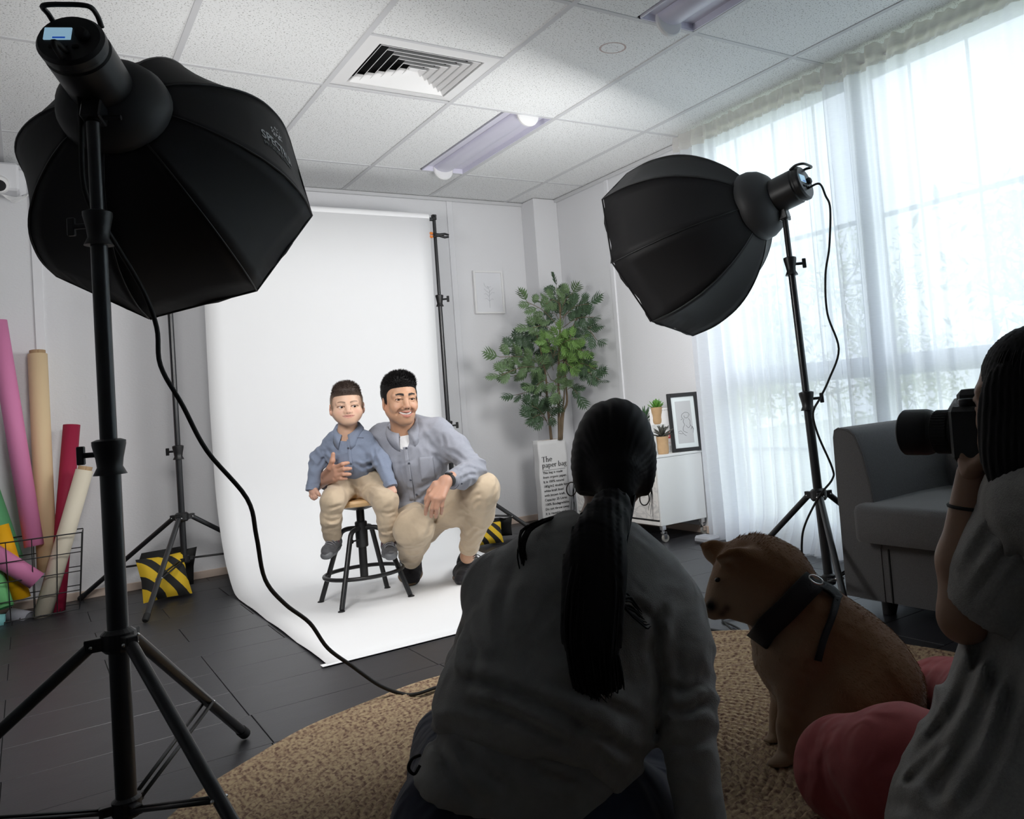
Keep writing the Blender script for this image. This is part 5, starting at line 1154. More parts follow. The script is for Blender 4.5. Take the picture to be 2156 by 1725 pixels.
dd = nn*.55+np.array([0, .25, .65])*top[:, None]+RNG.normal(0, .13, (len(nn), 3))+np.array([0, -.35, -.6])*(1-top[:, None]); dd /= np.linalg.norm(dd, axis=1)[:, None]
blades('hair_strands', HW(loc_-nn*.004), dd@HB, (.009+.014*top*RNG.uniform(.3, 1.1, len(top)))*1.0, .0034, HAIRK, man, kind='stuff')
# white tee, shirt
M['tee'] = clothm('white tee', (.78, .78, .79)); M['cham'] = clothm('grey blue chambray', (.30, .312, .36), 1400, .16, 500); M['chamdark'] = clothm('chambray stitching', (.13, .14, .18))
tee = Field(.005); tee.cap(nb+np.array([0, 0, .015]), J(857, 945, 4.055), .0605, .062); tee.clip(nb+np.array([0, 0, .000])-CF*.05, np.array([0, 0, 1.])-CF*.45)
V, F = tee.mesh(); fast_mesh('tee_shirt', V, F, M['tee'], man)
sh = Field(.0055)
ax_w = unit(CR); bk = unit(CF-CU*.0)
EL = J(1000, 987, 4.04); CU_ = J(953, 1010, 3.885); E2 = J(744, 985, 4.22); C2 = J(680, 1015, 4.06)
HEM = J(858, 1056, 4.16)
sh.cap(J(874, 1060, 4.22), CH_, .150, .162, k=.05, sq=(bk, .72)); sh.cap(CH_, J(864, 918, 4.10), .155, .105, k=.05, sq=(bk, .72)); sh.cap(SL, SR, .058, .056, k=.05); sh.cap(J(858, 910, 4.1), nb, .062, .055, k=.035)
sh.chain([SR, J(960, 942, 4.085), J(996, 985, 4.04)], [.058, .057, .050], k=.04); sh.chain([EL, J(975, 1003, 3.95), CU_], [.056, .052, .045], k=.03)
sh.chain([SL, E2], [.064, .056], k=.04); sh.chain([E2, C2], [.055, .045], k=.03)
sh.ell(J(850, 1062, 4.12), (.11, .10, .05), k=.05)
up_n = unit(nb-J(868, 960, 4.1))
sh.cap(nb+up_n*.10-CF*.01, nb+up_n*.004-CF*.012, .058, .056, k=.010, op='s'); sh.chain([nb+up_n*.02-CF*.06, J(853, 922, 3.97), J(857, 940, 3.95)], [.044, .026, .004], k=.008, op='s')
sh.clip(C2, C2-E2); sh.clip(CU_+unit(CU_-EL)*.012, CU_-EL) if False else None
sh.disp(folds(11, .0046, .075, 7)); sh.disp(cuff_folds(EL, SR-EL, .06, .032, .0075, 1)); sh.disp(cuff_folds(SR+(EL-SR)*.18, EL-SR, .055, .04, .006, 2)); sh.disp(cuff_folds(J(905, 1045, 4.1), np.array([0, 0, 1.])+CR*.6, .08, .045, .007, 3)); sh.disp(cuff_folds(E2, SL-E2, .06, .03, .004, 4)); sh.disp(cuff_folds(J(975, 1003, 3.95), EL-CU_, .05, .032, .005, 5))
for c_ in (([(903, 955), (925, 965), (938, 985)], 4, .005), ([(935, 945), (960, 955), (985, 975)], 4, .004), ([(960, 1000), (985, 985), (1005, 990)], 4, .005), ([(968, 1012), (990, 1000), (1008, 1000)], 3.5, .004), ([(930, 915), (936, 935), (934, 958)], 3.5, .004), ([(880, 1030), (900, 1018), (922, 1000)], 4, .005), ([(868, 1060), (890, 1045), (915, 1025)], 4, .005), ([(838, 960), (842, 1000), (850, 1040)], 4, .004)): sh.disp(crease(*c_))
V, F = sh.mesh(); fast_mesh('shirt', V, F, M['cham'], man)
collar(man, nb+up_n*.022+CF*.000, up_n, unit(fw_*.4-CF*.8), .067, .040, M['cham'], 40, .066, .026)
# cuff band, watch
cx = unit(CU_-EL); b = MB(); b.lathe(CU_-cx*.022, [(.040, -.012), (.0445, -.01), (.046, .030), (.044, .033), (.036, .030)], cx, 28); b.build('cuff', M['cham'], man, auto=40)
wx = unit(J(938, 1014, 3.83)-CU_); wc = J(944.5, 1012, 3.842)
MB().lathe(wc, [(.0285, -.011), (.0310, -.009), (.0310, .009), (.0285, .011)], wx, 28).build('watch_strap', M['rubber'], man, auto=40)
wn = unit(CU*.85-CF*.35-CR*.1); wn = unit(wn-wx*(wn@wx)); MB().box(wc+wn*.031, (.013, .015, .005), (wx, np.cross(wn, wx), wn), bev=.003).build('watch_case', M['blackmetal'], man)
# placket, buttons, pocket on the chest surface
def on_surface(V, px, py, off=.001):
    d = unit(ray(px, py)); r = V-CP; t = r@d; perp = np.linalg.norm(r-t[:, None]*d, axis=1); m = perp < .009
    if not m.any(): m = perp < .03
    return CP+d*(t[m].min()-off)
def sheet_on(e, name, V, quad, m, nu=8, nv=10, off=.0022, t=.0012):
    q = np.array(quad, float); P = []
    for i in range(nu+1):
        row = []
        for j in range(nv+1):
            u, v = i/nu, j/nv; p = (q[0]*(1-u)+q[1]*u)*(1-v)+(q[3]*(1-u)+q[2]*u)*v; row.append(on_surface(V, p[0], p[1], off))
        P.append(row)
    P = np.array(P); P[1:-1, 1:-1] = (P[1:-1, 1:-1]*2+P[:-2, 1:-1]+P[2:, 1:-1]+P[1:-1, :-2]+P[1:-1, 2:])/6
    return thick(MB().grid(P).build(name, m, e, True), t, 0)
sheet_on(man, 'placket', V, [(848, 942), (857, 941), (873, 1052), (862, 1054)], M['cham'], 3, 16, .003)
sheet_on(man, 'chest_pocket', V, [(881, 963), (911, 961), (915, 1006), (887, 1013)], M['cham'], 8, 8, .0022)
M['button'] = mat('dark shell button', (.05, .055, .075), .35)
def button(e, V, px, py, r=.0052):
    p = on_surface(V, px, py, .004); MB().lathe(p, [(r*.5, -.001), (r, 0), (r, .0018), (r*.75, .0024), (r*.6, .0016)], -unit(ray(px, py)), 14).build('button', M['button'], e, auto=30)
for q in ((855.5, 944), (861, 976), (864.5, 1011), (877, 1042)): button(man, V, *q)
for q in ((827, 921), (871.5, 914), (972, 1019)): button(man, V, *q, r=.0042)
# trousers
M['khaki'] = clothm('khaki cotton', (.545, .435, .312), 1400, .06, 60); M['khakirib'] = clothm('khaki rib', (.54, .43, .305), 300)
K1, A1 = J(1015, 1034, 4.04), J(989, 1146, 4.225); K2, A2 = J(871, 1112, 3.93), J(866, 1174, 4.28)
tr = Field(.0055)
H1, H2 = J(905, 1082, 4.27), J(862, 1082, 4.28)
tr.cap(PE+np.array([0, 0, -.01]), J(876, 1098, 4.30), .135, .13, k=.05, sq=(bk, .8)); tr.chain([H1, J(960, 1060, 4.15), K1], [.108, .098, .082], k=.05); tr.chain([K1, J(1006, 1085, 4.13), A1], [.080, .072, .050], k=.03)
tr.chain([H2, K2], [.112, .086], k=.05); tr.chain([K2, J(869, 1138, 4.08), A2], [.084, .076, .054], k=.03)
tr.clip(J(990, 1148, 4.2), np.array([0, 0, -1.])*1+0*CF) if False else None
tr.disp(folds(5, .0042, .09, 6)); tr.disp(cuff_folds(K1+(A1-K1)*.12-CR*.03, unit(K1-A1)+CR*.5, .05, .034, .007, 2)); tr.disp(cuff_folds(K2+(A2-K2)*.5, CR*.4+CU, .06, .035, .004, 5)); tr.disp(cuff_folds(J(900, 1085, 4.15), CR+CU*.8, .07, .04, .005, 1)); tr.disp(cuff_folds(A1+(K1-A1)*.2, A1-K1, .045, .022, .003, 6))
for c_ in (([(905, 1110), (935, 1075), (965, 1050)], 4, .005), ([(985, 1060), (1000, 1045), (1012, 1040)], 4, .005), ([(992, 1075), (1000, 1060), (1015, 1052)], 4, .005), ([(898, 1130), (905, 1115), (907, 1095)], 4, .005), ([(985, 1130), (995, 1118), (1006, 1112)], 3.5, .004)): tr.disp(crease(*c_))
tv, tf = tr.mesh(); fast_mesh('trousers', tv, tf, M['khaki'], man)
ax1 = unit(A1-K1); MB().lathe(A1+ax1*.012, [(.036, .028), (.046, .024), (.0505, .01), (.0505, -.012), (.046, -.02)], ax1, 28).build('ankle_rib', M['khakirib'], man, auto=40)
# trainers
M['suede'] = clothm('charcoal suede', (.022, .021, .024), 300, .3, 60); M['gumsole'] = mat('gum sole', (.16, .10, .05), .6); M['lace'] = mat('dark lace', (.02, .02, .022), .8)
def shoe(e, heel, toe, ank, L, m_up, m_sole, m_lace, sc=1., name='shoe', strap=None, socks=None):
    """low trainer between a heel and a toe point on its sole"""
    heel, toe, ank = (np.asarray(p, float) for p in (heel, toe, ank)); Y = unit(toe-heel); Z = unit(np.array([0, 0, 1.])-Y*Y[2]) if abs(Y[2]) < .8 else unit(-CF-Y*(-CF@Y)); X = np.cross(Y, Z); Ln = np.linalg.norm(toe-heel)
    W = lambda x, y, z: heel+X*x*sc+Y*y*Ln+Z*z*sc
    f = Field(.0035 if sc > .8 else .003)
    f.cap(W(0, .12, .045), W(0, .30, .050), .036*sc, .038*sc, k=.03*sc); f.cap(W(0, .30, .050), W(.002, .66, .036), .039*sc, .041*sc, k=.03*sc, sq=(Z, .95)); f.cap(W(.002, .66, .034), W(0, .86, .030), .042*sc, .034*sc, k=.03*sc, sq=(Z, .85)); f.cap(W(0, .14, .055), ank, .036*sc, .034*sc, k=.02*sc)
    f.clip(ank, unit(ank-W(0, .2, .02))); f.clip(W(0, 0, .012), -Z); f.disp(folds(3, .0014*sc, .03*sc, 4))
    V, F = f.mesh(); up = fast_mesh(name, V, F, m_up, e)
    g = Field(.0035 if sc > .8 else .003); g.chain([W(0, .10, .016), W(0, .35, .016), W(.003, .66, .016), W(0, .89, .019)], [.034*sc, .036*sc, .044*sc, .032*sc], k=.02*sc, sq=(Z, .45)); V2, F2 = g.mesh(); so = fast_mesh('sole', V2, F2, m_sole, up)
    t_ = Field(.003); t_.cap(W(-.012, .88, .024), W(.012, .88, .024), .026*sc, k=.01); t_.cap(W(0, .80, .028), W(0, .90, .022), .029*sc, k=.01, sq=(Z, .75)); V3, F3 = t_.mesh(); fast_mesh('toe_cap', V3, F3, m_sole if sc < .8 else m_up, up)
    for i, y in enumerate((.42, .50, .58, .66)):
        zz = .0955-.0055*i; MB().tube(curve_pts([W(-.034, y, zz-.022), W(-.014, y+.012, zz-.002), W(.014, y-.012, zz-.001), W(.034, y, zz-.022)], 12), .0034*sc, 6).build('lace', m_lace, up, True)
    return up, W, V
f1 = shoe(man, atz(989, 1196, .0)+np.array([0, 0, .0]), atz(974, 1236, 0), J(987, 1159, 4.26), .27, M['suede'], M['gumsole'], M['lace'], 1.16)
for dy in (0, 6): MB().tube(curve_pts([J(996, 1172+dy*.6, 4.2), J(1004, 1168+dy, 4.18), J(1012, 1172+dy, 4.17), J(1016, 1178+dy, 4.17)], 12), .002, 5).build('lace_loop', M['lace'], f1[0], True)
f2 = shoe(man, J(867, 1186, 4.48), atz(866, 1235, 0), J(866, 1157, 4.34), .27, M['suede'], M['gumsole'], M['lace'], 1.2)
# ---------------- boy
BO = np.array([SX, SY, .49])
boy = empty('boy', tuple(J(752, 1040, 4.03)), 'toddler boy in blue chambray shirt and khaki trousers sitting on the stool', 'person')
bpal = dict(skin=(.64, .415, .30), blush=(.63, .33, .25), beard=(.1, .06, .04), brow=(.12, .068, .042), lip=(.56, .25, .21), dark=(.05, .022, .015), iris=(.018, .009, .005))
bp = J(730.5, 855.5, 3.93); bf, bx, bu = facing(730.5, 855.5, 3.93, math.radians(3), math.radians(-2))
bnb = J(733, 908, 3.965)
bv, bfc, bc, BW, BLc, BB = head(boy, bp, bf, np.array([0, 0, 1])+bx*-.0, .88, bpal, dict(kid=1., gaze=(-.22, -.02), fw=1.04, browa=.85, grin=.7, lip=.78, irc=.85, browdrop=-.0015), neck=(bnb, .044, .046))
bs1, bs2 = J(707, 926, 3.975), J(768, 928, 3.975); bch, bpe = J(738, 955, 3.99), J(750, 1016, 4.06)
core = Field(.010); core.chain([bpe, bch, bnb], [.07, .075, .035], k=.04); core.cap(bs1, bs2, .025, k=.03)
bh = Field(.0022)
hand(bh, J(660, 1029, 3.93), [J(655, 1036, 3.915), J(658, 1038, 3.905), J(661.5, 1038.5, 3.90), J(664.5, 1038, 3.90)], [J(659, 1051, 3.90), J(662, 1052, 3.895), J(665, 1050.5, 3.895), J(668, 1048, 3.895)], [J(653.5, 1044, 3.905), J(656.5, 1047, 3.895), J(661, 1047, 3.89), J(665, 1045, 3.89)], [J(664, 1032, 3.91), J(668, 1037, 3.895), J(671, 1041, 3.89), J(673, 1044, 3.89)], r=.0062, palm_r=.0105, k=.005)
bh2 = Field(.0022)
hand(bh2, J(822, 1026, 3.93), [J(816.5, 1032, 3.91), J(820, 1034, 3.905), J(824, 1034.5, 3.905), J(827.5, 1033, 3.91)], [J(818, 1042, 3.91), J(822, 1043.5, 3.905), J(826, 1043, 3.905), J(829.5, 1040, 3.91)], [J(815, 1038.5, 3.90), J(820, 1040, 3.895), J(825, 1040, 3.895), J(829.5, 1037.5, 3.90)], [J(828, 1028, 3.92), J(831, 1032, 3.915), J(832, 1036, 3.91), J(831.5, 1039, 3.91)], r=.0062, palm_r=.0105, k=.005)
leg = Field(.008); leg.cap(J(701, 1120, 3.93), J(702, 1146, 3.95), .024); leg.cap(J(817, 1122, 3.96), J(817, 1150, 3.97), .024)
parts = [(bv, bfc), core.mesh(), bh.mesh(), bh2.mesh(), leg.mesh()]; V, F = merge(parts); sk = np.tile(np.array([.60, .36, .27]), (len(V), 1)); sk[:len(bv)] = bc; fast_mesh('body', V, F, SKINM, boy, sk)
HAIRB = mat('short brown hair', (.05, .032, .022), .6, spec=.3, attr='Col')
def boy_hair(f):
    f.ell((0, -.018, .040), (.0775, .0935, .0815), k=.02); f.ell((0, .020, .085), (.055, .060, .036), k=.03)
    for s in (-1, 1): f.ell((s*.0735, .0, .012), (.006, .026, .040), k=.010)
    f.ell((0, .135, -.012), (.083, .068, .080), k=.012, op='s'); f.ell((0, .03, -.100), (.15, .09, .075), k=.01, op='s')
    for s in (-1, 1): f.ell((s*.082, -.008, -.026), (.02, .022, .036), k=.004, op='s')
    f.ell((0, -.05, -.12), (.15, .12, .07), k=.01, op='s')
fh = Field(.0026); boy_hair(fh); V0, F0 = fh.mesh(); hN = vnorm(V0, F0)
def bcol(L_): t = sstep(.01, .080, L_[:, 2])[:, None]; return np.array([.24, .165, .115])*(1-t)+np.array([.045, .030, .024])*t
fast_mesh('hair', BW(V0), F0, HAIRB, boy, bcol(V0))
ix = RNG.choice(len(V0), 5000); loc_ = V0[ix]; nn = hN[ix]; top = sstep(.06, .11, loc_[:, 2]); dd = nn*.6+np.array([0, .25, .45])*top[:, None]+RNG.normal(0, .25, (len(nn), 3))+np.array([0, .2, -.5])*(1-top[:, None])+np.array([0, .9, -.55])*((loc_[:, 1] > .045)*(loc_[:, 2] < .092))[:, None]; dd /= np.linalg.norm(dd, axis=1)[:, None]
blades('hair_strands', BW(loc_-nn*.004), dd@BB, .008+.010*top*RNG.uniform(.3, 1.1, len(top)), .0024, HAIRB, boy, kind='stuff', col=bcol(loc_)*RNG.uniform(.7, 1.3, (len(loc_), 1)))
M['chamb'] = clothm('blue chambray', (.215, .255, .345), 1400, .2, 500)
bs = Field(.0042)
be1, bc1, be2, bc2 = J(670, 966, 3.985), J(659.5, 1022, 3.935), J(803, 970, 3.985), J(820, 1016, 3.935)
bs.cap(J(749, 998, 4.05), bch, .098, .100, k=.04, sq=(bk, .78)); bs.cap(bch, J(735, 922, 3.98), .100, .065, k=.04, sq=(bk, .78)); bs.cap(bs1, bs2, .036, k=.03); bs.cap(J(734, 915, 3.975), bnb, .048, .047, k=.03)
bs.chain([bs1, be1, bc1], [.040, .036, .029], k=.025); bs.chain([bs2, be2, bc2], [.040, .036, .029], k=.025)
bun = unit(bnb-bch); bs.cap(bnb+bun*.08-CF*.02, bnb-bun*.006-CF*.022, .046, .045, k=.010, op='s'); bs.cap(bnb-CF*.06, J(733, 924, 3.90), .018, .004, k=.006, op='s')
bs.clip(J(752, 1006, 3.95)+CF*.0, np.array([0, 0, -1.])+CF*.25-CR*.12) if False else None
bs.disp(folds(21, .0036, .055, 7)); bs.disp(cuff_folds(be1, bs1-be1, .045, .026, .005, 1)); bs.disp(cuff_folds(be2, bs2-be2, .05, .026, .005, 2)); bs.disp(cuff_folds(J(760, 985, 3.95), CR*.8+CU, .055, .03, .005, 3)); bs.disp(cuff_folds(bs2+(bpe-bs2)*.3, CU*.5+CR, .04, .022, .003, 4))
for c_ in (([(786, 940), (790, 965), (800, 985)], 3.5, .004), ([(752, 990), (772, 982), (790, 970)], 3.5, .004), ([(690, 945), (700, 960), (715, 966)], 3.5, .004), ([(668, 985), (676, 975), (684, 960)], 3, .003), ([(745, 975), (765, 985), (782, 998)], 3.5, .004)): bs.disp(crease(*c_))
V, F = bs.mesh(); fast_mesh('shirt', V, F, M['chamb'], boy)
for c_, e_ in ((bc1, be1), (bc2, be2)):
    u = unit(c_-e_); MB().lathe(c_+u*.016, [(.022, .013), (.0295, .011), (.0315, -.014), (.028, -.018)], u, 24).build('cuff', M['chamb'], boy, auto=40)
collar(boy, bnb+bun*.002+CF*.003, bun, unit(-CF+CR*.02), .050, .030, M['chamb'], 34, .050, .020, .0022)
sheet_on(boy, 'placket', V, [(730, 926), (737, 925), (743, 996), (736, 998)], M['chamb'], 3, 12, .0024)
MB().tube([on_surface(V, x, y, .0015) for x, y in ((742, 923), (750, 922), (758, 921.5), (766, 922))], .0009, 5).build('pocket_seam', M['chamdark'], boy, True)
for q in ((731.5, 912.5), (733, 944), (738.5, 977)): button(boy, V, *q, r=.0048)
bt = Field(.0045)
bk1, ba1, bk2, ba2 = J(701, 1054, 3.87), J(700, 1127, 3.935), J(812, 1056, 3.90), J(817, 1128, 3.96)
bt.cap(J(750, 1008, 4.055), J(752, 1020, 4.07), .094, .092, k=.03, sq=(bk, .85)); bt.chain([J(733, 1016, 4.04), bk1], [.068, .054], k=.035); bt.chain([J(775, 1016, 4.04), bk2], [.068, .055], k=.035); bt.chain([bk1, J(697, 1092, 3.89), ba1], [.052, .044, .042], k=.02); bt.chain([bk2, J(815, 1092, 3.92), ba2], [.053, .044, .041], k=.02)
bt.disp(folds(31, .0028, .06, 5)); bt.disp(cuff_folds(J(699, 1108, 3.87), CU+CR*.25, .045, .026, .0032, 1)); bt.disp(cuff_folds(J(816, 1110, 3.90), CU-CR*.25, .045, .028, .0032, 4)); bt.disp(cuff_folds(J(728, 1030, 3.95), CU*.7+CR*.8, .045, .030, .004, 2)); bt.disp(cuff_folds(J(785, 1030, 3.95), CU*.7-CR*.8, .045, .026, .0045, 3)); bt.disp(cuff_folds(J(700, 1075, 3.83), CU-CR*.3, .035, .034, .003, 6))
for c_ in (([(735, 1022), (748, 1032), (756, 1042)], 3.5, .004), ([(762, 1040), (775, 1028), (792, 1020)], 3.5, .004), ([(690, 1072), (705, 1068), (720, 1062)], 3, .004), ([(682, 1092), (700, 1098), (718, 1090)], 3, .004), ([(686, 1112), (702, 1110), (718, 1106)], 3, .004), ([(802, 1078), (816, 1082), (832, 1076)], 3, .004), ([(800, 1118), (815, 1122), (832, 1112)], 3, .004)): bt.disp(crease(*c_))
V, F = bt.mesh(); fast_mesh('trousers', V, F, M['khaki'], boy)
M['runner'] = clothm('grey toddler trainer', (.085, .085, .092), 200, .5, 60); M['greysole'] = mat('grey sole', (.14, .145, .155), .5); M['maroon'] = mat('maroon strap', (.12, .03, .05), .7); M['greylace'] = mat('grey elastic lace', (.22, .22, .24), .7)
for heel, toe, an, lean in ((J(712, 1152, 3.99), J(686, 1180, 3.83), J(704, 1134, 3.95), 1), (J(815, 1158, 4.03), J(825, 1181, 3.85), J(817, 1138, 3.985), -1)):
    up, W, Vs = shoe(boy, heel, toe, an, .16, M['runner'], M['greysole'], M['greylace'], .72)
    thick(MB().grid([[W(x, y, z) for x, z in ((-.045, .056), (-.037, .084), (-.017, .101), (.017, .101), (.037, .084), (.045, .056))] for y in (.27, .33, .39)]).build('strap', M['maroon'], up, True), .004)
# ================================================================ the woman in front, the photographer and the dog
M['sweater'] = clothm('charcoal grey knit', (.30, .292, .282), 500, .14, 60, .95, .45, .35); M['denim'] = clothm('dark navy denim', (.020, .025, .045), 900, .2, 60); M['undertee'] = clothm('charcoal jersey hem', (.24, .234, .226), 900)
pixd = lambda *p: atd(*p)
def ribbon_hair(name, paths, w0, m, parent, jit=.004, per=1, kind='stuff', seed=1):
    """locks following guide curves: each lock a thin tapered tube"""
    r = np.random.default_rng(seed); b = MB()
    for P in paths:
        P = np.asarray(P, float); c = curve_pts(P, 16)
        for k in range(per):
            o = r.normal(0, jit, 3); t = np.linspace(0, 1, len(c)); w = w0*r.uniform(.6, 1.2)*(1-.85*t**3)+.0003
            b.tube(c+o*np.sin(t*PI*.5+.3)[:, None]+r.normal(0, jit*.15, c.shape), w, 5)
    o = b.build(name, m, parent, True)
    if kind: o['kind'] = kind
    return o
# ---------------- kneeling woman seen from behind
WB = atz(1180, 1790, .013)
wom = empty('woman', (WB[0], WB[1], .0), 'woman with long black ponytail and grey sweater, kneeling with her back to us', 'person')
wh = pixd(1291, 965, 1.76); r = unit(ray(1291, 965)); wx = unit(CR-r*(CR@r)); wu = -np.cross(wx, r); wu = wu if wu@CU > 0 else -wu
wup = unit(np.array([0, 0, 1.])+wx*.10+r*.05); wf = unit(r*1.0-wx*.10-wup*.05)
wpal = dict(skin=(.40, .235, .155), blush=(.42, .22, .14), beard=(.1, .06, .04), brow=(.02, .015, .012), lip=(.42, .15, .13), dark=(.03, .015, .01), iris=(.02, .01, .006))
wnb = pixd(1270, 1118, 1.70)
wv, wF, wc_, WW_, WL, WBs = head(wom, wh, wf, wup, .97, wpal, dict(fw=.95), cell=.0032, neck=(wnb, .047, .050), name='w')
S1, S2 = pixd(1058, 1245, 1.72), pixd(1404, 1287, 1.70); SPM, SPW, SPH = pixd(1228, 1300, 1.66), pixd(1150, 1500, 1.60), pixd(1112, 1690, 1.56)
RE, RW_ = pixd(1440, 1480, 1.62), pixd(1478, 1722, 1.56); LE, LW_ = pixd(1000, 1400, 1.90), pixd(960, 1560, 2.15)
core = Field(.012); core.chain([SPH+CF*.05, SPW+CF*.04, SPM+CF*.03, wnb], [.09, .09, .10, .05], k=.06); core.cap(S1, S2, .04, k=.04); core.chain([S2, RE, RW_], .035, k=.03); core.chain([S1, LE, LW_], .033, k=.03)
RHd = RW_+unit(RW_-RE)*.05; hw_ = Field(.003)
RHd = np.array([RW_[0]+.01, RW_[1]+.02, .085])
kx, ky = CR*np.array([1, 1, 0]), np.array([CF[0], CF[1], 0.]); kx, ky = unit(kx), unit(ky)
kn = [RHd+ky*.06+kx*o+np.array([0, 0, -.045]) for o in (-.030, -.010, .010, .028)]; tp_ = [k_+ky*l+np.array([0, 0, -.012])+kx*q for k_, l, q in zip(kn, (.065, .075, .07, .055), (-.012, -.003, .005, .015))]; md_ = [(a+b_)/2+np.array([0, 0, .012]) for a, b_ in zip(kn, tp_)]
hand(hw_, RHd, kn, tp_, md_, [RHd+kx*-.02, RHd+kx*-.045+ky*.02+np.array([0, 0, -.03]), RHd+kx*-.058+ky*.05+np.array([0, 0, -.052])], r=.0082, palm_r=.0145); hw_.cap(RW_, RHd, .026, .025, k=.02)
parts = [(wv, wF), core.mesh(), hw_.mesh()]; V, F = merge(parts); sk = np.tile(np.array(wpal['skin']), (len(V), 1)); sk[:len(wv)] = wc_; fast_mesh('body', V, F, SKINM, wom, sk)
sw = Field(.007)
sd = CF
sw.cap(SPM, pixd(1235, 1250, 1.69), .185, .150, k=.06, sq=(sd, .62)); sw.cap(SPW, SPM, .192, .186, k=.06, sq=(sd, .66)); sw.cap(pixd(1120, 1610, 1.57), SPW, .185, .190, k=.06, sq=(sd, .72)); sw.cap(S1, S2, .066, .068, k=.06); sw.cap(pixd(1250, 1200, 1.70), pixd(1266, 1160, 1.70), .080, .060, k=.05)
sw.cap(pixd(1150, 1204, 1.71), pixd(1335, 1228, 1.70), .076, .076, k=.05)
sw.chain([S2, pixd(1428, 1380, 1.655), RE], [.068, .064, .058], k=.04); sw.chain([RE, RW_], [.060, .045], k=.03); sw.chain([S1, LE], [.070, .056], k=.05); sw.chain([LE, LW_], [.056, .042], k=.03)
sw.cap(wnb+wup*.10, wnb-wup*.030, .056, .054, k=.012, op='s')
hn = unit(pixd(1120, 1680, 1.57)-pixd(1150, 1500, 1.60)); sw.clip(RW_+unit(RW_-RE)*.005, RW_-RE) if False else None
sw.disp(folds(41, .0035, .12, 5)); fdir = unit(CR*.55-CU)
sw.disp(cuff_folds(pixd(1000, 1500, 1.55), unit(CU+CR*.35), .09, .055, .010, 1)); sw.disp(cuff_folds(pixd(1150, 1560, 1.50), unit(CU+CR*.55), .12, .075, .009, 2)); sw.disp(cuff_folds(pixd(1340, 1480, 1.55), unit(CU*.6+CR), .10, .07, .007, 3)); sw.disp(cuff_folds(RE, S2-RE, .08, .04, .006, 4)); sw.disp(cuff_folds(S1*.7+SPM*.3, CU+CR*.8, .09, .06, .006, 5)); sw.disp(cuff_folds(RE*.5+RW_*.5, S2-RE, .08, .04, .004, 6))
def below(pts, x0, x1):
    X_, Y_ = np.array(pts).T
    def f(P): px, py = pix_of(P); return np.where((px > x0) & (px < x1), np.maximum(0, py-np.interp(px, X_, Y_))*.0012, 0.)
    return f
for c_ in (([(960, 1425), (1050, 1448), (1150, 1490), (1250, 1540), (1350, 1600)], 13, .012), ([(940, 1482), (1040, 1498), (1140, 1540), (1215, 1580)], 11, .010), ([(1180, 1440), (1260, 1470), (1350, 1520)], 12, .007), ([(1085, 1190), (1055, 1290), (1065, 1390)], 13, .006), ([(1398, 1250), (1376, 1350), (1392, 1450), (1380, 1560)], 12, .010), ([(1330, 1270), (1370, 1300), (1400, 1360)], 9, .006), ([(985, 1330), (1000, 1390), (990, 1440)], 9, .006), ([(1400, 1440), (1440, 1455), (1485, 1440)], 9, .007), ([(1400, 1490), (1445, 1500), (1490, 1480)], 9, .007), ([(1405, 1560), (1450, 1575), (1500, 1555)], 9, .005), ([(1300, 1640), (1240, 1560), (1200, 1500)], 12, .007)): sw.disp(crease(*c_))
sw.disp(below([(880, 1540), (905, 1534), (960, 1541), (1060, 1575), (1170, 1592), (1240, 1616), (1290, 1664), (1322, 1704), (1345, 1690), (1372, 1640), (1385, 1620)], 860, 1384))
V, F = sw.mesh(); fast_mesh('sweater', V, F, M['sweater'], wom)
# hem of the shirt under the sweater, jeans
ht = Field(.007); ht.cap(pixd(1112, 1700, 1.565), pixd(1140, 1560, 1.585), .198, .178, k=.05, sq=(sd, .72)); ht.ell(pixd(1010, 1640, 1.55), (.11, .11, .08), k=.06); ht.clip(pixd(1110, 1694, 1.5), hn*1.0+wx*.02+CF*.15); ht.clip(pixd(1120, 1570, 1.5), -hn+wx*.12); ht.disp(folds(44, .0035, .10, 5)); ht.disp(crease([(915, 1548), (950, 1630), (1000, 1690)], 11, .010)); ht.disp(crease([(960, 1560), (1010, 1620), (1080, 1670)], 12, .009)); ht.disp(crease([(1100, 1600), (1150, 1640), (1230, 1650)], 12, .008)); ht.disp(crease([(1180, 1605), (1230, 1630), (1280, 1645)], 9, .006)); V, F = ht.mesh(); fast_mesh('shirt_hem', V, F, M['undertee'], wom)
jn = Field(.009); P1 = pixd(1100, 1745, 1.58)
jn.cap(pixd(1000, 1760, 1.60), pixd(1230, 1760, 1.58), .160, .160, k=.06); jn.ell(P1, (.2, .17, .11), k=.05)
K1_, K2_ = np.array([*(P1+ky*.46-kx*.26)[:2], .085]), np.array([*(P1+ky*.44+kx*.27)[:2], .085])
jn.chain([pixd(985, 1755, 1.6), K1_], [.125, .075], k=.05); jn.chain([pixd(1270, 1755, 1.6), pixd(1385, 1722, 1.78), K2_], [.125, .105, .075], k=.05)
F1_, F2_ = np.array([*(P1-ky*.02-kx*.17)[:2], .065]), np.array([*(P1-ky*.02+kx*.15)[:2], .065]); jn.chain([K1_, F1_], [.07, .045], k=.03); jn.chain([K2_, F2_], [.07, .045], k=.03)
jn.disp(folds(46, .004, .12, 4)); jn.clip((0, 0, .014), (0, 0, -1)); V, F = jn.mesh(); fast_mesh('jeans', V, F, M['denim'], wom)
for q in (F1_, F2_):
    f = Field(.006); f.cap(q-ky*.02, q-ky*.16-np.array([0, 0, .012]), .038, .028, k=.03); f.cap(q-ky*.15, q-ky*.20-np.array([0, 0, .015]), .026, .020); V, F = f.mesh(); fast_mesh('sock', V, F, M['rubber'], wom)
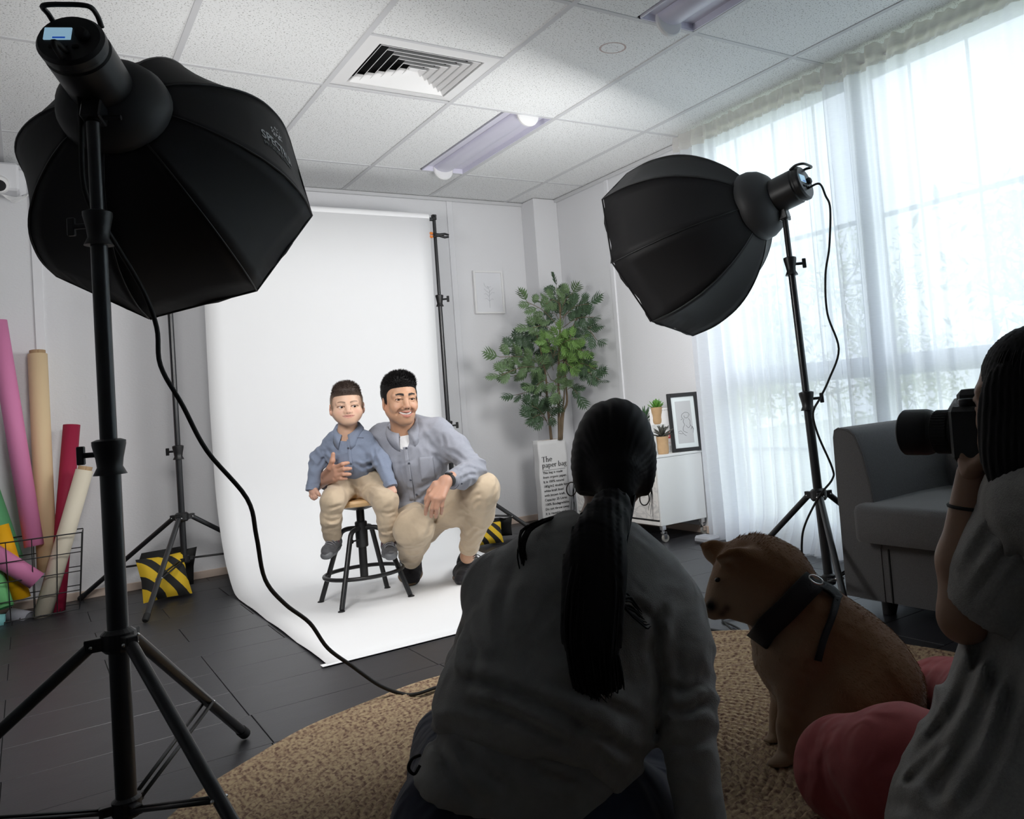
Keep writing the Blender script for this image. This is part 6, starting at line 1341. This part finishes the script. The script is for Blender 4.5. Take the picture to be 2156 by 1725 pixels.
MB().tube(curve_pts([pixd(885, 1590, 1.47), pixd(868, 1598, 1.46), pixd(860, 1618, 1.455), pixd(872, 1630, 1.46), pixd(884, 1612, 1.47)], 24), .003, 6).build('belt_tie', M['rubber'], wom, True)
# hair: smooth cap gathered into a ponytail
f = Field(.0038)
f.ell((0, -.022, .040), (.080, .099, .086), k=.02); f.ell((0, -.030, -.028), (.074, .086, .072), k=.04); f.ell((0, -.112, -.072), (.024, .026, .030), k=.04)
for s in (-1, 1): f.ell((s*.066, -.005, -.020), (.020, .052, .062), k=.03)
f.cap((0, -.115, -.075), (0, -.095, -.035), .022, .040, k=.03)
f.ell((0, .145, -.01), (.08, .075, .085), k=.01, op='s'); f.ell((0, .04, -.115), (.15, .088, .06), k=.01, op='s')
for s in (-1, 1): f.ell((s*.088, .004, -.050), (.020, .022, .026), k=.006, op='s')
f.disp(lambda P: .0007*np.sin(np.arctan2(P[:, 2]+.07, P[:, 0])*52+2*np.sin(P[:, 1]*60))*(P[:, 1] < .04)-.004*np.exp(-((P[:, 0]+.022)/.006)**2)*(P[:, 2] > .04)*-1)
V0, F0 = f.mesh(); fast_mesh('hair', WW_(V0), F0, HAIRK, wom)
tie = WW_(np.array([0, -.118, -.080]))
MB().tube([tie+.021*(wx*math.cos(a)+unit(wup+r*.5)*math.sin(a)) for a in np.linspace(0, 2*PI, 20, endpoint=False)], .006, 8, closed=True).build('hair_tie', M['rubber'], wom, True)
pts_ = [tie, pixd(1262, 1130, 1.545), pixd(1252, 1230, 1.50), pixd(1246, 1340, 1.475), pixd(1256, 1440, 1.455)]
pt = Field(.005); pc = curve_pts(pts_, 14); pt.chain(pc, list(np.interp(np.linspace(0, 1, len(pc)), [0, .12, .4, .75, 1], [.026, .038, .050, .044, .018])), k=.02, sq=(CF, .52)); pt.disp(lambda P: .0010*np.sin(((P@wx)*1.0)*420+3*np.sin(P[:, 2]*9))+.001*np.sin((P@wx)*900)); V, F = pt.mesh(); ponytail = fast_mesh('ponytail', V, F, HAIRK, wom)
rg = np.random.default_rng(9); paths = []
for k in range(150):
    u = rg.uniform(-1, 1); v = rg.uniform(-.9, .9); sp = np.array([.35, .72, 1.1, 1.05, .85+rg.uniform(-.2, .2)])*.041; e_ = [p+wx*u*sp[i]-CF*(.02+v*.012)*min(i, 1) for i, p in enumerate(pts_)]
    e_.append(pixd(1266+u*30+rg.normal(0, 6), 1470+rg.uniform(-35, 14)-abs(u)*22, 1.45)); paths.append(e_)
for k in range(8): paths.append([tie+wx*.03, pixd(1300, 1240, 1.5), pixd(1322+4*k, 1250+10*k, 1.51), pixd(1345+3*k, 1285+5*k, 1.52)])
for k in range(6): paths.append([pixd(1300, 1380, 1.46), pixd(1304+k, 1420, 1.455), pixd(1312-k, 1452, 1.455)])
ribbon_hair('ponytail_strands', paths, .0026, HAIRK, wom, .002, 1, seed=2)
paths = []
for k in range(14): paths.append([pixd(1190, 1085, 1.72), pixd(1150+rg.normal(0, 4), 1095, 1.65), pixd(1112+rg.normal(0, 5), 1118, 1.625), pixd(1100+rg.normal(0, 5), 1160, 1.605), pixd(1108+rg.normal(0, 4), 1205, 1.595), pixd(1114+rg.normal(0, 3), 1236+rg.uniform(-20, 5), 1.59)])
ribbon_hair('loose_lock', paths, .0028, HAIRK, wom, .0022, 1, seed=3)
paths = [[WW_(np.array([s*.078, .0, -.02])), WW_(np.array([s*.083, -.004, -.07])), WW_(np.array([s*(.078+.004*k), .0, -.11-.01*k]))] for s in (-1, 1) for k in range(3)]
ribbon_hair('ear_wisps', paths, .0005, HAIRK, wom, .001, 1, seed=4)
M['silver'] = mat('silver hoop', (.22, .21, .2), .3, 1.)
for px_, py_ in ((1203, 1030), (1357, 1050)):
    c = pixd(px_, py_, 1.745); MB().tube([c+.0115*(wx*math.cos(a)*.85+wup*math.sin(a)*1.2) for a in np.linspace(0, 2*PI, 28, endpoint=False)], .0013, 6, closed=True).build('hoop_earring', M['silver'], wom, True)
# ---------------- photographer at the right edge
M['linen'] = clothm('pale grey linen', (.36, .345, .325), 420, .22, 200, .9, .5); M['coral'] = clothm('coral cotton trousers', (.40, .085, .085), 900, .12, 60)
PB = atd(2130, 1650, 1.36)
pho = empty('photographer', (PB[0], PB[1], 0), 'photographer in pale linen top and coral trousers, raising a camera at the right edge', 'person')
ph = pixd(2178, 846, 1.315); gz = unit(np.array([1.32, 4.2, .86])-ph); gz = unit(gz-CR*.30); pup = unit(np.array([0, 0, 1.])+gz*.12)
ppal = dict(wpal); pnb = pixd(2215, 990, 1.29)
pv, pF, pc_, PW, PL, PBs = head(pho, ph, gz, pup, .95, ppal, dict(fw=.95), cell=.0032, neck=(pnb, .050, .055))
pS1 = pixd(2160, 1066, 1.31); pS2 = pixd(2330, 1080, 1.42); pEl, pWr = pixd(2032, 1296, 1.37), pixd(2048, 1000, 1.375)
pHp, pMd = pixd(2180, 1690, 1.38), pixd(2220, 1360, 1.40)
core = Field(.012); core.chain([pHp, pMd, pixd(2220, 1120, 1.40), pnb], [.09, .085, .10, .05], k=.06); core.cap(pS1, pS2, .04, k=.04)
ar = Field(.0045); ar.chain([pS1, pixd(2100, 1190, 1.34), pEl], [.05, .046, .040], k=.03); ar.chain([pEl, pixd(2028, 1180, 1.38), pWr], [.041, .040, .026], k=.02)
LC = pixd(2010, 908, 1.485)         # lens axis point
hh = Field(.0028); hand(hh, pWr, [pixd(2026, 935, 1.380), pixd(2032, 940, 1.395), pixd(2041, 944, 1.410), pixd(2050, 948, 1.425)], [pixd(2022, 868, 1.390), pixd(2032, 893, 1.425), pixd(2042, 905, 1.445), pixd(2052, 915, 1.455)], [pixd(2021, 900, 1.380), pixd(2028, 915, 1.400), pixd(2038, 924, 1.420), pixd(2050, 930, 1.435)], [pixd(2052, 985, 1.355), pixd(2070, 968, 1.340), pixd(2085, 955, 1.335), pixd(2090, 945, 1.337)], r=.0080, palm_r=.0145)
hr_ = Field(.0032); rw = pixd(2160, 940, 1.52); hand(hr_, rw, [pixd(2120, 900, 1.535), pixd(2120, 912, 1.54), pixd(2120, 924, 1.54), pixd(2122, 935, 1.54)], [pixd(2095, 903, 1.55), pixd(2096, 915, 1.55), pixd(2097, 926, 1.55), pixd(2100, 937, 1.55)], [pixd(2108, 897, 1.555), pixd(2108, 910, 1.557), pixd(2108, 922, 1.557), pixd(2110, 934, 1.555)], [pixd(2150, 920, 1.49), pixd(2130, 905, 1.475), pixd(2115, 900, 1.47)], r=.008, palm_r=.014)
hr_.chain([rw, pixd(2250, 1120, 1.55), pS2], [.026, .04, .045], k=.02)
parts = [(pv, pF), core.mesh(), ar.mesh(), hh.mesh(), hr_.mesh()]; V, F = merge(parts); sk = np.tile(np.array(ppal['skin']), (len(V), 1)); sk[:len(pv)] = pc_; fast_mesh('body', V, F, SKINM, pho, sk)
wax = unit(pWr-pEl); MB().tube([pixd(2042, 1068, 1.378)+.0335*(frame(wax)[0]*math.cos(a)+frame(wax)[1]*math.sin(a)) for a in np.linspace(0, 2*PI, 24, endpoint=False)], .0032, 6, closed=True).build('wrist_band', M['rubber'], pho, True)
ts = Field(.006)
ts.chain([pixd(2205, 1480, 1.37), pixd(2212, 1300, 1.38), pixd(2215, 1140, 1.39)], [.122, .118, .128], k=.06); ts.cap(pixd(2080, 1690, 1.36), pixd(2185, 1500, 1.36), .120, .115, k=.07); ts.cap(pixd(1972, 1712, 1.40), pixd(2110, 1570, 1.37), .072, .085, k=.07); ts.cap(pS1, pS2, .066, k=.05); ts.cap(pixd(2215, 1062, 1.32), pnb, .09, .062, k=.05); ts.cap(pixd(2185, 1075, 1.27), pixd(2230, 1060, 1.25), .07, k=.05); ts.cap(pixd(2180, 1790, 1.3), pixd(2190, 1500, 1.36), .20, .13, k=.06)
slv = Field(.006); slv.chain([pS1, pixd(2124, 1165, 1.335), pixd(2100, 1250, 1.35), pixd(2080, 1310, 1.355)], [.066, .070, .068, .066], k=.04); sln = unit(pEl-pS1); slv.clip(pixd(2058, 1276, 1.36), sln); slv.disp(folds(66, .004, .08, 6)); slv.disp(cuff_folds(pixd(2085, 1200, 1.30), unit(CR+CU*.6), .07, .05, .006, 6))
ts.disp(folds(61, .004, .09, 6)); ts.disp(cuff_folds(pixd(2060, 1520, 1.3), unit(CR+CU*.35), .13, .05, .011, 3)); ts.disp(cuff_folds(pixd(1985, 1640, 1.34), unit(CR*.8+CU*.5), .09, .042, .008, 5)); ts.disp(cuff_folds(pixd(2085, 1170, 1.30), unit(CR+CU*.6), .07, .05, .006, 6)); ts.disp(cuff_folds(pixd(2120, 1350, 1.28), unit(CR+CU*.2), .1, .06, .008, 8))
for c_ in (([(2066, 1345), (2020, 1470), (1930, 1600)], 12, .010), ([(2105, 1380), (2050, 1530), (1955, 1690)], 14, .011), ([(2135, 1420), (2095, 1590), (2010, 1725)], 14, .010), ([(2000, 1560), (1950, 1610), (1900, 1660)], 10, .007), ([(2150, 1150), (2125, 1260), (2118, 1380)], 13, .008)): ts.disp(crease(*c_))
for c_ in (([(2140, 1060), (2085, 1120), (2035, 1200)], 11, .006), ([(2150, 1130), (2100, 1190), (2050, 1260)], 11, .007)): slv.disp(crease(*c_))
V, F = merge([ts.mesh(), slv.mesh()]); fast_mesh('linen_top', V, F, M['linen'], pho)
pn = Field(.008); kN = pixd(1772, 1604, 1.66); kN[2] = max(kN[2], .12); kF = pixd(1978, 1455, 2.22)
pn.chain([pixd(2100, 1700, 1.42), pixd(1900, 1618, 1.53), kN], [.115, .100, .084], k=.05); sh1 = pixd(1960, 1800, 1.5); sh1[2] = .085; pn.chain([kN-np.array([0, 0, .03]), sh1], [.078, .060], k=.05)
pn.chain([pixd(2180, 1680, 1.5), pixd(2100, 1490, 1.92), kF], [.12, .10, .085], k=.05); sh2 = kF+CR*.30+CF*-.1; sh2[2] = .075; pn.chain([kF-np.array([0, 0, .03]), sh2], [.08, .055], k=.05)
pn.cap(pixd(2120, 1740, 1.36), pixd(2230, 1740, 1.38), .13, k=.06); pn.disp(folds(63, .003, .10, 5)); pn.clip((0, 0, .0135), (0, 0, -1)); V, F = pn.mesh(); fast_mesh('trousers', V, F, M['coral'], pho)
f = Field(.004)
f.ell((0, -.018, .040), (.081, .099, .087), k=.02); f.ell((0, -.035, -.045), (.076, .082, .10), k=.04); f.ell((0, -.05, -.10), (.078, .070, .08), k=.05)
for s in (-1, 1): f.ell((s*.070, .022, -.035), (.018, .046, .085), k=.03); f.ell((s*.066, .006, -.10), (.022, .045, .06), k=.04)
f.ell((0, .150, -.01), (.072, .076, .10), k=.01, op='s'); f.ell((0, .065, -.15), (.045, .085, .10), k=.01, op='s')
f.disp(lambda P: .0012*np.sin((np.arctan2(P[:, 0], P[:, 1]+.02))*52+P[:, 2]*12))
V0, F0 = f.mesh(); fast_mesh('hair', PW(V0), F0, HAIRK, pho)
paths = []
for k in range(150):
    a = rg.uniform(.55, 2*PI-.55); q = lambda rr, z: PW(np.array([math.sin(a)*.083*rr, -.02+math.cos(a)*.096*rr, z])); paths.append([q(.55, .105), q(.93, .07), q(1.03, 0), q(1.0, -.08), q(.98+rg.normal(0, .05), -.130+rg.uniform(-.02, .02))])
ribbon_hair('hair_strands', paths, .0022, HAIRK, pho, .0015, 1, seed=7)
# ---------------- the camera she holds: held, so a thing of its own
M['camskin'] = mat('camera black', (.014, .014, .015), .5, bump=.3, bscale=900); M['lensglass'] = mat('coated lens glass', (.005, .006, .012), .06, spec=.9)
cax = unit(gz*1.0+np.array([0, 0, -.02])); cxx = unit(np.cross(cax, [0, 0, 1.])); cuu = np.cross(cxx, cax); L0 = pixd(2066, 908, 1.41)+cax*.105
ce_ = empty('dslr_camera', tuple(L0), 'black camera with a thick zoom lens held up to the photographer face', 'camera')
bodyc = L0-cax*.105
b = MB(); b.box(bodyc, (.066, .028, .045), (cxx, cax, cuu), bev=.008); b.box(bodyc+cxx*.052+cax*.022, (.016, .016, .042), (cxx, cax, cuu), bev=.007); b.build('camera_body', M['camskin'], ce_)
b = MB(); b.box(bodyc+cuu*.055, (.026, .030, .016), (cxx, cax, cuu), bev=.009); b.build('prism_hump', M['camskin'], ce_)
MB().box(bodyc+cuu*.057-cax*.037, (.020, .010, .013), (cxx, cax, cuu), bev=.005).build('eyecup', M['rubber'], ce_)
MB().lathe(bodyc-cxx*.045+cuu*.045, [(.014, 0), (.015, .003), (.015, .010), (.013, .012)], cuu, 20).build('mode_dial', M['blackmetal'], ce_, auto=30)
MB().lathe(bodyc+cxx*.05+cuu*.045+cax*.01, [(.010, 0), (.010, .007), (.008, .009)], cuu, 16).build('shutter_button', M['chrome'], ce_, auto=30)
lb = MB().lathe(L0-cax*.080, [(.031, 0), (.034, .004), (.034, .020), (.036, .022), (.036, .050), (.0345, .052), (.0345, .058), (.038, .062), (.040, .070), (.040, .108), (.0375, .111), (.0375, .106), (.032, .104)], cax, 40, cap=False).build('lens_barrel', M['camskin'], ce_, auto=30)
MB().sphere(L0+cax*.010, np.array([.033, .033, .033]), 14).build('front_element', M['lensglass'], lb, True)
b = MB()
for k in range(40):
    a = 2*PI*k/40; d = cxx*math.cos(a)+cuu*math.sin(a); b.box(L0-cax*.044+d*.0362, (.0012, .0135, .0016), (d, cax, np.cross(d, cax)))
o = b.build('grip_ribs', M['rubber'], lb); o['kind'] = 'stuff'
# ---------------- the dog
DB = atz(1760, 1560, .013)
dog = empty('dog', (DB[0], DB[1], 0), 'tan spitz-type dog in a black harness sitting on the rug beside the photographer knees', 'dog')
D = lambda x, y, d=2.0: atd(x, y, d)
f = Field(.0050)
HD, MZ, NO = D(1578, 1212, 2.03), D(1530, 1262, 1.99), D(1503, 1281, 1.975)
nk0, nk1 = D(1628, 1232, 2.04), D(1668, 1290, 2.04)
f.ell(D(1570, 1206, 2.02), (.073, .070, .070), k=.03); f.ell(D(1590, 1188, 2.03), (.078, .070, .055), k=.04); f.ell(D(1538, 1234, 1.995), (.053, .050, .050), k=.025)
f.chain([D(1545, 1250, 1.995), D(1520, 1264, 1.985), D(1498, 1281, 1.975)], [.046, .034, .021], k=.02); f.cap(D(1548, 1276, 1.985), D(1508, 1288, 1.97), .028, .013, k=.02)
f.ell(D(1590, 1268, 1.985), (.052, .050, .052), k=.03); f.ell(D(1588, 1262, 2.09), (.050, .050, .052), k=.03)
f.chain([D(1600, 1205, 2.04), D(1632, 1225, 2.04), D(1672, 1285, 2.04)], [.080, .084, .082], k=.04); f.chain([D(1655, 1300, 2.03), D(1674, 1372, 2.03), D(1692, 1425, 2.03)], [.068, .086, .072], k=.06)
f.chain([D(1706, 1306, 2.05), D(1738, 1350, 2.05), D(1790, 1415, 2.05), D(1838, 1490, 2.05)], [.084, .108, .130, .118], k=.05); f.chain([D(1700, 1368, 2.03), D(1726, 1405, 2.03), D(1765, 1425, 2.03)], [.092, .085, .07], k=.06)
# front legs: shoulder, elbow, wrist, paw
f.chain([D(1680, 1380, 1.97), D(1680, 1458, 1.955), D(1669, 1530, 1.95), D(1662, 1590, 1.945)], [.064, .040, .031, .027], k=.03)
for o_ in (-13, -4, 5, 13): f.cap(D(1660+o_*.3, 1598, 1.945), D(1640+o_*1.0, 1611+abs(o_)*.1-o_*.25, 1.925), .019, .0155, k=.012)
f.chain([D(1662, 1395, 2.08), D(1658, 1450, 2.085), D(1649, 1510, 2.075), D(1642, 1548, 2.07)], [.055, .036, .028, .025], k=.03)
for o_ in (-11, -3, 4, 11): f.cap(D(1640+o_*.3, 1556, 2.07), D(1622+o_*1.0, 1568+abs(o_)*.1-o_*.25, 2.055), .018, .0145, k=.012)
# haunches, hocks and hind paws
f.chain([D(1850, 1455, 1.97), D(1800, 1500, 1.93), D(1765, 1530, 1.92)], [.105, .090, .058], k=.05); f.chain([D(1765, 1532, 1.92), D(1850, 1590, 1.93), D(1838, 1618, 1.93)], [.052, .036, .028], k=.03); f.cap(D(1838, 1620, 1.93), D(1760, 1618, 1.90), .027, .024, k=.02)
f.chain([D(1850, 1445, 2.14), D(1790, 1480, 2.17)], [.10, .07], k=.05); f.chain([D(1790, 1485, 2.17), D(1850, 1530, 2.17), D(1790, 1545, 2.15)], [.05, .03, .025], k=.03)
f.chain([D(1885, 1500, 2.08), D(1905, 1475, 2.12), D(1900, 1440, 2.14)], [.05, .045, .03], k=.03)
# ears and eye hollows
ear1 = [(D(1515, 1168, 2.055), D(1503, 1160, 2.06), D(1478, 1146, 2.065)), (D(1566, 1186, 1.975), D(1548, 1180, 1.965), D(1515, 1176, 1.955))]
for i, (a, m_, t_) in enumerate(ear1):
    f.chain([a, m_, t_], [.030, .024, .006] if i == 0 else [.042, .030, .008], k=.018, sq=(unit(CF+CU*.4), .5))
f.ell(D(1524, 1190, 1.935), (.022, .016, .010), k=.01, op='s')
f.ell(D(1497, 1274, 1.955), (.013, .012, .010), k=.006)
f.ell(D(1512, 1221, 1.93), (.016, .014, .009), k=.012, op='s')
f.clip((0, 0, .013), (0, 0, -1))
f.disp(folds(71, .0016, .035, 6))
V, F = f.mesh(); N = vnorm(V, F)
rel = V-CP; dep = rel@CF; px_ = CX+FPX*(rel@CR)/dep; py_ = CY-FPX*(rel@CU)/dep
tan, cream, rust = np.array([.22, .112, .050]), np.array([.36, .26, .175]), np.array([.17, .076, .030])
def dogcol(V, N):
    und = sstep(.05, -.55, N[:, 2]); c = tan[None]*(1-und[:, None])+cream[None]*und[:, None]
    def spot(p, rad, colr, a): w = (np.exp(-((V-p)**2).sum(1)/(2*rad*rad))*a)[:, None]; c[:] = c*(1-w)+colr*w
    spot(D(1535, 1272, 1.96), .045, cream, 1.); spot(D(1511, 1222, 1.94), .010, np.array([.02, .012, .008]), .8); spot(D(1590, 1290, 1.98), .06, cream, .95); spot(D(1615, 1360, 2.0), .085, cream, .9); spot(D(1625, 1420, 2.0), .07, cream, .7); spot(D(1655, 1600, 1.94), .05, cream, 1.); spot(D(1640, 1560, 2.06), .045, cream, 1.); spot(D(1765, 1480, 1.95), .05, cream, .7)
    spot(D(1745, 1225, 2.0), .10, rust, .8); spot(D(1830, 1300, 2.0), .12, rust, .5); spot(D(1600, 1150, 2.0), .08, rust, .6); spot(D(1497, 1276, 1.95), .011, np.array([.01, .01, .01]), 1.3); spot(D(1520, 1290, 1.955), .008, np.array([.02, .015, .012]), .9); spot(D(1530, 1280, 1.95), .007, np.array([.02, .015, .012]), .9)
    return np.clip(c, 0, 1)
DOGM = mat('tan dog coat', (.4, .2, .1), .85, attr='Col', spec=.2, bump=.3, bscale=260, sheen=.2)
col = dogcol(V, N); fast_mesh('body', V, F, DOGM, dog, col)
nose_d = unit(NO-HD); ix = RNG.choice(len(V), 34000); vv, nn_, cc = V[ix], N[ix], col[ix]
flow = np.where((np.linalg.norm(vv-HD, axis=1) < .10)[:, None], -nose_d[None], unit(CR*.55-CU*.85)[None]); dd = nn_*.18+flow*1.0+RNG.normal(0, .16, (len(ix), 3)); dd -= nn_*np.minimum(0, (dd*nn_).sum(1)-.22)[:, None]; dd /= np.linalg.norm(dd, axis=1)[:, None]
shortm = np.clip((vv[:, 2]-.03)/.15, .25, 1)*np.where(np.linalg.norm(vv-MZ, axis=1) < .085, .25, 1)*np.where(np.min([np.linalg.norm(vv-q_, axis=1) for e_ in ear1 for q_ in e_], axis=0) < .05, .3, 1)
blades('fur', vv-nn_*.002, dd, .012*shortm*RNG.uniform(.6, 1.2, len(ix)), .0013, DOGM, dog, n=2, kind='stuff', col=np.clip(cc*RNG.uniform(.95, 1.5, (len(ix), 1)), 0, 1))
eye_c = on_surface(V, 1511, 1222, 0.); b = MB(); b.sphere(eye_c+CF*.0035, np.array([.0075, .0065, .0055]), 8); b.build('eye', mat('dark dog eye', (.01, .006, .004), .1), dog, True)
def wrap(name, pts, w, m, e, V, off=.008, dirn=None, n=40):
    """strap pressed over the coat along picture points, from the near side"""
    P = curve_pts([np.array([x, y, 0.]) for x, y in pts], n); rows = []; last = None
    for i, p in enumerate(P):
        t = P[min(i+1, len(P)-1)]-P[max(i-1, 0)]; t = t/(np.linalg.norm(t)+1e-9); nx, ny = -t[1], t[0]; row = []
        for s in np.linspace(-1, 1, 5): row.append(on_surface(V, p[0]+nx*w*s, p[1]+ny*w*s, off))
        rows.append(row)
    R_ = np.array(rows)
    for _ in range(6): R_[1:-1] = (R_[1:-1]*2+R_[:-2]+R_[2:])/4; R_[:, 1:-1] = (R_[:, 1:-1]*2+R_[:, :-2]+R_[:, 2:])/4
    return thick(MB().grid(R_).build(name, m, e, True), .006, 0)
hs = empty('dog_harness', tuple(D(1660, 1290, 1.9)), 'black padded dog harness with a steel ring across the dog shoulders', 'harness')
M['webbing'] = mat('black webbing', (.010, .010, .011), .75, bump=.3, bscale=300)
wrap('chest_band', [(1716, 1222), (1690, 1248), (1655, 1285), (1620, 1318), (1594, 1352)], 25, M['webbing'], hs, V)
wrap('back_strap', [(1704, 1226), (1730, 1232), (1752, 1244), (1768, 1262)], 8, M['webbing'], hs, V)
wrap('girth_strap', [(1764, 1256), (1752, 1300), (1735, 1345), (1722, 1392)], 7, M['webbing'], hs, V)
c = D(1718, 1221, 1.93); MB().tube([c+.014*(CR*math.cos(a)*1.1-CU*math.sin(a)*.55*1-CF*math.sin(a)*.3+CU*-.4*math.cos(a)) for a in np.linspace(0, 2*PI, 24, endpoint=False)], .0022, 6, closed=True).build('steel_ring', mat('bright steel', (.85, .85, .85), .25, 1.), hs, True)
